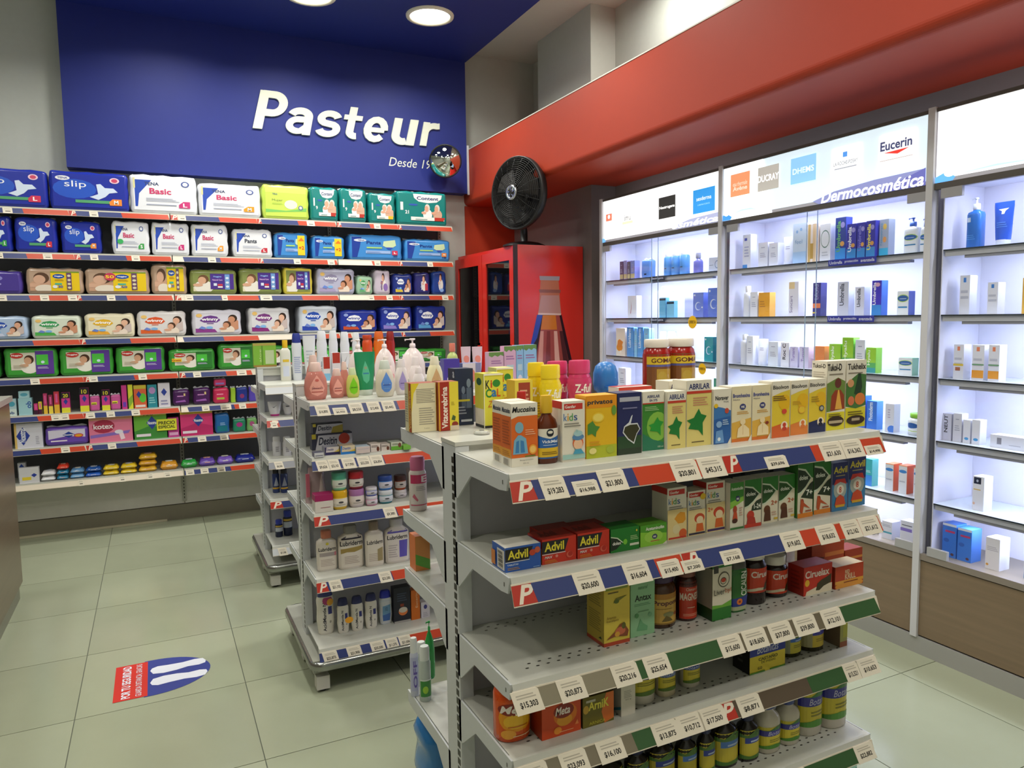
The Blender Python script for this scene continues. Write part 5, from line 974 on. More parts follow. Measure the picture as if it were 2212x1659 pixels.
dol = lambda n, c1, ex: [('r', 0, 0, 1, 1, 'e4dcc4'), ('r', 0, .68, 1, 1, '2f7a2f'), ('p', [(0, .4), (0, .88), (.5, .84), (.92, .68), (.5, .5), (.2, .42)], 'd0dcc4'), ('p', [(0, .44), (0, .85), (.46, .81), (.84, .68), (.5, .54), (.2, .46)], c1), ('t', .08, .66, .66, .74, 'dolex', 'e8ece0', 'b'), ('t', .55, .38, .96, .48, n, ex[0], 'b')]+ex[1]
gc(R2_, z, 1607, 1643.5, 1038, 1141, .04, W_, 'green carton marked 1-24 with red toy', dol('1-24', '243c24', ('eef0e4', [('e', .35, .25, .22, .1, 'c8402c'), ('p', [(.1, .02), (.2, .26), (.6, .2), (.7, .02)], 'b83a2c'), ('r', 0, 0, 1, .07, 'c8402c')]))[:4]+[('p', [(.4, .34), (1, .34), (1, .58), (.7, .54), (.45, .44)], '2f3f2c')]+dol('1-24', '243c24', ('eef0e4', [('e', .35, .25, .22, .1, 'c8402c'), ('p', [(.1, .02), (.2, .26), (.6, .2), (.7, .02)], 'b83a2c'), ('r', 0, 0, 1, .07, 'c8402c')]))[4:])
bear = [('e', .3, .3, .2, .09, '6a3f24'), ('p', [(.1, .05), (.18, .3), (.5, .28), (.55, .05)], '5a3420'), ('l', .6, .16, .9, .26, 2, 'd0a890'), ('r', .75, .06, .98, .1, 'd8b83a')]
gc(R2_, z, 1645, 1679.5, 1032, 1132, .04, W_, 'green syrup carton marked 2+ with brown bear', dol('2+', '2f5a2c', ('b8603a', bear)))
gc(R2_, z, 1681, 1715.5, 1028, 1125, .04, W_, 'green syrup carton marked 2+ with brown bear', dol('2+', '2f5a2c', ('b8603a', bear)))
run = [('e', .3, .27, .1, .06, 'a03a24'), ('p', [(.15, .12), (.2, .34), (.4, .26), (.85, .14), (.4, .2), (.3, .04)], 'c0562c'), ('r', 0, 0, 1, .08, 'e0862c'), ('l', .5, .1, .9, .15, 1, 'a8502c')]
d7 = dol('7+', '2a3a28', ('eef0e4', run))[:4]+[('p', [(.2, .36), (1, .3), (1, .62), (.8, .58), (.45, .46)], '2a3a28')]+dol('7+', '2a3a28', ('eef0e4', run))[4:]
gc(R2_, z, 1717, 1754.5, 997, 1121, .04, '3a7a34', 'tall green carton marked 7+', d7)
gc(R2_, z, 1756.5, 1792.5, 992, 1112, .04, '3a7a34', 'tall green carton marked 7+', d7)
ak = [('r', 0, 0, 1, 1, '3f7fae'), ('r', 0, .56, 1, 1, '28306a'), ('e', .5, .44, .42, .2, 'a8b0a8'), ('t', .06, .78, .94, .92, 'Advil', 'd8c83a', 'b'), ('l', .2, .72, .8, .76, 1, 'b0a060'), ('p', [(.08, .54), (.2, .66), (.8, .66), (.92, .54), (.5, .6)], 'c8382a'), ('e', .5, .44, .24, .1, 'e4dccc'), ('t', .42, .38, .58, .5, '8', 'c85a3a', 'b'), ('p', [(.14, .12), (.25, .28), (.5, .34), (.75, .28), (.86, .12)], 'd0502c'), ('r', .2, .08, .8, .13, 'd8a82c')]
gc(R2_, z, 1794.5, 1829.5, 1002, 1106.5, .042, '8a90b8', 'blue children\'s carton with red banner and 8', ak)
gc(R2_, z, 1831, 1868, 989, 1096, .042, '8a90b8', 'blue children\'s carton with red banner and 8', ak)
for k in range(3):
    gc(R2_, z, 1545+k*62, 1600+k*62, 1030-k*9, 0, .05, '55565e', ['grey carton behind', 'dark carton behind', 'dull carton behind'][k]+' the syrup cartons', [('r', .1, .2, .9, .8, '66687a')], (), (), 1.36)
# shelf 3
R3_ = "on the nearest stand's third shelf"; z = .803
gc(R3_, z, 1304, 1360.5, 1254, 1399, .066, 'd4c04a', 'tall yellow herbal carton with red base', [('r', 0, 0, 1, 1, 'd8c048'), ('r', 0, 0, 1, .055, 'b8482c'), ('t', .03, .885, .9, .955, 'M-eltertos', '8a3a24', 'b'), ('r', .05, .83, .92, .87, '8a9a3a'), ('l', .15, .78, .55, .82, 1, '6a5a2c'), ('p', [(.35, .63), (.45, .7), (.9, .72), (.6, .66)], '7a7a2c'), ('e', .48, .65, .1, .03, '5a6a24'), ('t', .1, .4, .46, .44, 'Artemisa', '9a7a2c'), ('t', .1, .35, .56, .39, 'Eucalipto', '9a7a2c'), ('p', [(.08, .1), (.4, .2), (.6, .3), (.75, .32), (.95, .18), (.9, .1), (.4, .13)], '8a4a2c'), ('e', .62, .2, .2, .06, 'c86a4a'), ('e', .75, .27, .08, .05, '5a5a20'), ('e', .5, .16, .1, .04, 'd8a03a')],
   [('r', 0, 0, 1, 1, 'c8b048'), ('r', 0, 0, 1, .055, 'b8482c'), ('l', .12, .2, .85, .5, 9, '9a8a3c'), ('l', .12, .58, .85, .8, 6, '9a8a3c'), ('p', [(.7, .1), (.85, .14), (.9, .1)], '2f4a20')])
gc(R3_, z, 1361.5, 1414, 1252, 1379, .06, '8ab88a', 'pale green antacid carton', [('r', 0, 0, 1, 1, '8fc093'), ('t', .17, .6, .86, .71, 'Antax', '16241c', 'b'), ('l', .15, .52, .82, .57, 2, '5f8f68'), ('l', .3, .41, .75, .45, 1, '6a9a70'), ('t', .3, .8, .7, .86, 'natural', '5a8f68', 'i'), ('p', [(.25, .1), (.4, .3), (.5, .22), (.7, .15), (.68, .08)], '6aa878'), ('e', .25, .36, .08, .04, '5a9a60'), ('e', .8, .34, .08, .04, '7ab084')])
gb(R3_, z, 1416, 1474, 1243, 1365, 'jar', '4a2a12', '3a2450', 'brown honey jar with purple lid', [('r', 0, 0, 1, 1, 'd0a850'), ('r', 0, .82, 1, 1, 'b07a2c'), ('t', .08, .58, .98, .78, 'Propomiel', '5a2430', 'b'), ('l', .15, .5, .6, .54, 1, '8a6a2c'), ('e', .5, .32, .16, .09, '8a8a5a'), ('e', .75, .3, .1, .05, 'a85a2c'), ('p', [(.3, .1), (.42, .3), (.55, .2), (.62, .1)], '6a5a2c'), ('r', .0, 0, 1, .05, '8a6a30')], .9, zone=(.08, .62))
gb(R3_, z, 1476, 1516, 1228, 1347, 'jar', '3a1410', '7a4a42', 'dark jar with red magnesium label', [('r', 0, 0, 1, 1, 'c23a22'), ('r', 0, .86, 1, 1, '5a2418'), ('t', .25, .76, .8, .84, 'Cloruro de', 'e8dcc8'), ('t', .02, .5, .98, .7, 'MAGNESIO', 'e8dcc8', 'b'), ('l', .3, .3, .6, .34, 1, 'e0c8b0'), ('l', .15, .08, .85, .16, 2, 'e09a80')], .95, zone=(.05, .72))
gc(R3_, z, 1537.5, 1579.5, 1212, 1343, .055, '2a6a2c', 'white and green carton with fruit spiral', [('r', 0, 0, 1, 1, 'e0d8c4'), ('r', 0, 0, 1, .2, '2f7a30'), ('p', [(0, .2), (1, .2), (1, .3), (.5, .24), (0, .26)], '6fb03a'), ('r', 0, .86, 1, .93, '2f7a30'), ('r', 0, .93, 1, 1, 'c8b42c'), ('r', .06, .78, .3, .9, '3a3a38'), ('e', .58, .66, .3, .13, '5a5648'), ('e', .58, .66, .26, .11, 'e0d8c4'), ('e', .55, .64, .16, .06, '5a5648'), ('e', .55, .64, .13, .045, 'e0d8c4'), ('e', .55, .65, .12, .035, 'c8432c'), ('t', .08, .42, .62, .51, 'Liver', '3a3a30'), ('t', .64, .42, .96, .51, 'byl', 'c05a2c')], [('r', 0, 0, 1, 1, '1f4a20'), ('r', 0, .2, 1, .86, '9a988a')])
gb(R3_, z, 1581, 1621, 1210, 1328, 'flip', '2a6a30', '4a4a44', 'green slim bottle with upright lettering', [('r', 0, 0, 1, 1, '2f7030'), ('r', 0, 0, 1, .1, 'b0b890'), ('p', [(0, .1), (1, .1), (1, .36), (0, .3)], '2a3a90'), ('e', .42, .22, .16, .08, 'e07a2c'), ('e', .42, .22, .06, .03, '8a2a1c'), ('t', .48, .36, .8, .96, 'CICALEN', 'e8ece0', 'bv')], .55, zone=(.04, .78))
cir = [('r', 0, 0, 1, 1, 'd0401f'), ('t', .2, .62, .98, .88, 'Ciruelax', 'f0e4d8', 'b'), ('p', [(0, 0), (.4, .1), (1, .06), (1, .14), (.4, .22), (0, .1)], 'e4d8b8'), ('p', [(.55, .1), (.62, .36), (.8, .5), (.95, .52), (.92, .2), (.75, .08)], '3a3a20')]
gb(R3_, z, 1622, 1668, 1192, 1312, 'jar', '1f0e0c', 'ddd8cc', 'large dark plum jar with white lid', cir, .9, zone=(.22, .66), span=2.7)
gb(R3_, z, 1669.5, 1713.5, 1210, 1296, 'jar', '1f0e0c', 'ddd8cc', 'small dark plum jar with white lid', cir, .9, zone=(.1, .68), span=2.7)
gc(R3_, z, 1735, 1796.5, 1228, 1289, .05, 'b02a1c', 'bright red plum tea carton', [('r', 0, 0, 1, 1, 'c4321e'), ('t', .05, .6, .9, .86, 'Ciruelax', 'f0e4d8', 'b'), ('e', .12, .44, .08, .12, 'e0b02c'), ('p', [(.06, 0), (1, .0), (1, .28), (.5, .26), (.1, .14)], 'e8dcc0'), ('p', [(.42, .12), (.48, .36), (.62, .46), (.8, .52), (.98, .62), (.96, .3), (.7, .22), (.55, .1)], '3f3a20')], [('r', 0, 0, 1, 1, 'a8281a'), ('l', .2, .2, .8, .9, 5, '8a1f14')])
gc(R3_, z, 1803, 1864, 1227, 1274, .05, 'dccca8', 'orange red capsule carton at the right end', [('r', 0, 0, 1, 1, 'b8401f'), ('e', .5, .1, .5, .2, 'e0983a'), ('r', .0, .2, 1, .34, 'e0a03a'), ('t', .34, .36, .72, .62, 'KRILL', 'e0c8a0', 'b'), ('t', .34, .64, .5, .8, 'RED', 'e0c8a0', 'b'), ('l', .3, .22, .8, .32, 1, '8a3a1a')], [('r', 0, 0, 1, 1, 'a0341c')])
gc(R3_, z, 1752, 1822, 1172, 0, .05, 'a8361c', 'orange brown carton behind plum carton', [('r', 0, 0, 1, 1, 'b0441f'), ('p', [(0, 0), (.4, .5), (0, .6)], '5a1a14'), ('r', .4, .5, 1, .62, 'd07a3a'), ('r', 0, 0, .4, .2, '4a1a20')], (), (), 1.34)
gc(R3_, z, 1823.5, 1862, 1190, 0, .05, '9a341c', 'rusty carton behind capsule carton', [('r', 0, 0, 1, 1, 'a03a1c'), ('r', .1, .5, 1, .62, 'd0863a')], (), (), 1.34)
# shelf 4
R4_ = "on the nearest stand's fourth shelf"; z = .650
met = [('r', 0, 0, 1, 1, 'dc5a1c'), ('e', .5, .5, .42, .3, 'e89a1e'), ('e', .5, .42, .3, .16, 'f0bc2c'), ('e', .42, .68, .36, .13, '8a2a20'), ('t', .12, .6, .76, .76, 'Meta', 'f0e8e0', 'bi'), ('e', .3, .16, .16, .1, 'f0a83a'), ('l', .3, .3, .7, .35, 1, 'c86a1c'), ('l', .4, .1, .85, .14, 1, 'f0d0a0')]
gb(R4_, z, 1084, 1157, 1488, 1614, 'big', 'd8501c', 'd8501c', 'large orange fibre powder canister', met, .85, zone=(.02, .84), span=2.8)
gc(R4_, z, 1170, 1255, 1521, 1601, .05, 'b8421a', 'orange fibre powder carton', [('r', 0, 0, 1, 1, 'd04a1c')]+[('e', .6, .55, .3, .3, 'e07a1e'), ('e', .58, .4, .2, .16, 'e8a02c'), ('e', .56, .66, .26, .2, '8a2a20'), ('t', .34, .56, .72, .78, 'Meta', 'f0e8e0', 'bi'), ('e', .4, .16, .1, .1, 'e8902c'), ('p', [(.84, .2), (.9, .34), (.94, .2)], 'e8864a'), ('l', .45, .1, .8, .14, 1, 'e8b080')], [('r', 0, 0, 1, 1, 'a83a18')])
gc(R4_, z, 1258.5, 1326, 1510, 1575, .05, '6a5a1c', 'olive and orange arnica carton', [('r', 0, 0, 1, 1, '6f661c'), ('p', [(.7, 0), (1, .1), (1, 1), (.75, 1), (.6, .4)], 'd8702c'), ('e', .1, .6, .09, .14, 'c8a03a'), ('t', .18, .54, .84, .84, 'ArniK', 'e8dc50', 'b'), ('t', .2, .06, .72, .16, 'ARNICA', 'c8c03a'), ('r', .1, .82, .4, .9, 'b8b4a0')], [('r', 0, 0, 1, 1, '4a3c18')])
gc(R4_, z, 1341, 1372.5, 1472, 1549, .05, 'cac4b4', 'narrow white carton with teal check mark', [('r', 0, 0, 1, 1, 'd8d2c4'), ('l', .2, .5, .75, .72, 5, 'a8a498'), ('t', .3, .42, .7, .47, '60 g', '8a867c')], [('r', 0, 0, 1, 1, 'c4beb0'), ('p', [(0, .1), (.4, .0), (1, .2), (1, .28), (.45, .1), (.1, .2)], '2a7a90')])
bot = lambda t1: [('r', 0, 0, 1, 1, 'd4c43c'), ('r', 0, .68, 1, .92, '2a50a8'), ('t', .12, .72, .88, .88, 'Botanitas', 'c8d4ec', 'i'), ('p', [(0, .92), (.5, 1.0), (1, .92)], '5a8a2c'), ('l', .2, .42, .8, .6, 2, '8a862c'), ('p', [(0, 0), (1, 0), (1, .14), (.5, .2), (0, .1)], '5a7a2c')]
gb(R4_, z, 1373.5, 1427, 1448, 1530, 'jar', 'ccc6b4', 'd0ccb8', 'wide white supplement jar with yellow label', bot(0)+[('p', [(0, 0), (1, 0), (.5, -.22)], '5a7a4a')], .85, zone=(.24, .86), span=2.6)
gb(R4_, z, 1430, 1467, 1425, 1511, 'syrup', 'c8bc9a', 'd8d4c4', 'white supplement bottle with orange flower label', bot(0)+[('e', .6, 1.06, .2, .1, 'e0a02c')], .85, zone=(.16, .66), span=2.6)
gb(R4_, z, 1484, 1520, 1411, 1491, 'syrup', 'ccc6b4', 'd8d4c4', 'white supplement bottle standing apart', bot(0), .85, zone=(.14, .66), span=2.6)
gc(R4_, z, 1618.5, 1695.5, 1393, 1459, .055, '14120e', 'wide yellow and blue chestnut carton with black side', [('r', 0, 0, 1, 1, 'dcc83a'), ('r', 0, .56, 1, .96, '24389a'), ('r', 0, .96, 1, 1, '5a8a2c'), ('t', .2, .62, .8, .86, 'Botanitas', 'd8dcec', 'i'), ('t', .24, .38, .78, .5, 'CASTAÑO', '4a4a1c', 'b'), ('t', .32, .28, .72, .36, 'DE INDIAS', '6a6a24'), ('t', .22, .1, .34, .2, '60', '6a6a24'), ('r', 0, 0, .42, .05, '4f8a2c'), ('r', .56, 0, 1, .05, '4f8a2c')], [('r', 0, 0, 1, 1, '14120e'), ('l', .3, .3, .6, .8, 3, '4a4a48')])
jl = [('r', 0, 0, 1, 1, 'c8bc3c'), ('r', .3, .6, 1, .8, '3a6ac0'), ('l', .45, .64, .95, .76, 1, 'b0c8e8'), ('p', [(0, .8), (.5, .96), (1, .8)], '6a8a2c'), ('l', .4, .3, .9, .5, 2, '8a8430'), ('r', 0, 0, .3, .95, '8f9470')]
gb(R4_, z, 1699, 1743, 1358, 1427, 'jar', '3a3a1a', '1f2018', 'dark glass supplement jar with pale blue band', jl, .85, zone=(.14, .72), span=2.7)
jl2 = [('r', 0, 0, 1, 1, 'd0b83a'), ('r', .3, .62, 1, .84, '3a3ab0'), ('p', [(0, .84), (.5, .98), (1, .84)], '8a7a2c'), ('l', .4, .3, .9, .5, 2, '9a8430'), ('r', 0, 0, .3, .95, '9f9a70')]
gb(R4_, z, 1747, 1792, 1343, 1414, 'jar', '2f2c14', '1a1a14', 'dark glass supplement jar with violet band', jl2, .85, zone=(.14, .72), span=2.7)
gc(R4_, z, 1813.5, 1829.5, 1335, 1399, .07, '6f5c44', 'brown and lime carton at the right end', [('r', 0, 0, 1, 1, 'a8a860'), ('r', 0, 0, 1, .18, '9a5a3a'), ('r', .4, .3, 1, .9, 'b8b84a')], [('r', 0, 0, 1, 1, '74614a')])
# shelf 5
R5_ = "on the nearest stand's fifth shelf"; z = .424
dk = lambda bl: [('r', 0, 0, 1, 1, 'c8b83a'), ('r', .2, .56, 1, .76, bl), ('l', .4, .6, .9, .72, 1, 'b8c8e8'), ('p', [(0, .76), (0, .9), (.3, .84), (.6, 1.02), (1, .86), (1, .76)], '4f7a34'), ('p', [(0, 0), (1, 0), (1, .16), (.4, .1), (0, .16)], '4f7a34')]
for k, (xl, xr, yt, yb, nm) in enumerate([(1302, 1358, 1636, 1730, 'first'), (1358, 1412, 1620, 1720, ''), (1413, 1470, 1592, 1705, ''), (1462, 1515, 1586, 1693, ''), (1513, 1553, 1568, 1680, ''), (1554, 1606, 1543, 1668, ''), (1607, 1650, 1541, 1652, '')]):
    gb(R5_, z, xl+1.5, xr-1.5, yt, yb, 'syrup', '1d1a12', '1c2550', 'dark supplement bottle with navy cap', dk(['2a3fa0', '4a7ac8'][k % 2]), .8, zone=(.06, .6), span=2.7)
wl = [('r', 0, 0, 1, 1, 'd0c03a'), ('r', 0, .58, 1, .84, '3a3a98'), ('t', .3, .62, .96, .8, 'Botanitas', 'c8c8e4', 'i'), ('p', [(0, .84), (.35, .86), (.7, 1.1), (1, .95), (1, .84)], '3f7a44'), ('l', .35, .3, .85, .48, 2, '8a8430'), ('p', [(0, .0), (1, 0), (1, .08), (.5, .2), (0, .1)], '4f8a34')]
gb(R5_, z, 1652, 1696, 1515, 1636, 'syrup', 'cfc8b8', '3a4a90', 'white rounded supplement bottle with navy cap', wl, .85, zone=(.1, .48), span=2.7)
gb(R5_, z, 1698, 1737, 1506, 1617, 'syrup', 'cfc8b8', '3a4a90', 'white rounded supplement bottle with navy cap', wl, .85, zone=(.1, .48), span=2.7)
gb(R5_, z, 1739, 1788, 1468, 1599, 'big', 'c9c2b4', 'c4bfb6', 'tall white supplement canister with blue band', wl, .85, zone=(.16, .74), span=2.7)
gb(R5_, z, 1790, 1841, 1448, 1583, 'big', 'c9c2b4', 'c4bfb6', 'tall white supplement canister with blue band', wl, .85, zone=(.16, .74), span=2.7)
z = .20
R6_ = "on the nearest stand's base shelf"
gc(R6_, z, 1798, 1850, 1640, 0, .06, '2a7a74', 'teal carton at the right end', [('r', 0, 0, 1, 1, '2f8a80'), ('r', 0, .5, 1, .7, '9fd0c4')], (), (), 1.30)
gc(R6_, z, 1660, 1745, 1650, 0, .06, '2a4a34', 'dark green carton in the middle', [('r', 0, 0, 1, 1, '2a5a3a')], (), (), 1.30)
# rear top shelf of the nearest stand
RB_ = "on the nearest stand's rear top shelf"; z = 1.232+.001
z = 1.2155
ver = [('r', 0, 0, 1, 1, 'e4dcb8'), ('p', [(0, .4), (.1, .8), (.32, 1), (0, 1)], 'e0c82c'), ('l', .2, .6, .95, .9, 9, '9a9482'), ('l', .3, .15, .92, .52, 8, 'a8a28e'), ('r', .98, 0, 1, 1, 'd8a02c'), ('t', .5, .06, .7, .09, 'Lote', 'a8a28e')]
gc(RB_, z, 889.5, 944, 829, 935, .05, 'a04a28', 'vitamin carton showing its printed back panel', ver, [('r', 0, 0, 1, 1, 'cfc9a8'), ('r', .55, 0, 1, 1, 'c8a02c'), ('r', .68, 0, .95, 1, 'a8321c'), ('t', .7, .06, .92, .86, 'Vitacerebrina', 'e0c05a', 'bv'), ('l', .08, .2, .5, .8, 12, '9a967c')], (), None, 'vitamin_carton')
gc(RB_, z, 945.5, 992, 826, 932, .05, 'a04a28', 'vitamin carton with red stripe and yellow panel', [('r', 0, 0, 1, 1, 'e0d03a'), ('r', .0, 0, .05, 1, 'e0a02c'), ('r', .06, 0, .54, 1, 'a02818'), ('t', .14, .05, .44, .9, 'Vitacerebrina', 'f0e8dc', 'bv'), ('l', .62, .52, .8, .6, 3, 'b8a82c'), ('p', [(.62, .22), (.7, .32), (.84, .28), (.8, .2)], '3f5a2c'), ('e', .8, .13, .16, .05, '8a2a1c'), ('r', .56, 0, 1, .1, 'd8c8b0')], (), (), None, 'vitamin_carton')
gc(RB_, z, 984, 1024, 797, 0, .05, '1f2a44', 'dark navy carton with family silhouettes', [('r', 0, 0, 1, 1, '1f2c4a'), ('e', .45, .62, .1, .07, '6a7a94'), ('e', .75, .74, .12, .08, '7a8aa0'), ('p', [(.35, .3), (.35, .55), (.6, .55), (.6, .3)], '4a5a78'), ('p', [(.62, .3), (.62, .66), (.9, .66), (.9, .3)], '5a6a86'), ('l', .1, .42, .8, .5, 1, 'c8c03a'), ('r', .3, .06, .9, .1, 'b8c0cc'), ('l', .1, .2, .6, .36, 3, '8a94a8')], [('t', .7, .84, .95, .95, 'a', 'c8d0dc', 'b')], (), 1.80, 'vitamin_carton')
kid = [('r', 0, 0, 1, 1, 'e0dc4a'), ('t', .1, .72, .32, .88, 'K', '20303a', 'b'), ('t', .36, .74, .44, .88, 'i', 'c83a2c', 'b'), ('e', .66, .82, .2, .07, '2f8a3a'), ('t', .1, .56, .4, .72, 'C', '2f8a3a', 'b'), ('t', .4, .57, .66, .7, 'a', '2a7ac0', 'b'), ('t', .68, .57, .86, .72, 'L', 'd8502c', 'b'), ('t', .2, .38, .8, .5, 'Zinc', 'c8702c', 'i'), ('r', 0, 0, 1, .04, '22242a'), ('r', 0, 0, .03, 1, 'f0f0e4'), ('r', 0, .97, 1, 1, 'f0f0e4')]
gc(RB_, z, 1045.5, 1088, 808, 0, .055, 'd8d88a', 'yellow children\'s zinc carton in front', kid, [('r', 0, 0, 1, .05, '22242a'), ('r', 0, .05, 1, .35, 'e0dcc8'), ('r', 0, .35, 1, 1, 'd4d24a'), ('e', .5, .85, .3, .07, '2a5a3a')], [('r', 0, 0, 1, 1, 'd8d44a'), ('r', .3, .3, .6, .6, '3a4a2c')], 1.72, 'vitamin_carton')
gc(RB_, z, 1073, 1110, 795, 0, .055, 'd8d88a', 'yellow children\'s zinc carton behind', kid, (), (), 1.80, 'vitamin_carton')
gc(RB_, z, 1113, 1152, 822, 0, .05, 'd8b03a', 'small yellow brown vitamin carton', [('r', 0, 0, 1, 1, 'e0cc4a'), ('r', .2, .55, .85, .95, '9a3a24'), ('l', .28, .6, .78, .85, 3, 'd8a080'), ('e', .5, .45, .4, .12, '5a4a7a'), ('e', .5, .45, .3, .08, 'd8c83a')], (), (), 1.64, 'vitamin_carton')
zf_ = lambda c: [('r', 0, 0, 1, 1, c), ('t', .18, .62, .82, .85, 'Z-full', 'f4f0e0', 'b'), ('l', .25, .1, .75, .5, 6, 'b0902c' if c[0] == 'e' else '8a2a48')]
gb(RB_, z, 1140, 1186, 785, 0, 'shaker', 'e8cc1c', 'ecd020', 'yellow powder bottle', zf_('e8cc1c'), .7, 1.655, cat='bottle')
gb(RB_, z, 1176, 1222, 790, 0, 'shaker', 'e8cc1c', 'ecd020', 'yellow powder bottle', zf_('e8cc1c'), .7, 1.60, cat='bottle')
gb(RB_, z, 1190, 1238, 782, 0, 'shaker', 'c83a68', 'd03a6c', 'pink powder bottle', zf_('c43a66'), .7, 1.72, cat='bottle')
gb(RB_, z, 1238, 1288, 780, 0, 'shaker', 'c83a68', 'd03a6c', 'pink powder bottle', zf_('c43a66'), .7, 1.665, cat='bottle')
X0, X1 = xat(1285, 1.72, z), xat(1331, 1.72, z); t = place('B', 'helmet_bottle', 'bottle', ((X0+X1)/2, 1.72, z), 0, 'blue helmet shaped gummy bottle', RB_)
helm(t, X1-X0, ony(1308, 781, 1.72).z-z, '2f78c4', [('r', .15, 0, .85, .8, '3f6ac0'), ('r', .2, .0, .8, .4, 'c03a5a'), ('t', .3, .5, .7, .85, 'kids', 'a8d0e8', 'b')])
gc(RB_, z, 1336, 1408, 838, 0, .05, 'dcd8d0', 'flat white and red carton', [('r', 0, 0, 1, 1, 'dcd4c8'), ('p', [(0, .5), (.4, .6), (1, .3), (1, 1), (0, 1)], 'c83a24')], (), [('r', 0, 0, 1, 1, 'd8d4cc'), ('p', [(0, .4), (.5, .3), (1, .5), (1, 1), (0, 1)], 'b83a2c')], 1.60, 'vitamin_carton')
gum = [('r', 0, 0, 1, 1, '7a4a24'), ('r', 0, .82, 1, .96, 'd8b82c'), ('t', .15, .85, .85, .93, 'GOMAS', '5a2a1c', 'b'), ('r', 0, .78, 1, .815, '5a5a9a'), ('r', .3, .05, .75, .74, 'b08a2c'), ('e', .45, .6, .12, .1, 'b8983a'), ('e', .6, .4, .12, .1, 'a8882c'), ('e', .45, .2, .12, .1, 'b8983a')]
gb(RB_, z, 1410, 1459, 734, 0, 'big', '9a1c16', 'e4dcd0', 'tall red gummy jar with white lid', gum, .9, 1.70, cat='jar', zone=(.05, .8), span=2.8)
gb(RB_, z, 1463, 1513, 732, 0, 'big', '9a1c16', 'e4dcd0', 'tall red gummy jar with white lid', gum, .9, 1.70, cat='jar', zone=(.05, .8), span=2.8)
t = thing('security_tag', 'small clear round security tag on top of the nearest stand', 'tag', (.672, 1.535, 1.2341)); MB().loft([(0, .019, .019), (.004, .019, .019), (.007, .014, .014)], mat('b9bab2', .15), 20).build('disc', t); MB().loft([(.007, .006, .006), (.009, .005, .005)], mat('8a8b85', .2), 12).build('pin', t)
# rear lower shelves of the nearest stand
RC_ = "on the nearest stand's rear second shelf"; z = .995
gb(RC_, z, 891, 928, 990, 0, 'spray', 'd8ccc8', 'c86a90', 'white baby bottle with rose cap', [('r', 0, 0, 1, 1, 'd8d0cc'), ('r', 0, .72, 1, 1, 'c03a64'), ('t', .55, .76, .9, .96, 'E', 'f0e0e4', 'b'), ('p', [(.1, .3), (.2, .4), (.4, .2), (.35, .15)], 'c86a80'), ('l', .3, .5, .8, .66, 3, 'a8a0a0'), ('r', 0, .02, 1, .05, 'c03a64')], .9, 1.80, cat='bottle')
RD_ = "on the nearest stand's rear third shelf"; z = .835
gc(RD_, z, 898, 930, 1160, 0, .05, 'd8702c', 'orange and green carton', [('r', 0, 0, 1, 1, 'e0924a'), ('p', [(0, .2), (1, 0), (1, .3), (0, .5)], '6ab04a'), ('p', [(0, .5), (1, .3), (1, .9), (0, 1)], 'e09a5a')], (), (), 1.80)
RE_ = "on the nearest stand's rear lower shelf"; z = .49
gb(RE_, z, 890, 908, 1382, 0, 'spray', 'c8cce0', 'dfe2e0', 'white slim spray bottle with violet print', [('r', 0, 0, 1, 1, 'b4b8d8'), ('t', .3, .1, .7, .9, 'OFF', '6a5ab0', 'bv')], .9, 1.80)
gb(RE_, z, 904, 926, 1392, 0, 'spray', 'c8d4cc', 'dfe4e0', 'white tall spray bottle behind green one', [('r', 0, 0, 1, 1, 'c4d0c8')], .9, 1.80+.05)
gb(RE_, z, 911, 936, 1402, 0, 'spray', 'b8c4bc', 'dfe6e2', 'clear bottle with white cap and green label', [('r', 0, 0, 1, .5, '3a8a3a'), ('e', .4, .22, .2, .12, '9ac83a'), ('r', 0, .5, 1, .54, 'd8e0d8')], .9, 1.76)
gb(RE_, z, 922, 944, 1347, 0, 'pump', '2a9a44', '2aa04a', 'green trigger bottle', (), .9, 1.87)
RF_ = "on the nearest stand's rear base shelf"
t = place('K', 'bath_sponge_bag', 'bag', (.66, 1.80, .1805), 0, 'blue glossy plastic bag', RF_)
m = MB(); m.rbox(.14, .16, .245, .045, mat('2f78b8', .12), 10, 5, 10, .008, 3, 1); m.build('film_bag', t); MB().box(-.03, .03, -.004, .004, .245, .262, mat('3a86c8', .2)).build('top_seal', t)
# ---------------------------------------------------------------- goods on the middle stand
Mt = "on the middle stand's top shelf"; z = 1.182
drop = lambda c, t_='3a50a0', c2='8ab0d8': [('p', [(.5, .95), (.62, .7), (.74, .45), (.72, .22), (.6, .08), (.5, .05), (.4, .08), (.28, .22), (.26, .45), (.38, .7)], c), ('l', .36, .36, .66, .44, 1, t_), ('l', .38, .22, .62, .26, 1, c2)]
PT = mat('e0958a', .08, 0, 'clear'); 
gb(Mt, z, 661, 712, 785, 866, 'baby', 'd8786c', 'e4c4bc', 'large coral baby shampoo bottle', [('p', [(.5, .95), (.68, .62), (.78, .35), (.7, .12), (.5, .02), (.3, .12), (.22, .35), (.32, .62)], 'e6a294'), ('t', .32, .3, .7, .42, 'Johnson\'s', '7a3a4a', 'b'), ('r', .3, .18, .7, .22, 'b0504a'), ('e', .5, .72, .06, .06, 'c8645a')], .7, bm=PT, zone=(.1, .7))
gb(Mt, z, 715, 748, 798, 861, 'baby', 'd8786c', 'e4c4bc', 'small coral baby shampoo bottle', [('p', [(.5, .95), (.68, .62), (.78, .35), (.7, .12), (.5, .02), (.3, .12), (.22, .35), (.32, .62)], 'e6a294'), ('r', .3, .22, .7, .28, 'b0504a'), ('t', .32, .34, .7, .46, 'Johnson\'s', '7a3a4a', 'b')], .7, bm=PT, zone=(.1, .7))
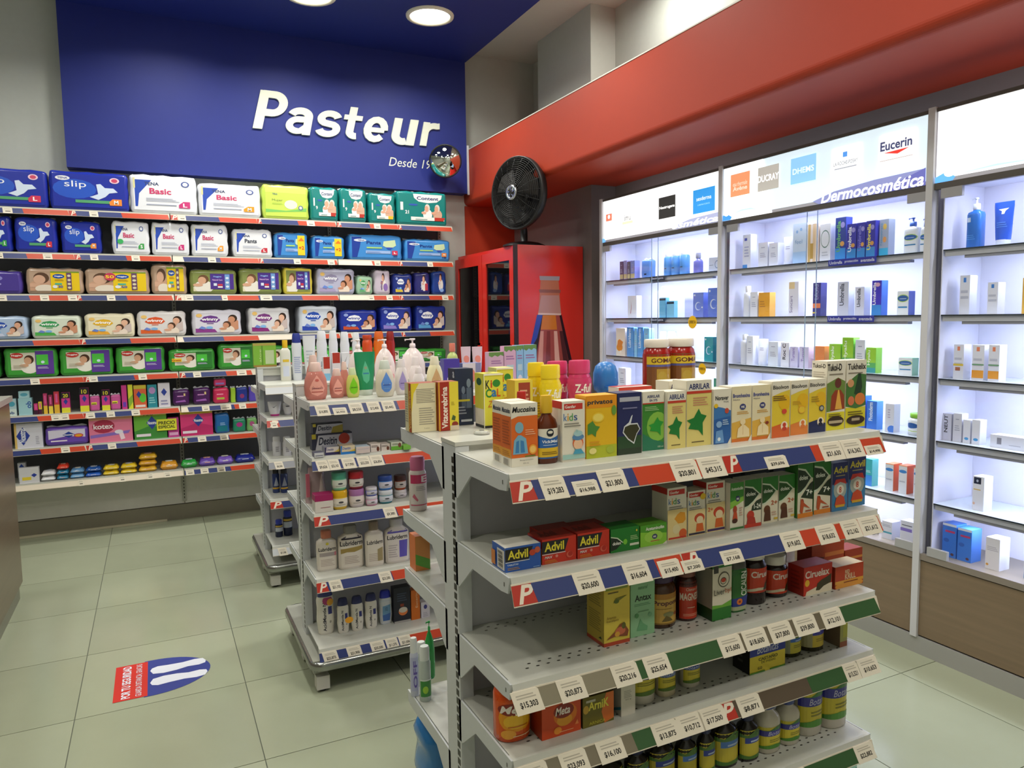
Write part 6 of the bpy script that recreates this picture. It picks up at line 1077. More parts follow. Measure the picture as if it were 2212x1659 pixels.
gb(Mt, z, 664, 698, 768, 0, 'baby', 'd8786c', 'e4c8c0', 'coral baby shampoo bottle behind larger one', (), .7, 3.07, bm=PT)
gb(Mt, z, 736, 758, 782, 0, 'baby', 'd8786c', 'e4c8c0', 'coral baby shampoo bottle behind smaller one', (), .7, 3.04, bm=PT)
gb(Mt, z, 750, 780, 796, 860, 'baby', 'c8cc6a', 'd0e0b0', 'small lime green baby shampoo bottle', [('p', [(.5, .95), (.7, .6), (.78, .35), (.7, .12), (.5, .02), (.3, .12), (.22, .35), (.3, .6)], '7ac81e'), ('t', .32, .34, .68, .44, 'Johnson\'s', '3a6a1c', 'b')], .7, zone=(.1, .72))
X0, X1, Y, H = spanY(770, 815, 761, 855, z); t = place('T', 'lotion_tube', 'tube', ((X0+X1)/2, Y+.02, z), 0, 'emerald green baby shampoo tube', Mt)
tubep(t, X1-X0, H, '1f8a5c', 'd0dcd4', [('p', [(.5, .82), (.62, .6), (.7, .4), (.66, .2), (.5, .1), (.34, .2), (.3, .4), (.38, .6)], '4fb08a'), ('l', .36, .4, .64, .5, 1, '2a7aa0'), ('e', .5, .6, .07, .05, '8a9a7a')])
gb(Mt, z, 816, 857, 780, 859, 'baby', 'd8d0bc', 'd4dcd0', 'clear baby shampoo bottle with blue drop label', drop('5f8fd8'), .7, zone=(.1, .72))
gb(Mt, z, 824, 858, 772, 0, 'baby', 'dcc8c4', 'e0d4d0', 'pale bottle with pink leaf behind blue drop bottle', [('e', .7, .7, .2, .15, 'd88a94')], .7, 3.06)
for k, (xl, xr, yt) in enumerate([(757, 803, 734), (815, 860, 733), (873, 926, 732)]):
    gb(Mt, z, xl, xr, yt, 0, 'pump', 'e4d8d8', 'ecdee0', 'big white pump bottle', [('p', [(.5, .9), (.6, .75), (.5, .68), (.4, .75)], 'b8b0b8')], .7, 3.17+.0*k, cat='bottle')
gb(Mt, z, 857, 886, 776, 0, 'baby', 'e4dcdc', 'e8e0e0', 'white baby bottle with purple drop label', drop('a89ad0', '6a5aa0', 'b8b0d8'), .7, 2.96, zone=(.1, .7))
gb(Mt, z, 888, 918, 772, 0, 'baby', 'e6dcdc', 'e8dee0', 'white baby bottle with plain front', (), .7, 3.02)
gb(Mt, z, 895, 922, 794, 0, 'baby', 'e8dfdf', 'eadfe0', 'short white baby bottle half hidden', (), .7, 2.93)
gb(Mt, z, 927, 962, 771, 0, 'baby', 'e0d8b0', 'e4dcc0', 'cream baby bottle with tan drop label', drop('c8a070', '8a6a4a', 'd8c8a0'), .7, 2.98, zone=(.1, .7))
Mr = "on the middle stand's rear top shelf"; zr = 1.182
gb(Mr, 1.233, 971, 993, 742, 0, 'syrup', 'b8c87a', 'e0806a', 'small baby bottle with coral dome cap', [('r', 0, .6, 1, .95, '8a3a8a'), ('r', 0, 0, 1, .4, '9ac85a')], .9, 3.20, name='soother_bottle')
for k, (xl, xr) in enumerate([(996, 1018), (1020, 1043)]):
    X0, X1 = xat(xl, 3.2, 1.233), xat(xr, 3.2, 1.233); t = place('T', 'cream_tube', 'tube', ((X0+X1)/2, 3.2, 1.233), 0, 'pink and white diaper cream tube', Mr)
    tubep(t, X1-X0-.002, ony(xl, 749, 3.2).z-1.233, 'dcc4cc', 'e0e0e8', [('e', .5, .5, .3, .18, 'e08a7a'), ('e', .7, .2, .2, .1, 'd8dce8')])
gc(Mr, z, 960, 994, 776, 0, .05, '3a3a90', 'purple carton behind cream baby bottle', [('r', 0, 0, 1, 1, '4a3a9a'), ('r', .2, .0, .9, .4, 'd8d0dc')], (), (), 3.05, 'baby_carton')
gc(Mr, z, 1000, 1040, 785, 0, .05, '6a7ab0', 'white and coral carton before cream tubes', [('r', 0, 0, 1, 1, 'd8d0d8'), ('e', .4, .5, .3, .3, 'e08a7a'), ('r', .7, 0, 1, 1, '8a90b8')], (), (), 3.05, 'baby_carton')
for k, (xl, xr, yt, c_, ds) in enumerate([(1057, 1089, 761, 'd0a8c0', 'short pink baby toothpaste card box'), (1090, 1115.5, 748, 'd4a8c4', 'tall pink baby toothpaste card box'), (1116, 1131.5, 746, '8ab4d8', 'narrow blue baby toothpaste card box'), (1132, 1160, 745, '8fb8dc', 'tall blue baby toothpaste card box')]):
    gc(Mt, z, xl, xr, yt, 0, .045, c_, ds, [('r', 0, 0, 1, 1, c_), ('p', [(0, 1), (0, .9), (.2, .86), (.4, .91), (.6, .87), (.8, .92), (1, .88), (1, 1)], '6a8f4a'), ('l', .15, .68, .85, .8, 2, '9a6a9a'), ('r', .2, .4, .8, .55, 'b8ccd8'), ('e', .5, .2, .3, .1, 'd8d4e4'), ('p', [(0, 0), (1, 0), (1, .08), (.5, .14), (0, .06)], '4f8a3a')], (), (), 2.99, 'toothpaste_carton')
Ma = "on the middle stand's second shelf"; z = .962
des = lambda bg, nm='Desitin': [('r', 0, 0, 1, 1, bg), ('p', [(.08, 0), (1, 0), (1, .9), (.16, .9)], 'c8c8d0'), ('t', .16, .3, .62, .78, nm, '232a44', 'bi'), ('r', 0, .7, .1, 1, 'c8b83a')]
X0, X1, Y, H = spanY(676, 763, 940, 0, z, 3.04)
t = place('C', 'cream_carton', 'box', ((X0+X1)/2, Y+.04, z), 0, 'long dark grey diaper cream carton with red disc', Ma); carton(t, X1-X0, .05, H, '3a3a4a', des('33344a')+[('e', .8, .62, .14, .34, 'b8402c')])
t = place('C', 'cream_carton', 'box', ((X0+X1)/2-.015, Y+.04, z+H+.0005), 0, 'shorter cream carton with yellow end stacked above', Ma); carton(t, (X1-X0)*.74, .04, .042, '3a3a4a', des('2a2c3a')+[('p', [(.6, 0), (1, 0), (1, .8), (.66, .6)], 'a8983a')])
gc(Ma, z, 679, 700, 979, 989, .05, '5a5a70', 'small white cream carton at the left corner', [('r', 0, 0, 1, 1, 'c8c8cc'), ('l', .1, .3, .9, .6, 1, '4a4a6a')], (), (), None, 'cream_carton')
gc(Ma, z, 702, 733.5, 967, 984, .06, '8a8a98', 'small purple and white cream carton', [('r', 0, 0, 1, 1, '2f2a5a'), ('p', [(.06, .35), (.94, .35), (1, 1), (.12, 1)], 'd4ccc8'), ('t', .12, .55, .6, .85, 'Desitin', '4a4a80', 'bi'), ('p', [(.6, .35), (1, .35), (1, .7)], 'd8c05a')], (), (), None, 'cream_carton')
gc(Ma, z, 735, 767.5, 964, 982.5, .06, 'b8a890', 'small bright blue cream carton', [('r', 0, 0, 1, 1, '2a7ac8'), ('p', [(.06, .3), (1, .3), (1, 1), (.12, 1)], 'd8c8a8'), ('t', .12, .55, .7, .85, 'Desitin', '4a6ab0', 'bi'), ('p', [(.5, .3), (1, .3), (1, .55)], 'd8b83a')], (), (), None, 'cream_carton')
gc(Ma, z, 769, 800, 966, 980.5, .06, 'b4c4d4', 'small pale pink cream carton', [('r', 0, 0, 1, 1, 'd4c4c0'), ('l', .1, .6, .9, .8, 1, 'b8b0b8')], (), (), None, 'cream_carton')
for k, (xl, xr, yt, yb) in enumerate([(801, 822, 960, 977), (823.5, 843, 960, 974)]):
    gc(Ma, z, xl, xr, yt, yb, .06, 'c8bcb4', 'small cream carton with baby portrait', [('r', 0, 0, 1, 1, 'd8ccc4'), ('l', .06, .6, .8, .9, 2, '4a3f3a'), ('e', .75, .35, .15, .3, '6a3a2a')], (), (), None, 'cream_carton')
gc(Ma, z, 844.5, 869, 956, 973, .06, 'a0a89a', 'green and white cream carton with child portrait', [('r', 0, 0, 1, 1, 'c8ccb8'), ('r', 0, 0, 1, .5, '6ab03a'), ('l', .1, .65, .7, .9, 2, '5a6a4a'), ('e', .78, .6, .15, .3, '7a4a3a')], (), (), None, 'cream_carton')
gc(Ma, z, 870, 888, 963, 972, .05, '7ab04a', 'low plain green cream carton', [('r', 0, 0, 1, 1, '7ab84a')], (), (), None, 'cream_carton')
Mb = "on the middle stand's third shelf"; z = .738
X0, X1, Y, H = spanY(668, 704, 1012, 0, z, 3.06)
t = place('K', 'blister_pouch', 'pouch', ((X0+X1)/2, Y+.02, z), 0, 'clear and pink upright blister pouch', Mb); m = MB(); m.loft([(0, .045, .02), (.02, .046, .02), (H*.6, .036, .014), (H, .03, .002)], mat('b8a0a4', .2), 20).build('film_pouch', t); m = MB(); m.loft([(.02, .02, .016), (H*.4, .012, .012), (H*.8, .002, .003)], mat('d8c4c0', .4), 12, off=(.022, -.012)).build('cone', t); MB().box(-.045, -.03, -.026, -.018, .03, H*.85, P('d06a80')).build('side_label', t)
gc(Mb, z, 681, 720.5, 1071, 1109, .06, 'c8c4bc', 'white cream carton with magenta top', [('r', 0, 0, 1, 1, 'd4ccc4'), ('r', 0, .64, 1, 1, '9a1f5a'), ('l', .3, .25, .85, .32, 1, '8a3a4a')], [('r', 0, .64, 1, 1, '9a1f5a')], [('r', 0, 0, 1, 1, '9a1f5a')], None, 'cream_carton')
def twin(xl, xr, y0, ym, yb, low, high, ds1, ds2, Yf=None):
    X0, X1, Y, H = spanY(xl, xr, ym, yb, z, Yf); W = X1-X0-.001
    lab = lambda c: [('r', 0, 0, 1, 1, c[2]), ('e', .5, .6, .12, .1, '3a3a40'), ('l', .25, .3, .75, .42, 1, '8a847c'), ('r', 0, 0, 1, .12, c[0])]
    t = place('B', 'cream_jar', 'jar', ((X0+X1)/2, Y+W*.45, z), 0, ds1, Mb); bottle(t, 'round', W, H, low[0], low[1], lab(low), .85)
    H2 = ony((xl+xr)/2, y0, Y).z-z-H-.0005
    t = place('B', 'cream_jar', 'jar', ((X0+X1)/2, Y+W*.45, z+H+.0005), 0, ds2, Mb); bottle(t, 'round', W*.98, H2, high[0], high[1], lab(high), .85)
twin(720.5, 755, 1022, 1063, 1104, ('d8b02c', 'd8a818', 'e0d8cc'), ('7ac0a0', '4a9a80', 'd4d8cc'), 'yellow lidded cream jar under a green lidded one', 'green lidded cream jar stacked on yellow one')
twin(757, 791.5, 1020, 1060, 1099, ('d0c4c8', 'a870a8', 'dcd0cc'), ('8a1f3a', 'b01f28', 'd8d0c8'), 'lilac lidded cream jar under a red lidded one', 'red lidded cream jar stacked on lilac one')
twin(793, 819, 1054, 1074, 1095, ('d88ab0', 'd0c8d4', 'd4ccd8'), ('5a6ad0', 'ccc8d0', 'ccc8d4'), 'low pink based cream jar under a violet based one', 'low violet based cream jar stacked on pink one')
twin(821, 853, 1029, 1062, 1091, ('2a7a8a', 'ccd0d8', 'ccd0dc'), ('3a7ac8', '22408a', 'd0ccdc'), 'white lidded cream jar with teal base', 'blue lidded cream jar stacked on teal one')
twin(855, 882, 1028, 1061, 1080, ('d4ccd0', 'd8d0d0', 'd8d0d4'), ('a8431c', '4a2420', 'dcd0cc'), 'plain white cream jar under a brown one', 'brown banded cream jar stacked on plain white one', 2.96)
X0, X1 = xat(880, 3.08, z), xat(900, 3.08, z); t = place('T', 'cream_tube', 'tube', ((X0+X1)/2, 3.08, z), 0, 'upright beige cream tube behind brown jars', Mb); tubep(t, .05, ony(885, 1010, 3.08).z-z, 'b8a8a4', '8a6a5a')
Mc = "on the middle stand's fourth shelf"; z = .468
lub = lambda band, top: [('r', 0, 0, 1, 1, 'd8d0c4'), ('t', .06, .68, .94, .82, 'Lubriderm', '23232c', 'b'), ('r', .1, .48, .95, .62, band), ('l', .15, .12, .85, .4, 5, 'b8aa9e')]+top
gb(Mc, z, 687, 731, 1151, 1237, 'lotion', 'd8d0c6', 'c8785c', 'white lotion bottle with coral cap', lub('a49a98', [('r', .85, .48, .95, .62, 'c87a88'), ('e', .5, .95, .08, .05, 'd8c83a')]), .55, zone=(.05, .72), name='lotion_bottle', span=2.4)
gb(Mc, z, 734, 789, 1141, 1233, 'lotion', 'd8d0c6', '8a8680', 'widest white lotion bottle with tan wave', [('r', 0, 0, 1, 1, 'd8d0c4'), ('t', .04, .62, .96, .76, 'Lubriderm', '23232c', 'b'), ('p', [(.06, .4), (.3, .44), (.6, .42), (.94, .48), (.94, .58), (.06, .54)], '9a8448'), ('p', [(.08, .84), (.3, .94), (.7, .95), (.92, .86), (.92, .8), (.08, .8)], '2a2430'), ('l', .2, .1, .8, .34, 5, 'b8aa9e')], .5, zone=(.05, .86))
gb(Mc, z, 791, 832, 1131, 1227, 'lotion', 'd8d0c6', '8a7a6a', 'white lotion bottle with brown cap', lub('d8d0c4', [('p', [(.62, .1), (.92, .1), (.92, .56), (.62, .5)], '9a8a64')]), .5, zone=(.05, .72))
gb(Mc, z, 835, 888, 1126, 1220, 'lotion', 'd8d0c8', 'cac4c4', 'white lotion bottle with violet panels', [('r', 0, 0, 1, 1, 'd8d0cc'), ('t', .06, .62, .9, .74, 'Lubriderm', '23232c', 'b'), ('p', [(.06, .84), (.3, .96), (.7, .96), (.94, .88), (.94, .8), (.06, .8)], '5a50a8'), ('p', [(.54, .1), (.86, .1), (.9, .58), (.54, .58)], '5f54b4'), ('l', .1, .12, .46, .5, 6, 'b0a6a8')], .5, zone=(.05, .86))
Md = "on the middle stand's bottom shelf"; z = .177
am_ = [('r', 0, 0, 1, 1, 'd8d4c8'), ('t', .30, .04, .5, .86, 'AcidMantle N', '2a2a34', 'bv'), ('r', .62, .52, .86, .74, '2a2f7a'), ('e', .74, .3, .06, .04, '9a968c')]
gb(Md, z, 687, 726, 1272, 1375, 'flip', 'dcd8cc', '2a2f70', 'tall white lotion bottle with purple splash sticker', am_+[('e', .6, .92, .3, .14, 'a83a70'), ('e', .75, .86, .2, .1, 'e0a02c')], .55, zone=(.04, .78))
gb(Md, z, 730.5, 757, 1296, 1371, 'flip', 'dcd8cc', '2a2f60', 'white lotion bottle with navy flip cap', am_, .55, zone=(.04, .76))
gb(Md, z, 760.5, 788, 1292, 1366, 'flip', 'dcd8cc', '2a2f60', 'white lotion bottle with navy flip cap', am_, .55, zone=(.04, .76))
gb(Md, z, 791, 818, 1286, 1361, 'flip', 'dcd8cc', '2a2f60', 'white lotion bottle with navy flip cap', am_, .55, zone=(.04, .76))
tt = thing('price_sticker', 'round orange promotion sticker hanging between two white lotion bottles', 'sticker', ((xat(758, 2.88, .27)), 2.91, .27)); MB().loft([(0, .017, .013), (.0012, .017, .013)], P('e09a1e'), 18).build('disc', tt); tt.rotation_euler = (math.pi/2, 0, 0)
gb(Md, z, 821.5, 850, 1280, 1352, 'flip', 'c8d0d8', '2430b0', 'white lotion bottle with bright blue cap', [('r', 0, 0, 1, 1, 'ccd0d4'), ('p', [(.2, .1), (.8, .1), (.86, .75), (.2, .7)], '6a9ac0'), ('p', [(.2, .1), (.8, .1), (.82, .4), (.2, .34)], '3f6ab0'), ('t', .4, .5, .6, .66, '10', '2a4a6a')], .6, zone=(.04, .78))
gc(Md, z, 852, 887.5, 1272, 1348, .045, '1f2030', 'dark navy carton with flame logo', [('r', 0, 0, 1, 1, '1f2230'), ('r', 0, 0, 1, .06, 'a8a4a0'), ('e', .55, .32, .28, .12, 'd8783a'), ('e', .55, .36, .26, .08, 'c8c0b0'), ('l', .2, .62, .8, .88, 4, '3f4a60'), ('r', .38, .46, .6, .54, '8a3a24')], (), (), None, 'lotion_carton')
gc(Md, z, 889, 908, 1276, 1340, .04, 'c8621c', 'narrow orange carton', [('r', 0, 0, 1, 1, 'cc6a1c'), ('t', .5, .4, .75, .9, 'Eucerin', 'e8c8a0', 'v')], (), (), None, 'lotion_carton')
gc(Md, z, 910, 929, 1302, 1336, .04, 'c4c4cc', 'low pale carton with navy mark', [('r', 0, 0, 1, 1, 'c8c4cc'), ('e', .5, .7, .2, .14, '3a3a80'), ('l', .2, .1, .8, .4, 3, 'a8a4b0')], (), (), None, 'lotion_carton')
# ---------------------------------------------------------------- goods on the farthest stand
Ft = "on the farthest stand's top shelf"; z = 1.15
gc(Ft, 1.233, 548, 598, 742, 0, .04, '6a9a2c', 'olive green see-through soap carton', [('r', 0, 0, 1, 1, '7ab03a'), ('r', .52, .12, .9, .7, 'b8c8a0'), ('r', .36, 0, .42, 1, '5a8a2c'), ('r', 0, .9, 1, 1, 'a8984a'), ('r', 0, 0, 1, .08, '9a7a3a'), ('t', .26, .2, .34, .75, 'aloe', 'c8d8a0', 'v')], (), (), 4.51, 'soap_carton')
gb(Ft, z, 608, 631, 735, 0, 'lotion', 'd8d8cc', 'e0b41c', 'white bottle with yellow cap', [('r', .2, .1, .8, .5, 'c8cfe0'), ('r', .2, .66, .8, .76, 'd8b83a')], .6, 4.42)
gb(Ft, z, 633, 656, 720, 0, 'flip', 'd4d8e0', '24348a', 'white bottle with dark blue cap', [('l', .15, .1, .85, .7, 9, '8f9ac0')], .6, 4.42)
for k, (xl, xr, yt) in enumerate([(659, 686, 725)]):
    t = place('T', 'cream_tube', 'tube', (xat(672, 4.4, z), 4.42, z), 0, 'white upright cream tube with red edge', Ft); tubep(t, xat(xr, 4.4, z)-xat(xl, 4.4, z), ony(672, yt, 4.4).z-z, 'd4d6da', 'dcdce0', [('l', .2, .3, .8, .7, 4, 'a8b0b8')])
for k, (xl, xr, yt) in enumerate([(687, 711, 715), (713.5, 734, 714), (738, 759, 717), (764, 782, 718)]):
    gb(Ft, z, xl, xr, yt, 0, 'flip', 'd4d6dc', 'dcdee2', 'tall white shampoo bottle', [('l', .3, .1, .7, .35, 3, '8a90a0'), ('r', .35, .3, .65, .45, '7a8090')], .6, 4.42)
gb(Ft, z, 787, 809, 724, 0, 'big', 'c8481c', 'b83c18', 'rust red bottle with dark cap', (), .8, 4.42, cat='bottle')
gb(Ft, z, 810.5, 835, 716, 0, 'flip', 'd86a1c', 'd0601a', 'tall orange sunscreen bottle', (), .6, 4.42)
gb(Ft, z, 837, 857, 716, 0, 'flip', '9a1f14', '8a1a12', 'tall dark red bottle', (), .6, 4.42)
for k, (xl, xr, c_, ds) in enumerate([(579, 599, '2a2428', 'black hair wax box'), (600, 620, '3a3034', 'black hair wax box'), (622, 641, 'b8402c', 'red hair wax box'), (642.5, 662, 'a83428', 'red hair wax box')]):
    gc(Ft, z, xl, xr, 784, 810, .05, c_, ds, [('r', 0, 0, 1, 1, c_), ('r', .1, .55, .9, .95, '8a7a80'), ('r', .18, .1, .82, .5, '1c1a1e' if k < 2 else '8a2a20'), ('r', .24, .3, .76, .44, 'a09a9c')], (), (), None, 'wax_box')
gc(Ft, z, 700, 714, 771, 0, .04, 'd0d0d4', 'small red and white sample box', [('r', 0, 0, 1, 1, 'd0ccd0'), ('r', 0, .5, 1, 1, 'a8301f'), ('r', 0, 0, 1, .3, '7ab0d0')], (), (), 4.3, 'sample_box')
gc(Ft, z, 719, 737, 762, 0, .04, 'd0d0d4', 'taller red, white and blue sample box', [('r', 0, 0, 1, 1, 'd4ccd0'), ('r', .05, .62, .95, 1, 'a8301f'), ('r', 0, .2, 1, .36, '3f8ad8')], (), (), 4.3, 'sample_box')
gc(Ft, z, 740, 757, 762, 0, .04, 'd8d8dc', 'white sample box with check mark', [('r', 0, 0, 1, 1, 'd8d8dc'), ('p', [(.3, .7), (.4, .6), (.7, .9), (.42, .68)], '2a2a30'), ('l', .2, .4, .8, .5, 1, '8a8a94')], (), (), 4.3, 'sample_box')
F1 = "on the farthest stand's second shelf"; z = .965
t = place('T', 'cream_tube', 'tube', (xat(594, 4.3, z), 4.3, z), 0, 'white cream tube with magenta cap', F1); tubep(t, .075, ony(594, 867, 4.3).z-z, 'c8c8cc', 'c0288a', [('p', [(.3, .6), (.42, .5), (.7, .8), (.44, .58)], '3a3a44')])
for k, px in enumerate((612, 630)): t = place('T', 'cream_tube', 'tube', (xat(px, 4.3, z)+.025*(k+1), 4.3, z), 0, 'white cream tube with black leaf mark', F1); tubep(t, .055, ony(px, 870, 4.3).z-z, 'c8c8cc', 'b8b8c0', [('e', .5, .7, .2, .08, '4a4a50')])
F2 = "on the farthest stand's third shelf"; z = .73
for k, (xl, xr) in enumerate([(590, 609), (612, 631)]): gb(F2, z, xl, xr, 944, 986, 'spray', 'ccccd2', 'd8d8dc', 'white deodorant stick', [('l', .35, .2, .7, .7, 6, '6a6a70')], .6, None, name='deodorant_stick')
F3 = "on the farthest stand's fourth shelf"; z = .505
for k, (xl, xr) in enumerate([(590, 606), (607, 624)]): gb(F3, z, xl, xr, 1010, 1066, 'spray', '2a3a70', '1c1e26', 'black and blue deodorant spray can', [('p', [(.2, .3), (.5, .9), (.8, .3)], 'a8b0c4'), ('r', 0, .1, 1, .2, 'd8a82c')], .9, None, name='deodorant_can')
F4 = "on the farthest stand's bottom shelf"; z = .235
gb(F4, z, 596, 613, 1125, 1162, 'spray', '1c2648', '2438a0', 'small navy roll-on bottle with blue cap', [('r', 0, .4, 1, .8, 'b8c0cc'), ('r', 0, .86, 1, 1, 'c8a83a')], .95)
gb(F4, z, 614, 634, 1105, 1159, 'spray', '1c2648', '2438a0', 'large navy roll-on bottle with yellow band', [('r', 0, .4, 1, .8, 'c0c8d4'), ('r', 0, .86, 1, 1, 'd0b03a')], .95)
# ---------------------------------------------------------------- goods in the lit cabinets
CB = ['farthest', 'middle', 'nearest']; CN = ['top', 'second', 'third', 'fourth', 'fifth', 'bottom']
def cc(bay, sh, pl, pr, yt, kind, c, c2, ds, X=3.02, txt='', D=.045, side=None, fn=None, shape='lotion', sy=.6, tc='4a4e60'):
    z = CZ[sh]; Y0, Y1, H = spanX(pl, pr, yt, z, X); W = Y0-Y1-.0015; row = f'on the {CB[bay]} cabinet\'s {CN[sh]} shelf'
    H = min(H, (CZ[sh-1]-z-.05) if sh else .235)
    nm = {'c': 'cosmetic_carton', 'b': 'cosmetic_bottle', 't': 'cosmetic_tube', 'j': 'cream_jar'}[kind]
    dd = D if kind == 'c' else W*sy if kind != 't' else W*.66
    t = place(kind, nm, {'c': 'box', 'b': 'bottle', 't': 'tube', 'j': 'jar'}[kind], (X+dd/2, (Y0+Y1)/2, z), -math.pi/2, ds, row, 'cosmetics in the lit cabinets')
    F = [('r', 0, 0, 1, 1, c)]
    if c2: F += [('r', 0, .06, 1, .3, c2)]
    if txt:
        F += [('t', .2, .3, .6, .95, txt, tc, 'bv')] if H > W*1.6 else [('t', .15, .55, .85, .72, txt, tc, 'b')]
    elif kind == 'c': F += [('l', .2, .4, .8, .62, 3, 'a8acc4'), ('l', .3, .78, .7, .84, 1, '9a9eb8')]
    if fn: F = fn
    if kind == 'c': carton(t, W, D, H, side or c, F)
    elif kind == 'b': bottle(t, shape, W, H, c, c2 or 'e8eaf4', F if fn else (), sy)
    elif kind == 'j': bottle(t, 'jar', W, H, c, c2, F if fn else (), sy)
    else: tubep(t, W, H, c, c2 or c, fn or [('l', .3, .5, .7, .7, 2, 'a8acc8')])
WHc = 'dcdfee'
# farthest cabinet
for k, (a_, b_, y_, c_, d_) in enumerate([(1339, 1346, 565, '5a5070', 'thin dark printed box'), (1347, 1354, 563, '8a8ab8', 'thin violet box'), (1355, 1361, 565, '6a5f70', 'thin brown printed box'), (1362, 1371, 563, '7f84c0', 'slim lilac box')]): cc(0, 0, a_, b_, y_, 'c', c_, 'b8a878', d_)
t = place('K', 'cotton_bag', 'bag', (3.06, (yat(1379, 3.03, CZ[0])+yat(1408, 3.03, CZ[0]))/2, CZ[0]), -math.pi/2, 'soft blue cotton bag', 'on the top shelf in the farthest cabinet'); pack(t, .105, .05, .125, '5a84c8', [('r', .3, .1, .6, .2, '2a3040')], (), 3)
for a_, b_, y_ in ((1430, 1443, 541), (1445.5, 1460, 539), (1463, 1478.5, 536)): cc(0, 0, a_, b_, y_, 'b', '5a96d8', 'e8ecf6', 'blue foam bottle with white pump', shape='spray', sy=.9, fn=[('r', .35, .3, .65, .36, '20304a')])
cc(0, 0, 1494, 1509, 546, 'b', '7a7ad0', 'a8a8c0', 'violet glass perfume bottle', shape='syrup', sy=.8)
cc(0, 0, 1531, 1556, 556, 'c', 'ccd8e8', '', 'pale box with sun ring and teal side', side='2f90a8', fn=[('r', 0, 0, 1, 1, 'ccd4e8'), ('e', .72, .5, .2, .28, '6a84b0'), ('e', .72, .5, .15, .22, 'ccd4e8'), ('l', .05, .45, .4, .52, 1, '6a7a90')])
cc(0, 1, 1356, 1375, 639, 'c', WHc, '', 'white box with thin red curve', fn=[('r', 0, 0, 1, 1, WHc), ('p', [(.3, .2), (.4, .5), (.36, .8), (.44, .5), (.36, .2)], 'b04a50')])
t = place('K', 'gift_bag', 'bag', (3.10, (yat(1412, 3.08, CZ[1])+yat(1480, 3.08, CZ[1]))/2, CZ[1]), -math.pi/2, 'white gift bag with rope handles', 'on the second shelf in the farthest cabinet')
m = MB(); m.prism([(-.10, -.03), (.10, -.03), (.10, .03), (-.10, .03)], 'z', 0, .18, mat('e2e6f4', .5)); m.build('bag_body', t); MB().tube([(-.06, -.034, .17), (-.05, -.036, .205), (.05, -.036, .205), (.06, -.034, .17)], .004, mat('f0f2fa', .5), 6).build('handle', t)
cc(0, 1, 1424, 1438, 643, 'c', '6ab0dc', '2a3f60', 'slim sky blue box before gift bag', fn=[('r', 0, 0, 1, 1, '6ab4e0'), ('r', 0, .86, 1, .96, '24344a')], X=3.0, D=.03)
cc(0, 1, 1440, 1456, 650, 'c', '7ac0e4', '2a3f60', 'shorter sky blue box before gift bag', fn=[('r', 0, 0, 1, 1, '7ac0e8'), ('r', 0, .82, 1, .94, '24344a')], X=3.0, D=.03)
cfn = lambda c: [('r', 0, 0, 1, 1, c), ('e', .5, .45, .3, .17, 'c8d4f0'), ('e', .56, .45, .26, .14, c), ('e', .15, .9, .08, .04, 'dce4f4'), ('e', .9, .4, .08, .03, 'dce4f4')]
cc(0, 1, 1497, 1519, 632, 'c', '6f84d8', '', 'blue box with white sun mark', fn=cfn('6f84d8')); cc(0, 1, 1529, 1553, 622, 'c', '5a78d4', '', 'taller blue box with white sun mark', fn=cfn('5a78d4'))
cc(0, 2, 1331, 1350, 709, 'c', 'e0d4c0', '', 'white box with orange hands print', fn=[('r', 0, 0, 1, 1, 'e4dcd0'), ('e', .4, .3, .35, .14, 'e0902c'), ('p', [(.1, .3), (.2, .55), (.4, .6), (.8, .5), (.6, .3)], 'd8862c'), ('e', .5, .14, .1, .05, 'f0e8dc')])
for k, (a_, b_) in enumerate([(1354, 1369), (1377, 1389)]): cc(0, 2, a_, b_, 707, 'c', '5a9ae0', '', 'blue lotion box with upright lettering', txt='Lubriderm', tc='d8e8fa')
for k, (a_, b_) in enumerate([(1370, 1376), (1390.5, 1402)]): cc(0, 2, a_, b_, 709, 'c', '8ac4ec', '', 'pale aqua lotion box')
for a_, b_ in ((1420, 1433), (1436, 1452)): cc(0, 2, a_, b_, 716, 'b', 'e0e4f0', 'eceef6', 'white pump lotion behind the gummy jars', shape='flip', sy=.8, X=3.1)
cc(0, 2, 1521, 1540, 728, 'c', '2f90a0', '', 'teal box with white sun mark', fn=cfn('2f98a8')); cc(0, 2, 1547, 1561, 720, 'c', '2a94a8', '', 'taller teal box with white sun mark', fn=cfn('2a9cb0'))
cc(0, 3, 1336, 1352, 795, 'c', 'e4e8f8', '', 'plain white box')
cc(0, 4, 1340, 1360, 880, 'c', 'e0e4f4', '', 'plain white box')
cc(0, 3, 1541, 1560, 818, 'c', '5aa890', '', 'green box at the right side')
# middle cabinet
M_ = 1
cc(1, 0, 1604, 1621, 507, 'c', WHc, '3a8ad8', 'white box with blue square and base', fn=[('r', 0, 0, 1, 1, WHc), ('r', .2, .82, .55, .9, '3a4ab0'), ('r', 0, 0, .6, .12, '3a8ad8'), ('l', .2, .35, .8, .7, 4, 'a8acd0')])
cc(1, 0, 1637.5, 1658, 524, 'c', WHc, '', 'plain white cream box'); cc(1, 0, 1660.5, 1680, 525, 'c', WHc, '', 'plain white cream box')
cc(1, 0, 1685, 1709, 511, 't', 'e4e8f6', 'dce0f0', 'white upright tube')
cc(1, 0, 1712, 1741, 483, 'c', 'b0cce8', '', 'wide pale blue box', fn=[('r', 0, 0, 1, 1, 'c4d4e8'), ('e', .3, .8, .08, .04, '8ab0dc'), ('e', .6, .85, .08, .04, '8ab0dc'), ('t', .15, .5, .7, .6, 'feel', '7aa0cc'), ('r', 0, 0, 1, .3, 'a8c8ec')])
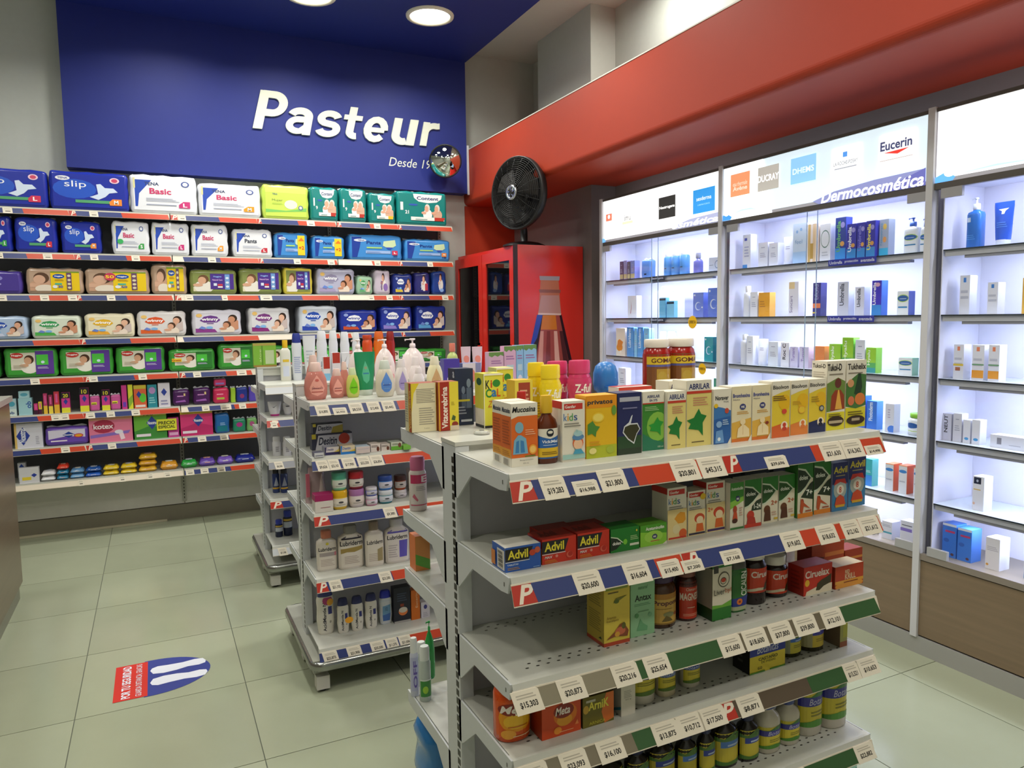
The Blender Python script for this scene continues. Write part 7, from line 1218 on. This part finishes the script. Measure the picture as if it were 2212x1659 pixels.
cc(1, 0, 1742, 1768, 484, 'c', 'dcc8c0', '', 'gold and cream ribbed box', fn=[('r', 0, 0, 1, 1, 'e0d4cc'), ('r', .1, 0, .3, 1, 'c8a86a'), ('r', .5, 0, .75, 1, 'd8bc94'), ('r', .3, .1, .55, .5, 'b8944a')])
cc(1, 0, 1770, 1793, 484, 'c', 'd8dce4', '', 'white box with large grey ring', fn=[('r', 0, 0, 1, 1, 'dcdee4'), ('e', .5, .6, .42, .24, '5a7a6a'), ('e', .5, .6, .38, .21, 'dcdee4'), ('l', .2, .15, .8, .3, 2, 'b8bcc4')])
ufn = lambda c, g_: [('r', 0, 0, 1, 1, c), ('r', 0, 0, 1, .28, '3a8ad0'), ('t', .12, .2, .5, .92, 'Umbrella', g_, 'bv'), ('e', .68, .38, .2, .06, 'd8a050'), ('e', .7, .82, .2, .07, '9a94d8')]
cc(1, 0, 1803, 1826, 470, 'c', '2f3f9a', '', 'tall navy sunscreen box with green lettering', fn=ufn('2a4090', '6ab06a'))
for k, (a_, b_, y_, g_) in enumerate([(1828, 1848.5, 484, 'e8ecf8'), (1850, 1868, 481, '7a7ad0'), (1869.5, 1889.5, 477, 'e8e050')]): cc(1, 0, a_, b_, y_, 'c', '3a3aa8', '', ['violet sunscreen box with white lettering', 'violet sunscreen box with dim lettering', 'violet sunscreen box with yellow lettering'][k], fn=ufn('3432a4', g_), X=3.0)
cc(1, 0, 1898, 1918, 474, 'c', 'a8b4c8', '', 'grey and aqua sunscreen box', fn=[('r', 0, 0, 1, 1, 'a4b0c8'), ('r', 0, 0, 1, .22, '3ab0dc'), ('e', .6, .8, .2, .08, 'e0c060'), ('e', .6, .45, .2, .08, 'e0a060'), ('t', .1, .3, .34, .9, 'Neostrata', '5aa0c8', 'v')])
cet = [('r', 0, 0, 1, 1, 'e4eaf0'), ('e', .5, .7, .5, .16, 'b0d84a'), ('e', .5, .7, .46, .13, '2f60a8'), ('l', .2, .67, .8, .72, 1, 'c8dcf0'), ('r', .1, .3, .9, .36, '2f80b8')]
cc(1, 0, 1949, 1980, 470, 'b', 'dfe6ec', '2f5fb8', 'white pump lotion with green and blue label', shape='sqpump', sy=.6, fn=cet)
cc(1, 0, 1985, 2004, 472, 'b', 'dfe6ec', '2f5fb8', 'white pump lotion half behind the post', shape='sqpump', sy=.6, fn=cet)
cc(1, 1, 1603, 1617, 618, 'b', 'e4e8f6', 'eceefa', 'white slim bottle with flip cap', shape='lotion', sy=.8)
cc(1, 1, 1620, 1636, 631, 'c', WHc, '', 'white cream box'); cc(1, 1, 1638.5, 1662, 632, 'c', 'e0982c', '', 'orange cream box', fn=[('r', 0, 0, 1, 1, 'e0a02c'), ('l', .1, .4, .6, .7, 3, 'b87a2c')], side='e8b050')
cc(1, 1, 1703, 1724, 609, 'c', 'e4e0ec', '', 'white sun tube box with orange top', fn=[('r', 0, 0, 1, 1, 'e0e0f0'), ('r', 0, .8, .6, 1, 'e8d0a0'), ('t', .1, .1, .4, .6, 'Suncart', '5a4a8a', 'v')])
cc(1, 1, 1755, 1772, 611, 'c', '3a3a78', 'e07a50', 'dark violet box with orange band', fn=[('r', 0, 0, 1, 1, '3f3f88'), ('r', 0, .24, 1, .38, 'e8865a'), ('t', .2, .5, .7, .95, 'bloid', 'a8a8d8', 'v'), ('r', 0, .08, .5, .12, 'd8c050')])
cc(1, 1, 1808, 1832, 609, 'c', 'ccd0e4', '', 'silver box with upright lettering', txt='Umbrella'); cc(1, 1, 1846, 1866, 620, 'c', 'd4d6e8', '', 'shorter silver box with upright lettering', txt='Umbrella')
cc(1, 1, 1882, 1903, 606, 'c', '4a7ad8', '', 'bright violet sunscreen box', fn=[('r', 0, 0, 1, 1, '3f2fc0'), ('r', 0, 0, 1, .3, '3a8ad8'), ('t', .1, .3, .42, .95, 'Umbrella', 'f0f0ff', 'bv'), ('e', .6, .88, .25, .06, 'd8a8c8')])
cc(1, 1, 1937, 1962, 629, 'c', '5f74cc', '', 'white cream box with green and blue label', fn=cet, side='5f74cc')
cc(1, 1, 1989, 2003, 590, 'b', 'd8dce8', 'e8eaf4', 'white bottle beside the post', shape='syrup', sy=.9)
cc(1, 2, 1597, 1610, 722, 'b', WHc, '', 'tall white bottle', shape='lotion', sy=.9); cc(1, 2, 1612, 1626, 726, 'c', WHc, '', 'white carton')
cc(1, 2, 1630, 1652, 732, 't', 'e4e8f6', 'dce0f0', 'short white tube'); cc(1, 2, 1659, 1680, 738, 'c', 'd8e0f0', '', 'pale aqua carton'); cc(1, 2, 1686, 1704, 740, 'c', WHc, '', 'white carton with black lettering', txt='Roc C', tc='303040')
for a_, b_ in ((1706, 1723), (1726, 1746)): cc(1, 2, a_, b_, 749, 'c', 'ccc8e8', '', 'lilac carton with upright lettering', txt='Tursant', tc='8a7ac0')
cc(1, 2, 1757, 1780, 748, 'c', 'e0803a', '', 'plain orange carton', fn=[('r', 0, 0, 1, 1, 'e88a4a')])
hyf = lambda s: [('r', 0, 0, 1, 1, '9ad03a'), ('r', 0, 0, 1, .4, '5ab060'), ('r', 0, 0, 1, .2, '3a98a0'), ('t', .15, .3, .5, .9, s, 'e8f4dc', 'bv')]
cc(1, 2, 1790, 1815, 743, 'c', '8ac84a', '', 'lime green gradient carton', fn=hyf('Hyalu')); cc(1, 2, 1818, 1842, 729, 'c', '7ac84a', '', 'tallest lime green carton', fn=hyf('Hyalu')); cc(1, 2, 1846, 1867, 734, 'c', WHc, '', 'plain white slim carton'); cc(1, 2, 1869.5, 1891, 751, 'c', '8ac84a', '', 'lime and teal carton beside tall carton top', fn=hyf('Hyalu'))
cc(1, 2, 1940, 1970, 773, 'c', '8fc0a0', '', 'low white cream box with blue label', fn=cet, side='8fc0a0')
cc(1, 3, 1850, 1868, 854, 'c', '3a6ad8', '', 'blue carton behind the tall carton'); cc(1, 3, 1871, 1893, 866, 'c', '3a78e0', '', 'bright blue carton with upright lettering', txt='Photoderm', tc='e0ecff', side='5a9ae8'); cc(1, 3, 1911, 1930, 872, 'c', WHc, '', 'white carton with blue corner', fn=[('r', 0, 0, 1, 1, WHc), ('e', .8, .1, .5, .14, '4a80e0'), ('l', .3, .5, .6, .85, 4, 'b0a8c8')])
cc(1, 3, 1951, 1994, 894, 'j', 'e0e6ea', '8ac83a', 'white cream jar with lime green lid', sy=.9, fn=[('r', 0, 0, 1, 1, 'e4eaee'), ('e', .4, .6, .3, .24, '2f60a8'), ('r', .15, .1, .8, .16, 'c0dc6a')])
cc(1, 4, 1867, 1883, 991, 'c', '5ac0c8', '', 'teal to blue carton', fn=[('r', 0, 0, 1, 1, '3ab4c0'), ('r', 0, 0, 1, .4, '3a8ae0'), ('l', .2, .5, .8, .6, 2, 'd0ecf4')])
for k, (a_, b_, y_) in enumerate([(1911, 1929, 1001), (1940, 1958, 1005), (1972, 1987, 1010)]): cc(1, 4, a_, b_, y_, 'c', 'e8a080', '', 'white carton with orange side', fn=[('r', 0, 0, 1, 1, 'e0e4f0'), ('e', .5, .78, .48, .06, '3a84d0'), ('r', 0, .96, 1, 1, 'f0b890'), ('l', .1, .4, .8, .5, 1, 'b8bcd0')], side='e07a54', D=.06)
cc(1, 5, 1838, 1886, 1142, 'c', '1c2638', '', 'dark navy carton lying low', fn=[('r', 0, 0, 1, 1, '1a2434'), ('e', .6, .6, .12, .2, 'a8d0f0'), ('r', .1, .05, .9, .25, '3a8ac8')])
cc(1, 5, 1904, 1926, 1126, 'c', WHc, '', 'white carton with teal stripe', fn=[('r', 0, 0, 1, 1, 'dcdfee'), ('r', 0, .32, 1, .42, '4aa0b8'), ('l', .1, .7, .9, .85, 2, 'a8acc0')], D=.06); cc(1, 5, 1944, 1972, 1126, 'c', WHc, '', 'white carton with violet stripe', fn=[('r', 0, 0, 1, 1, 'dcdfee'), ('r', 0, .56, .9, .7, '8a7ad0'), ('l', .1, .8, .9, .88, 1, '5a5e70')], D=.06)
# nearest cabinet
cc(2, 0, 2083, 2115, 427, 'b', '3070c8', 'd8e0f0', 'large blue pump bottle', shape='sqpump', sy=.8, X=3.03, fn=[('r', .1, .82, .35, .98, 'c8dcf4'), ('l', .1, .2, .7, .4, 3, '4a90e0')])
X_, Yc = 3.04, (yat(2142, 3.03, CZ[0])+yat(2185, 3.03, CZ[0]))/2; t = place('t', 'cosmetic_tube', 'tube', (X_, Yc, CZ[0]), -math.pi/2, 'blue upright tube with white cap', 'on the top shelf in the nearest cabinet'); tubep(t, yat(2142, 3.03, CZ[0])-yat(2185, 3.03, CZ[0]), onx(2163, 436, 3.03).z-CZ[0], '2f5cd0', 'dce2f0', [('p', [(.25, .88), (.75, .9), (.6, .82), (.55, .72), (.42, .72), (.42, .82)], 'e0ecf8'), ('l', .2, .3, .8, .5, 3, '4a84e8')])
lrp = lambda c: [('r', 0, 0, 1, 1, 'dcdfee'), ('r', .35, .82, .62, .94, c), ('l', .1, .4, .9, .7, 2, 'b8bcd0')]
cc(2, 1, 2071, 2093, 595, 'c', WHc, '', 'tall white carton with blue square', fn=lrp('3a80d8'), D=.05); cc(2, 1, 2131, 2154, 610, 'c', WHc, '', 'shorter white carton with blue square', fn=lrp('3a80d8'), D=.05); cc(2, 1, 2206, 2228, 600, 'c', 'e0b040', '', 'yellow carton cut by the frame', fn=[('r', 0, 0, 1, 1, 'e0b04a')])
cc(2, 2, 2058, 2080, 744, 'c', WHc, '', 'white carton with yellow stripe', fn=lrp('e0805a')+[('r', 0, .38, 1, .44, 'd8c04a'), ('r', .2, .24, .7, .34, 'a86a50')], D=.05)
for a_, b_ in ((2098, 2124), (2133, 2157)): cc(2, 2, a_, b_, 745, 'c', WHc, '', 'white carton with green and orange stripes', fn=lrp('e0805a')+[('r', 0, .42, 1, .46, '6aa07a'), ('r', 0, .06, 1, .28, 'e09a3a')], D=.05)
cc(2, 3, 2034, 2054, 893, 'c', 'c8cade', '', 'silver carton with black script', txt='NEUT', tc='3a3a44'); cc(2, 3, 2057, 2076, 893, 'c', 'd4d6e6', '', 'pale carton beside silver one')
for a_, b_ in ((2079, 2095), (2098, 2116)): cc(2, 3, a_, b_, 907, 'c', WHc, '', 'short white carton with blue dot', fn=[('r', 0, 0, 1, 1, 'dcdfee'), ('e', .5, .2, .3, .06, '4a9ad8')])
cc(2, 3, 2138, 2222, 943, 'c', WHc, '', 'long white carton lying flat', fn=[('r', 0, 0, 1, 1, 'dcdfee'), ('r', .18, .3, .3, .8, '8a8a98'), ('l', .5, .3, .8, .4, 1, 'a8acc0')], D=.06)
cc(2, 4, 2099, 2124, 1029, 'c', WHc, '', 'white carton with dark navy patch', fn=[('r', 0, 0, 1, 1, 'e0e2f0'), ('r', .08, .78, .72, .97, '1f2844'), ('e', .4, .87, .1, .04, 'b8c0d8'), ('r', .08, .6, .7, .63, 'd8b86a'), ('e', .15, .2, .1, .04, 'e0b8a8')], D=.06)
for k, (a_, b_) in enumerate([(2034, 2064), (2066.5, 2097)]): cc(2, 5, a_, b_, (1131, 1142)[k], 'c', 'b8c8f0', '', 'large blue cream carton', fn=[('r', 0, 0, 1, 1, '3a7ae0'), ('r', .2, .74, .9, .8, 'c03a70'), ('r', 0, .93, 1, 1, 'e0e8fa'), ('e', .3, .5, .2, .06, '2f60c0'), ('e', .75, .1, .12, .04, '5a3a50')], side='4a8ae8', D=.07)
cc(2, 5, 2127, 2158, 1162, 'c', WHc, '', 'large white carton with orange dot', fn=[('r', 0, 0, 1, 1, 'e4e2ea'), ('l', .1, .6, .9, .75, 3, 'b8b4c4'), ('e', .15, .14, .1, .04, 'd8a050')], D=.07)
cc(2, 5, 2205, 2235, 1205, 'b', '2f9ae0', 'e0e8f4', 'bright blue bottle cut by the frame', shape='spray', sy=.9)
# shelf name strips and the promotion star
def strip(bay, sh, pa, pb, txts, c, ds, dz=-.03, hz=.03):
    z = CZ[sh]+dz; X = CXF+.012; ya, yb = yat(pa, X, z), yat(pb, X, z); L = ya-yb
    t = thing('brand_strip', ds, 'sign', (X, ya, z)); MB().box(-.003, 0, -L, 0, 0, hz, mat(c, .35)).build('strip', t)
    m = MB(); n = len(txts); art(m, [('t', (k+.08)/n, .25, (k+.92)/n, .75, s, 'c8cce8', 'b') for k, s in enumerate(txts)], lambda u, v, e: (-.003-e, -L*u, hz*v), 0, P, .0003); m.build('lettering', t)
strip(1, 0, 1790, 1893, ['Umbrella', 'protección', 'avanzada'], '343aa0', 'long indigo name strip on the middle cabinet\'s top shelf edge')
strip(1, 1, 1788, 1888, ['Umbrella', 'protección', 'avanzada'], '343aa0', 'long indigo name strip on the middle cabinet\'s second shelf edge')
strip(0, 0, 1405, 1436, ['Neutrogena'], '2f3846', 'short dark name strip on the farthest cabinet\'s top shelf edge', -.03)
strip(0, 1, 1404, 1436, ['Neutrogena'], '2f3846', 'short dark name strip on the farthest cabinet\'s second shelf edge', -.03)
for nm, px, py, rr, ds in (('offer_star', 1496, 696, .042, 'yellow star shaped offer sticker on the farthest cabinet\'s sliding glass'), ('offer_star', 1517, 797, .036, 'yellow star shaped offer sticker lower down behind the red gummy jar')):
    p_ = onx(px, py, CXF-.004); t = thing(nm, ds, 'sticker', tuple(p_)); n = 36
    pts = [((rr*(1 if k % 2 else .86))*math.cos(2*math.pi*k/n), (rr*(1 if k % 2 else .86))*math.sin(2*math.pi*k/n)) for k in range(n)]
    MB().prism(pts, 'x', -.0012, 0, mat('e8b414', .4)).build('star', t)
    m = MB(); art(m, [('t', .14, .4, .86, .62, 'OFERTA', '4a3410', 'b')], lambda u, v, e: (-.0012-e, rr-2*rr*u, -rr+2*rr*v)); m.build('lettering', t)
tag_labels()
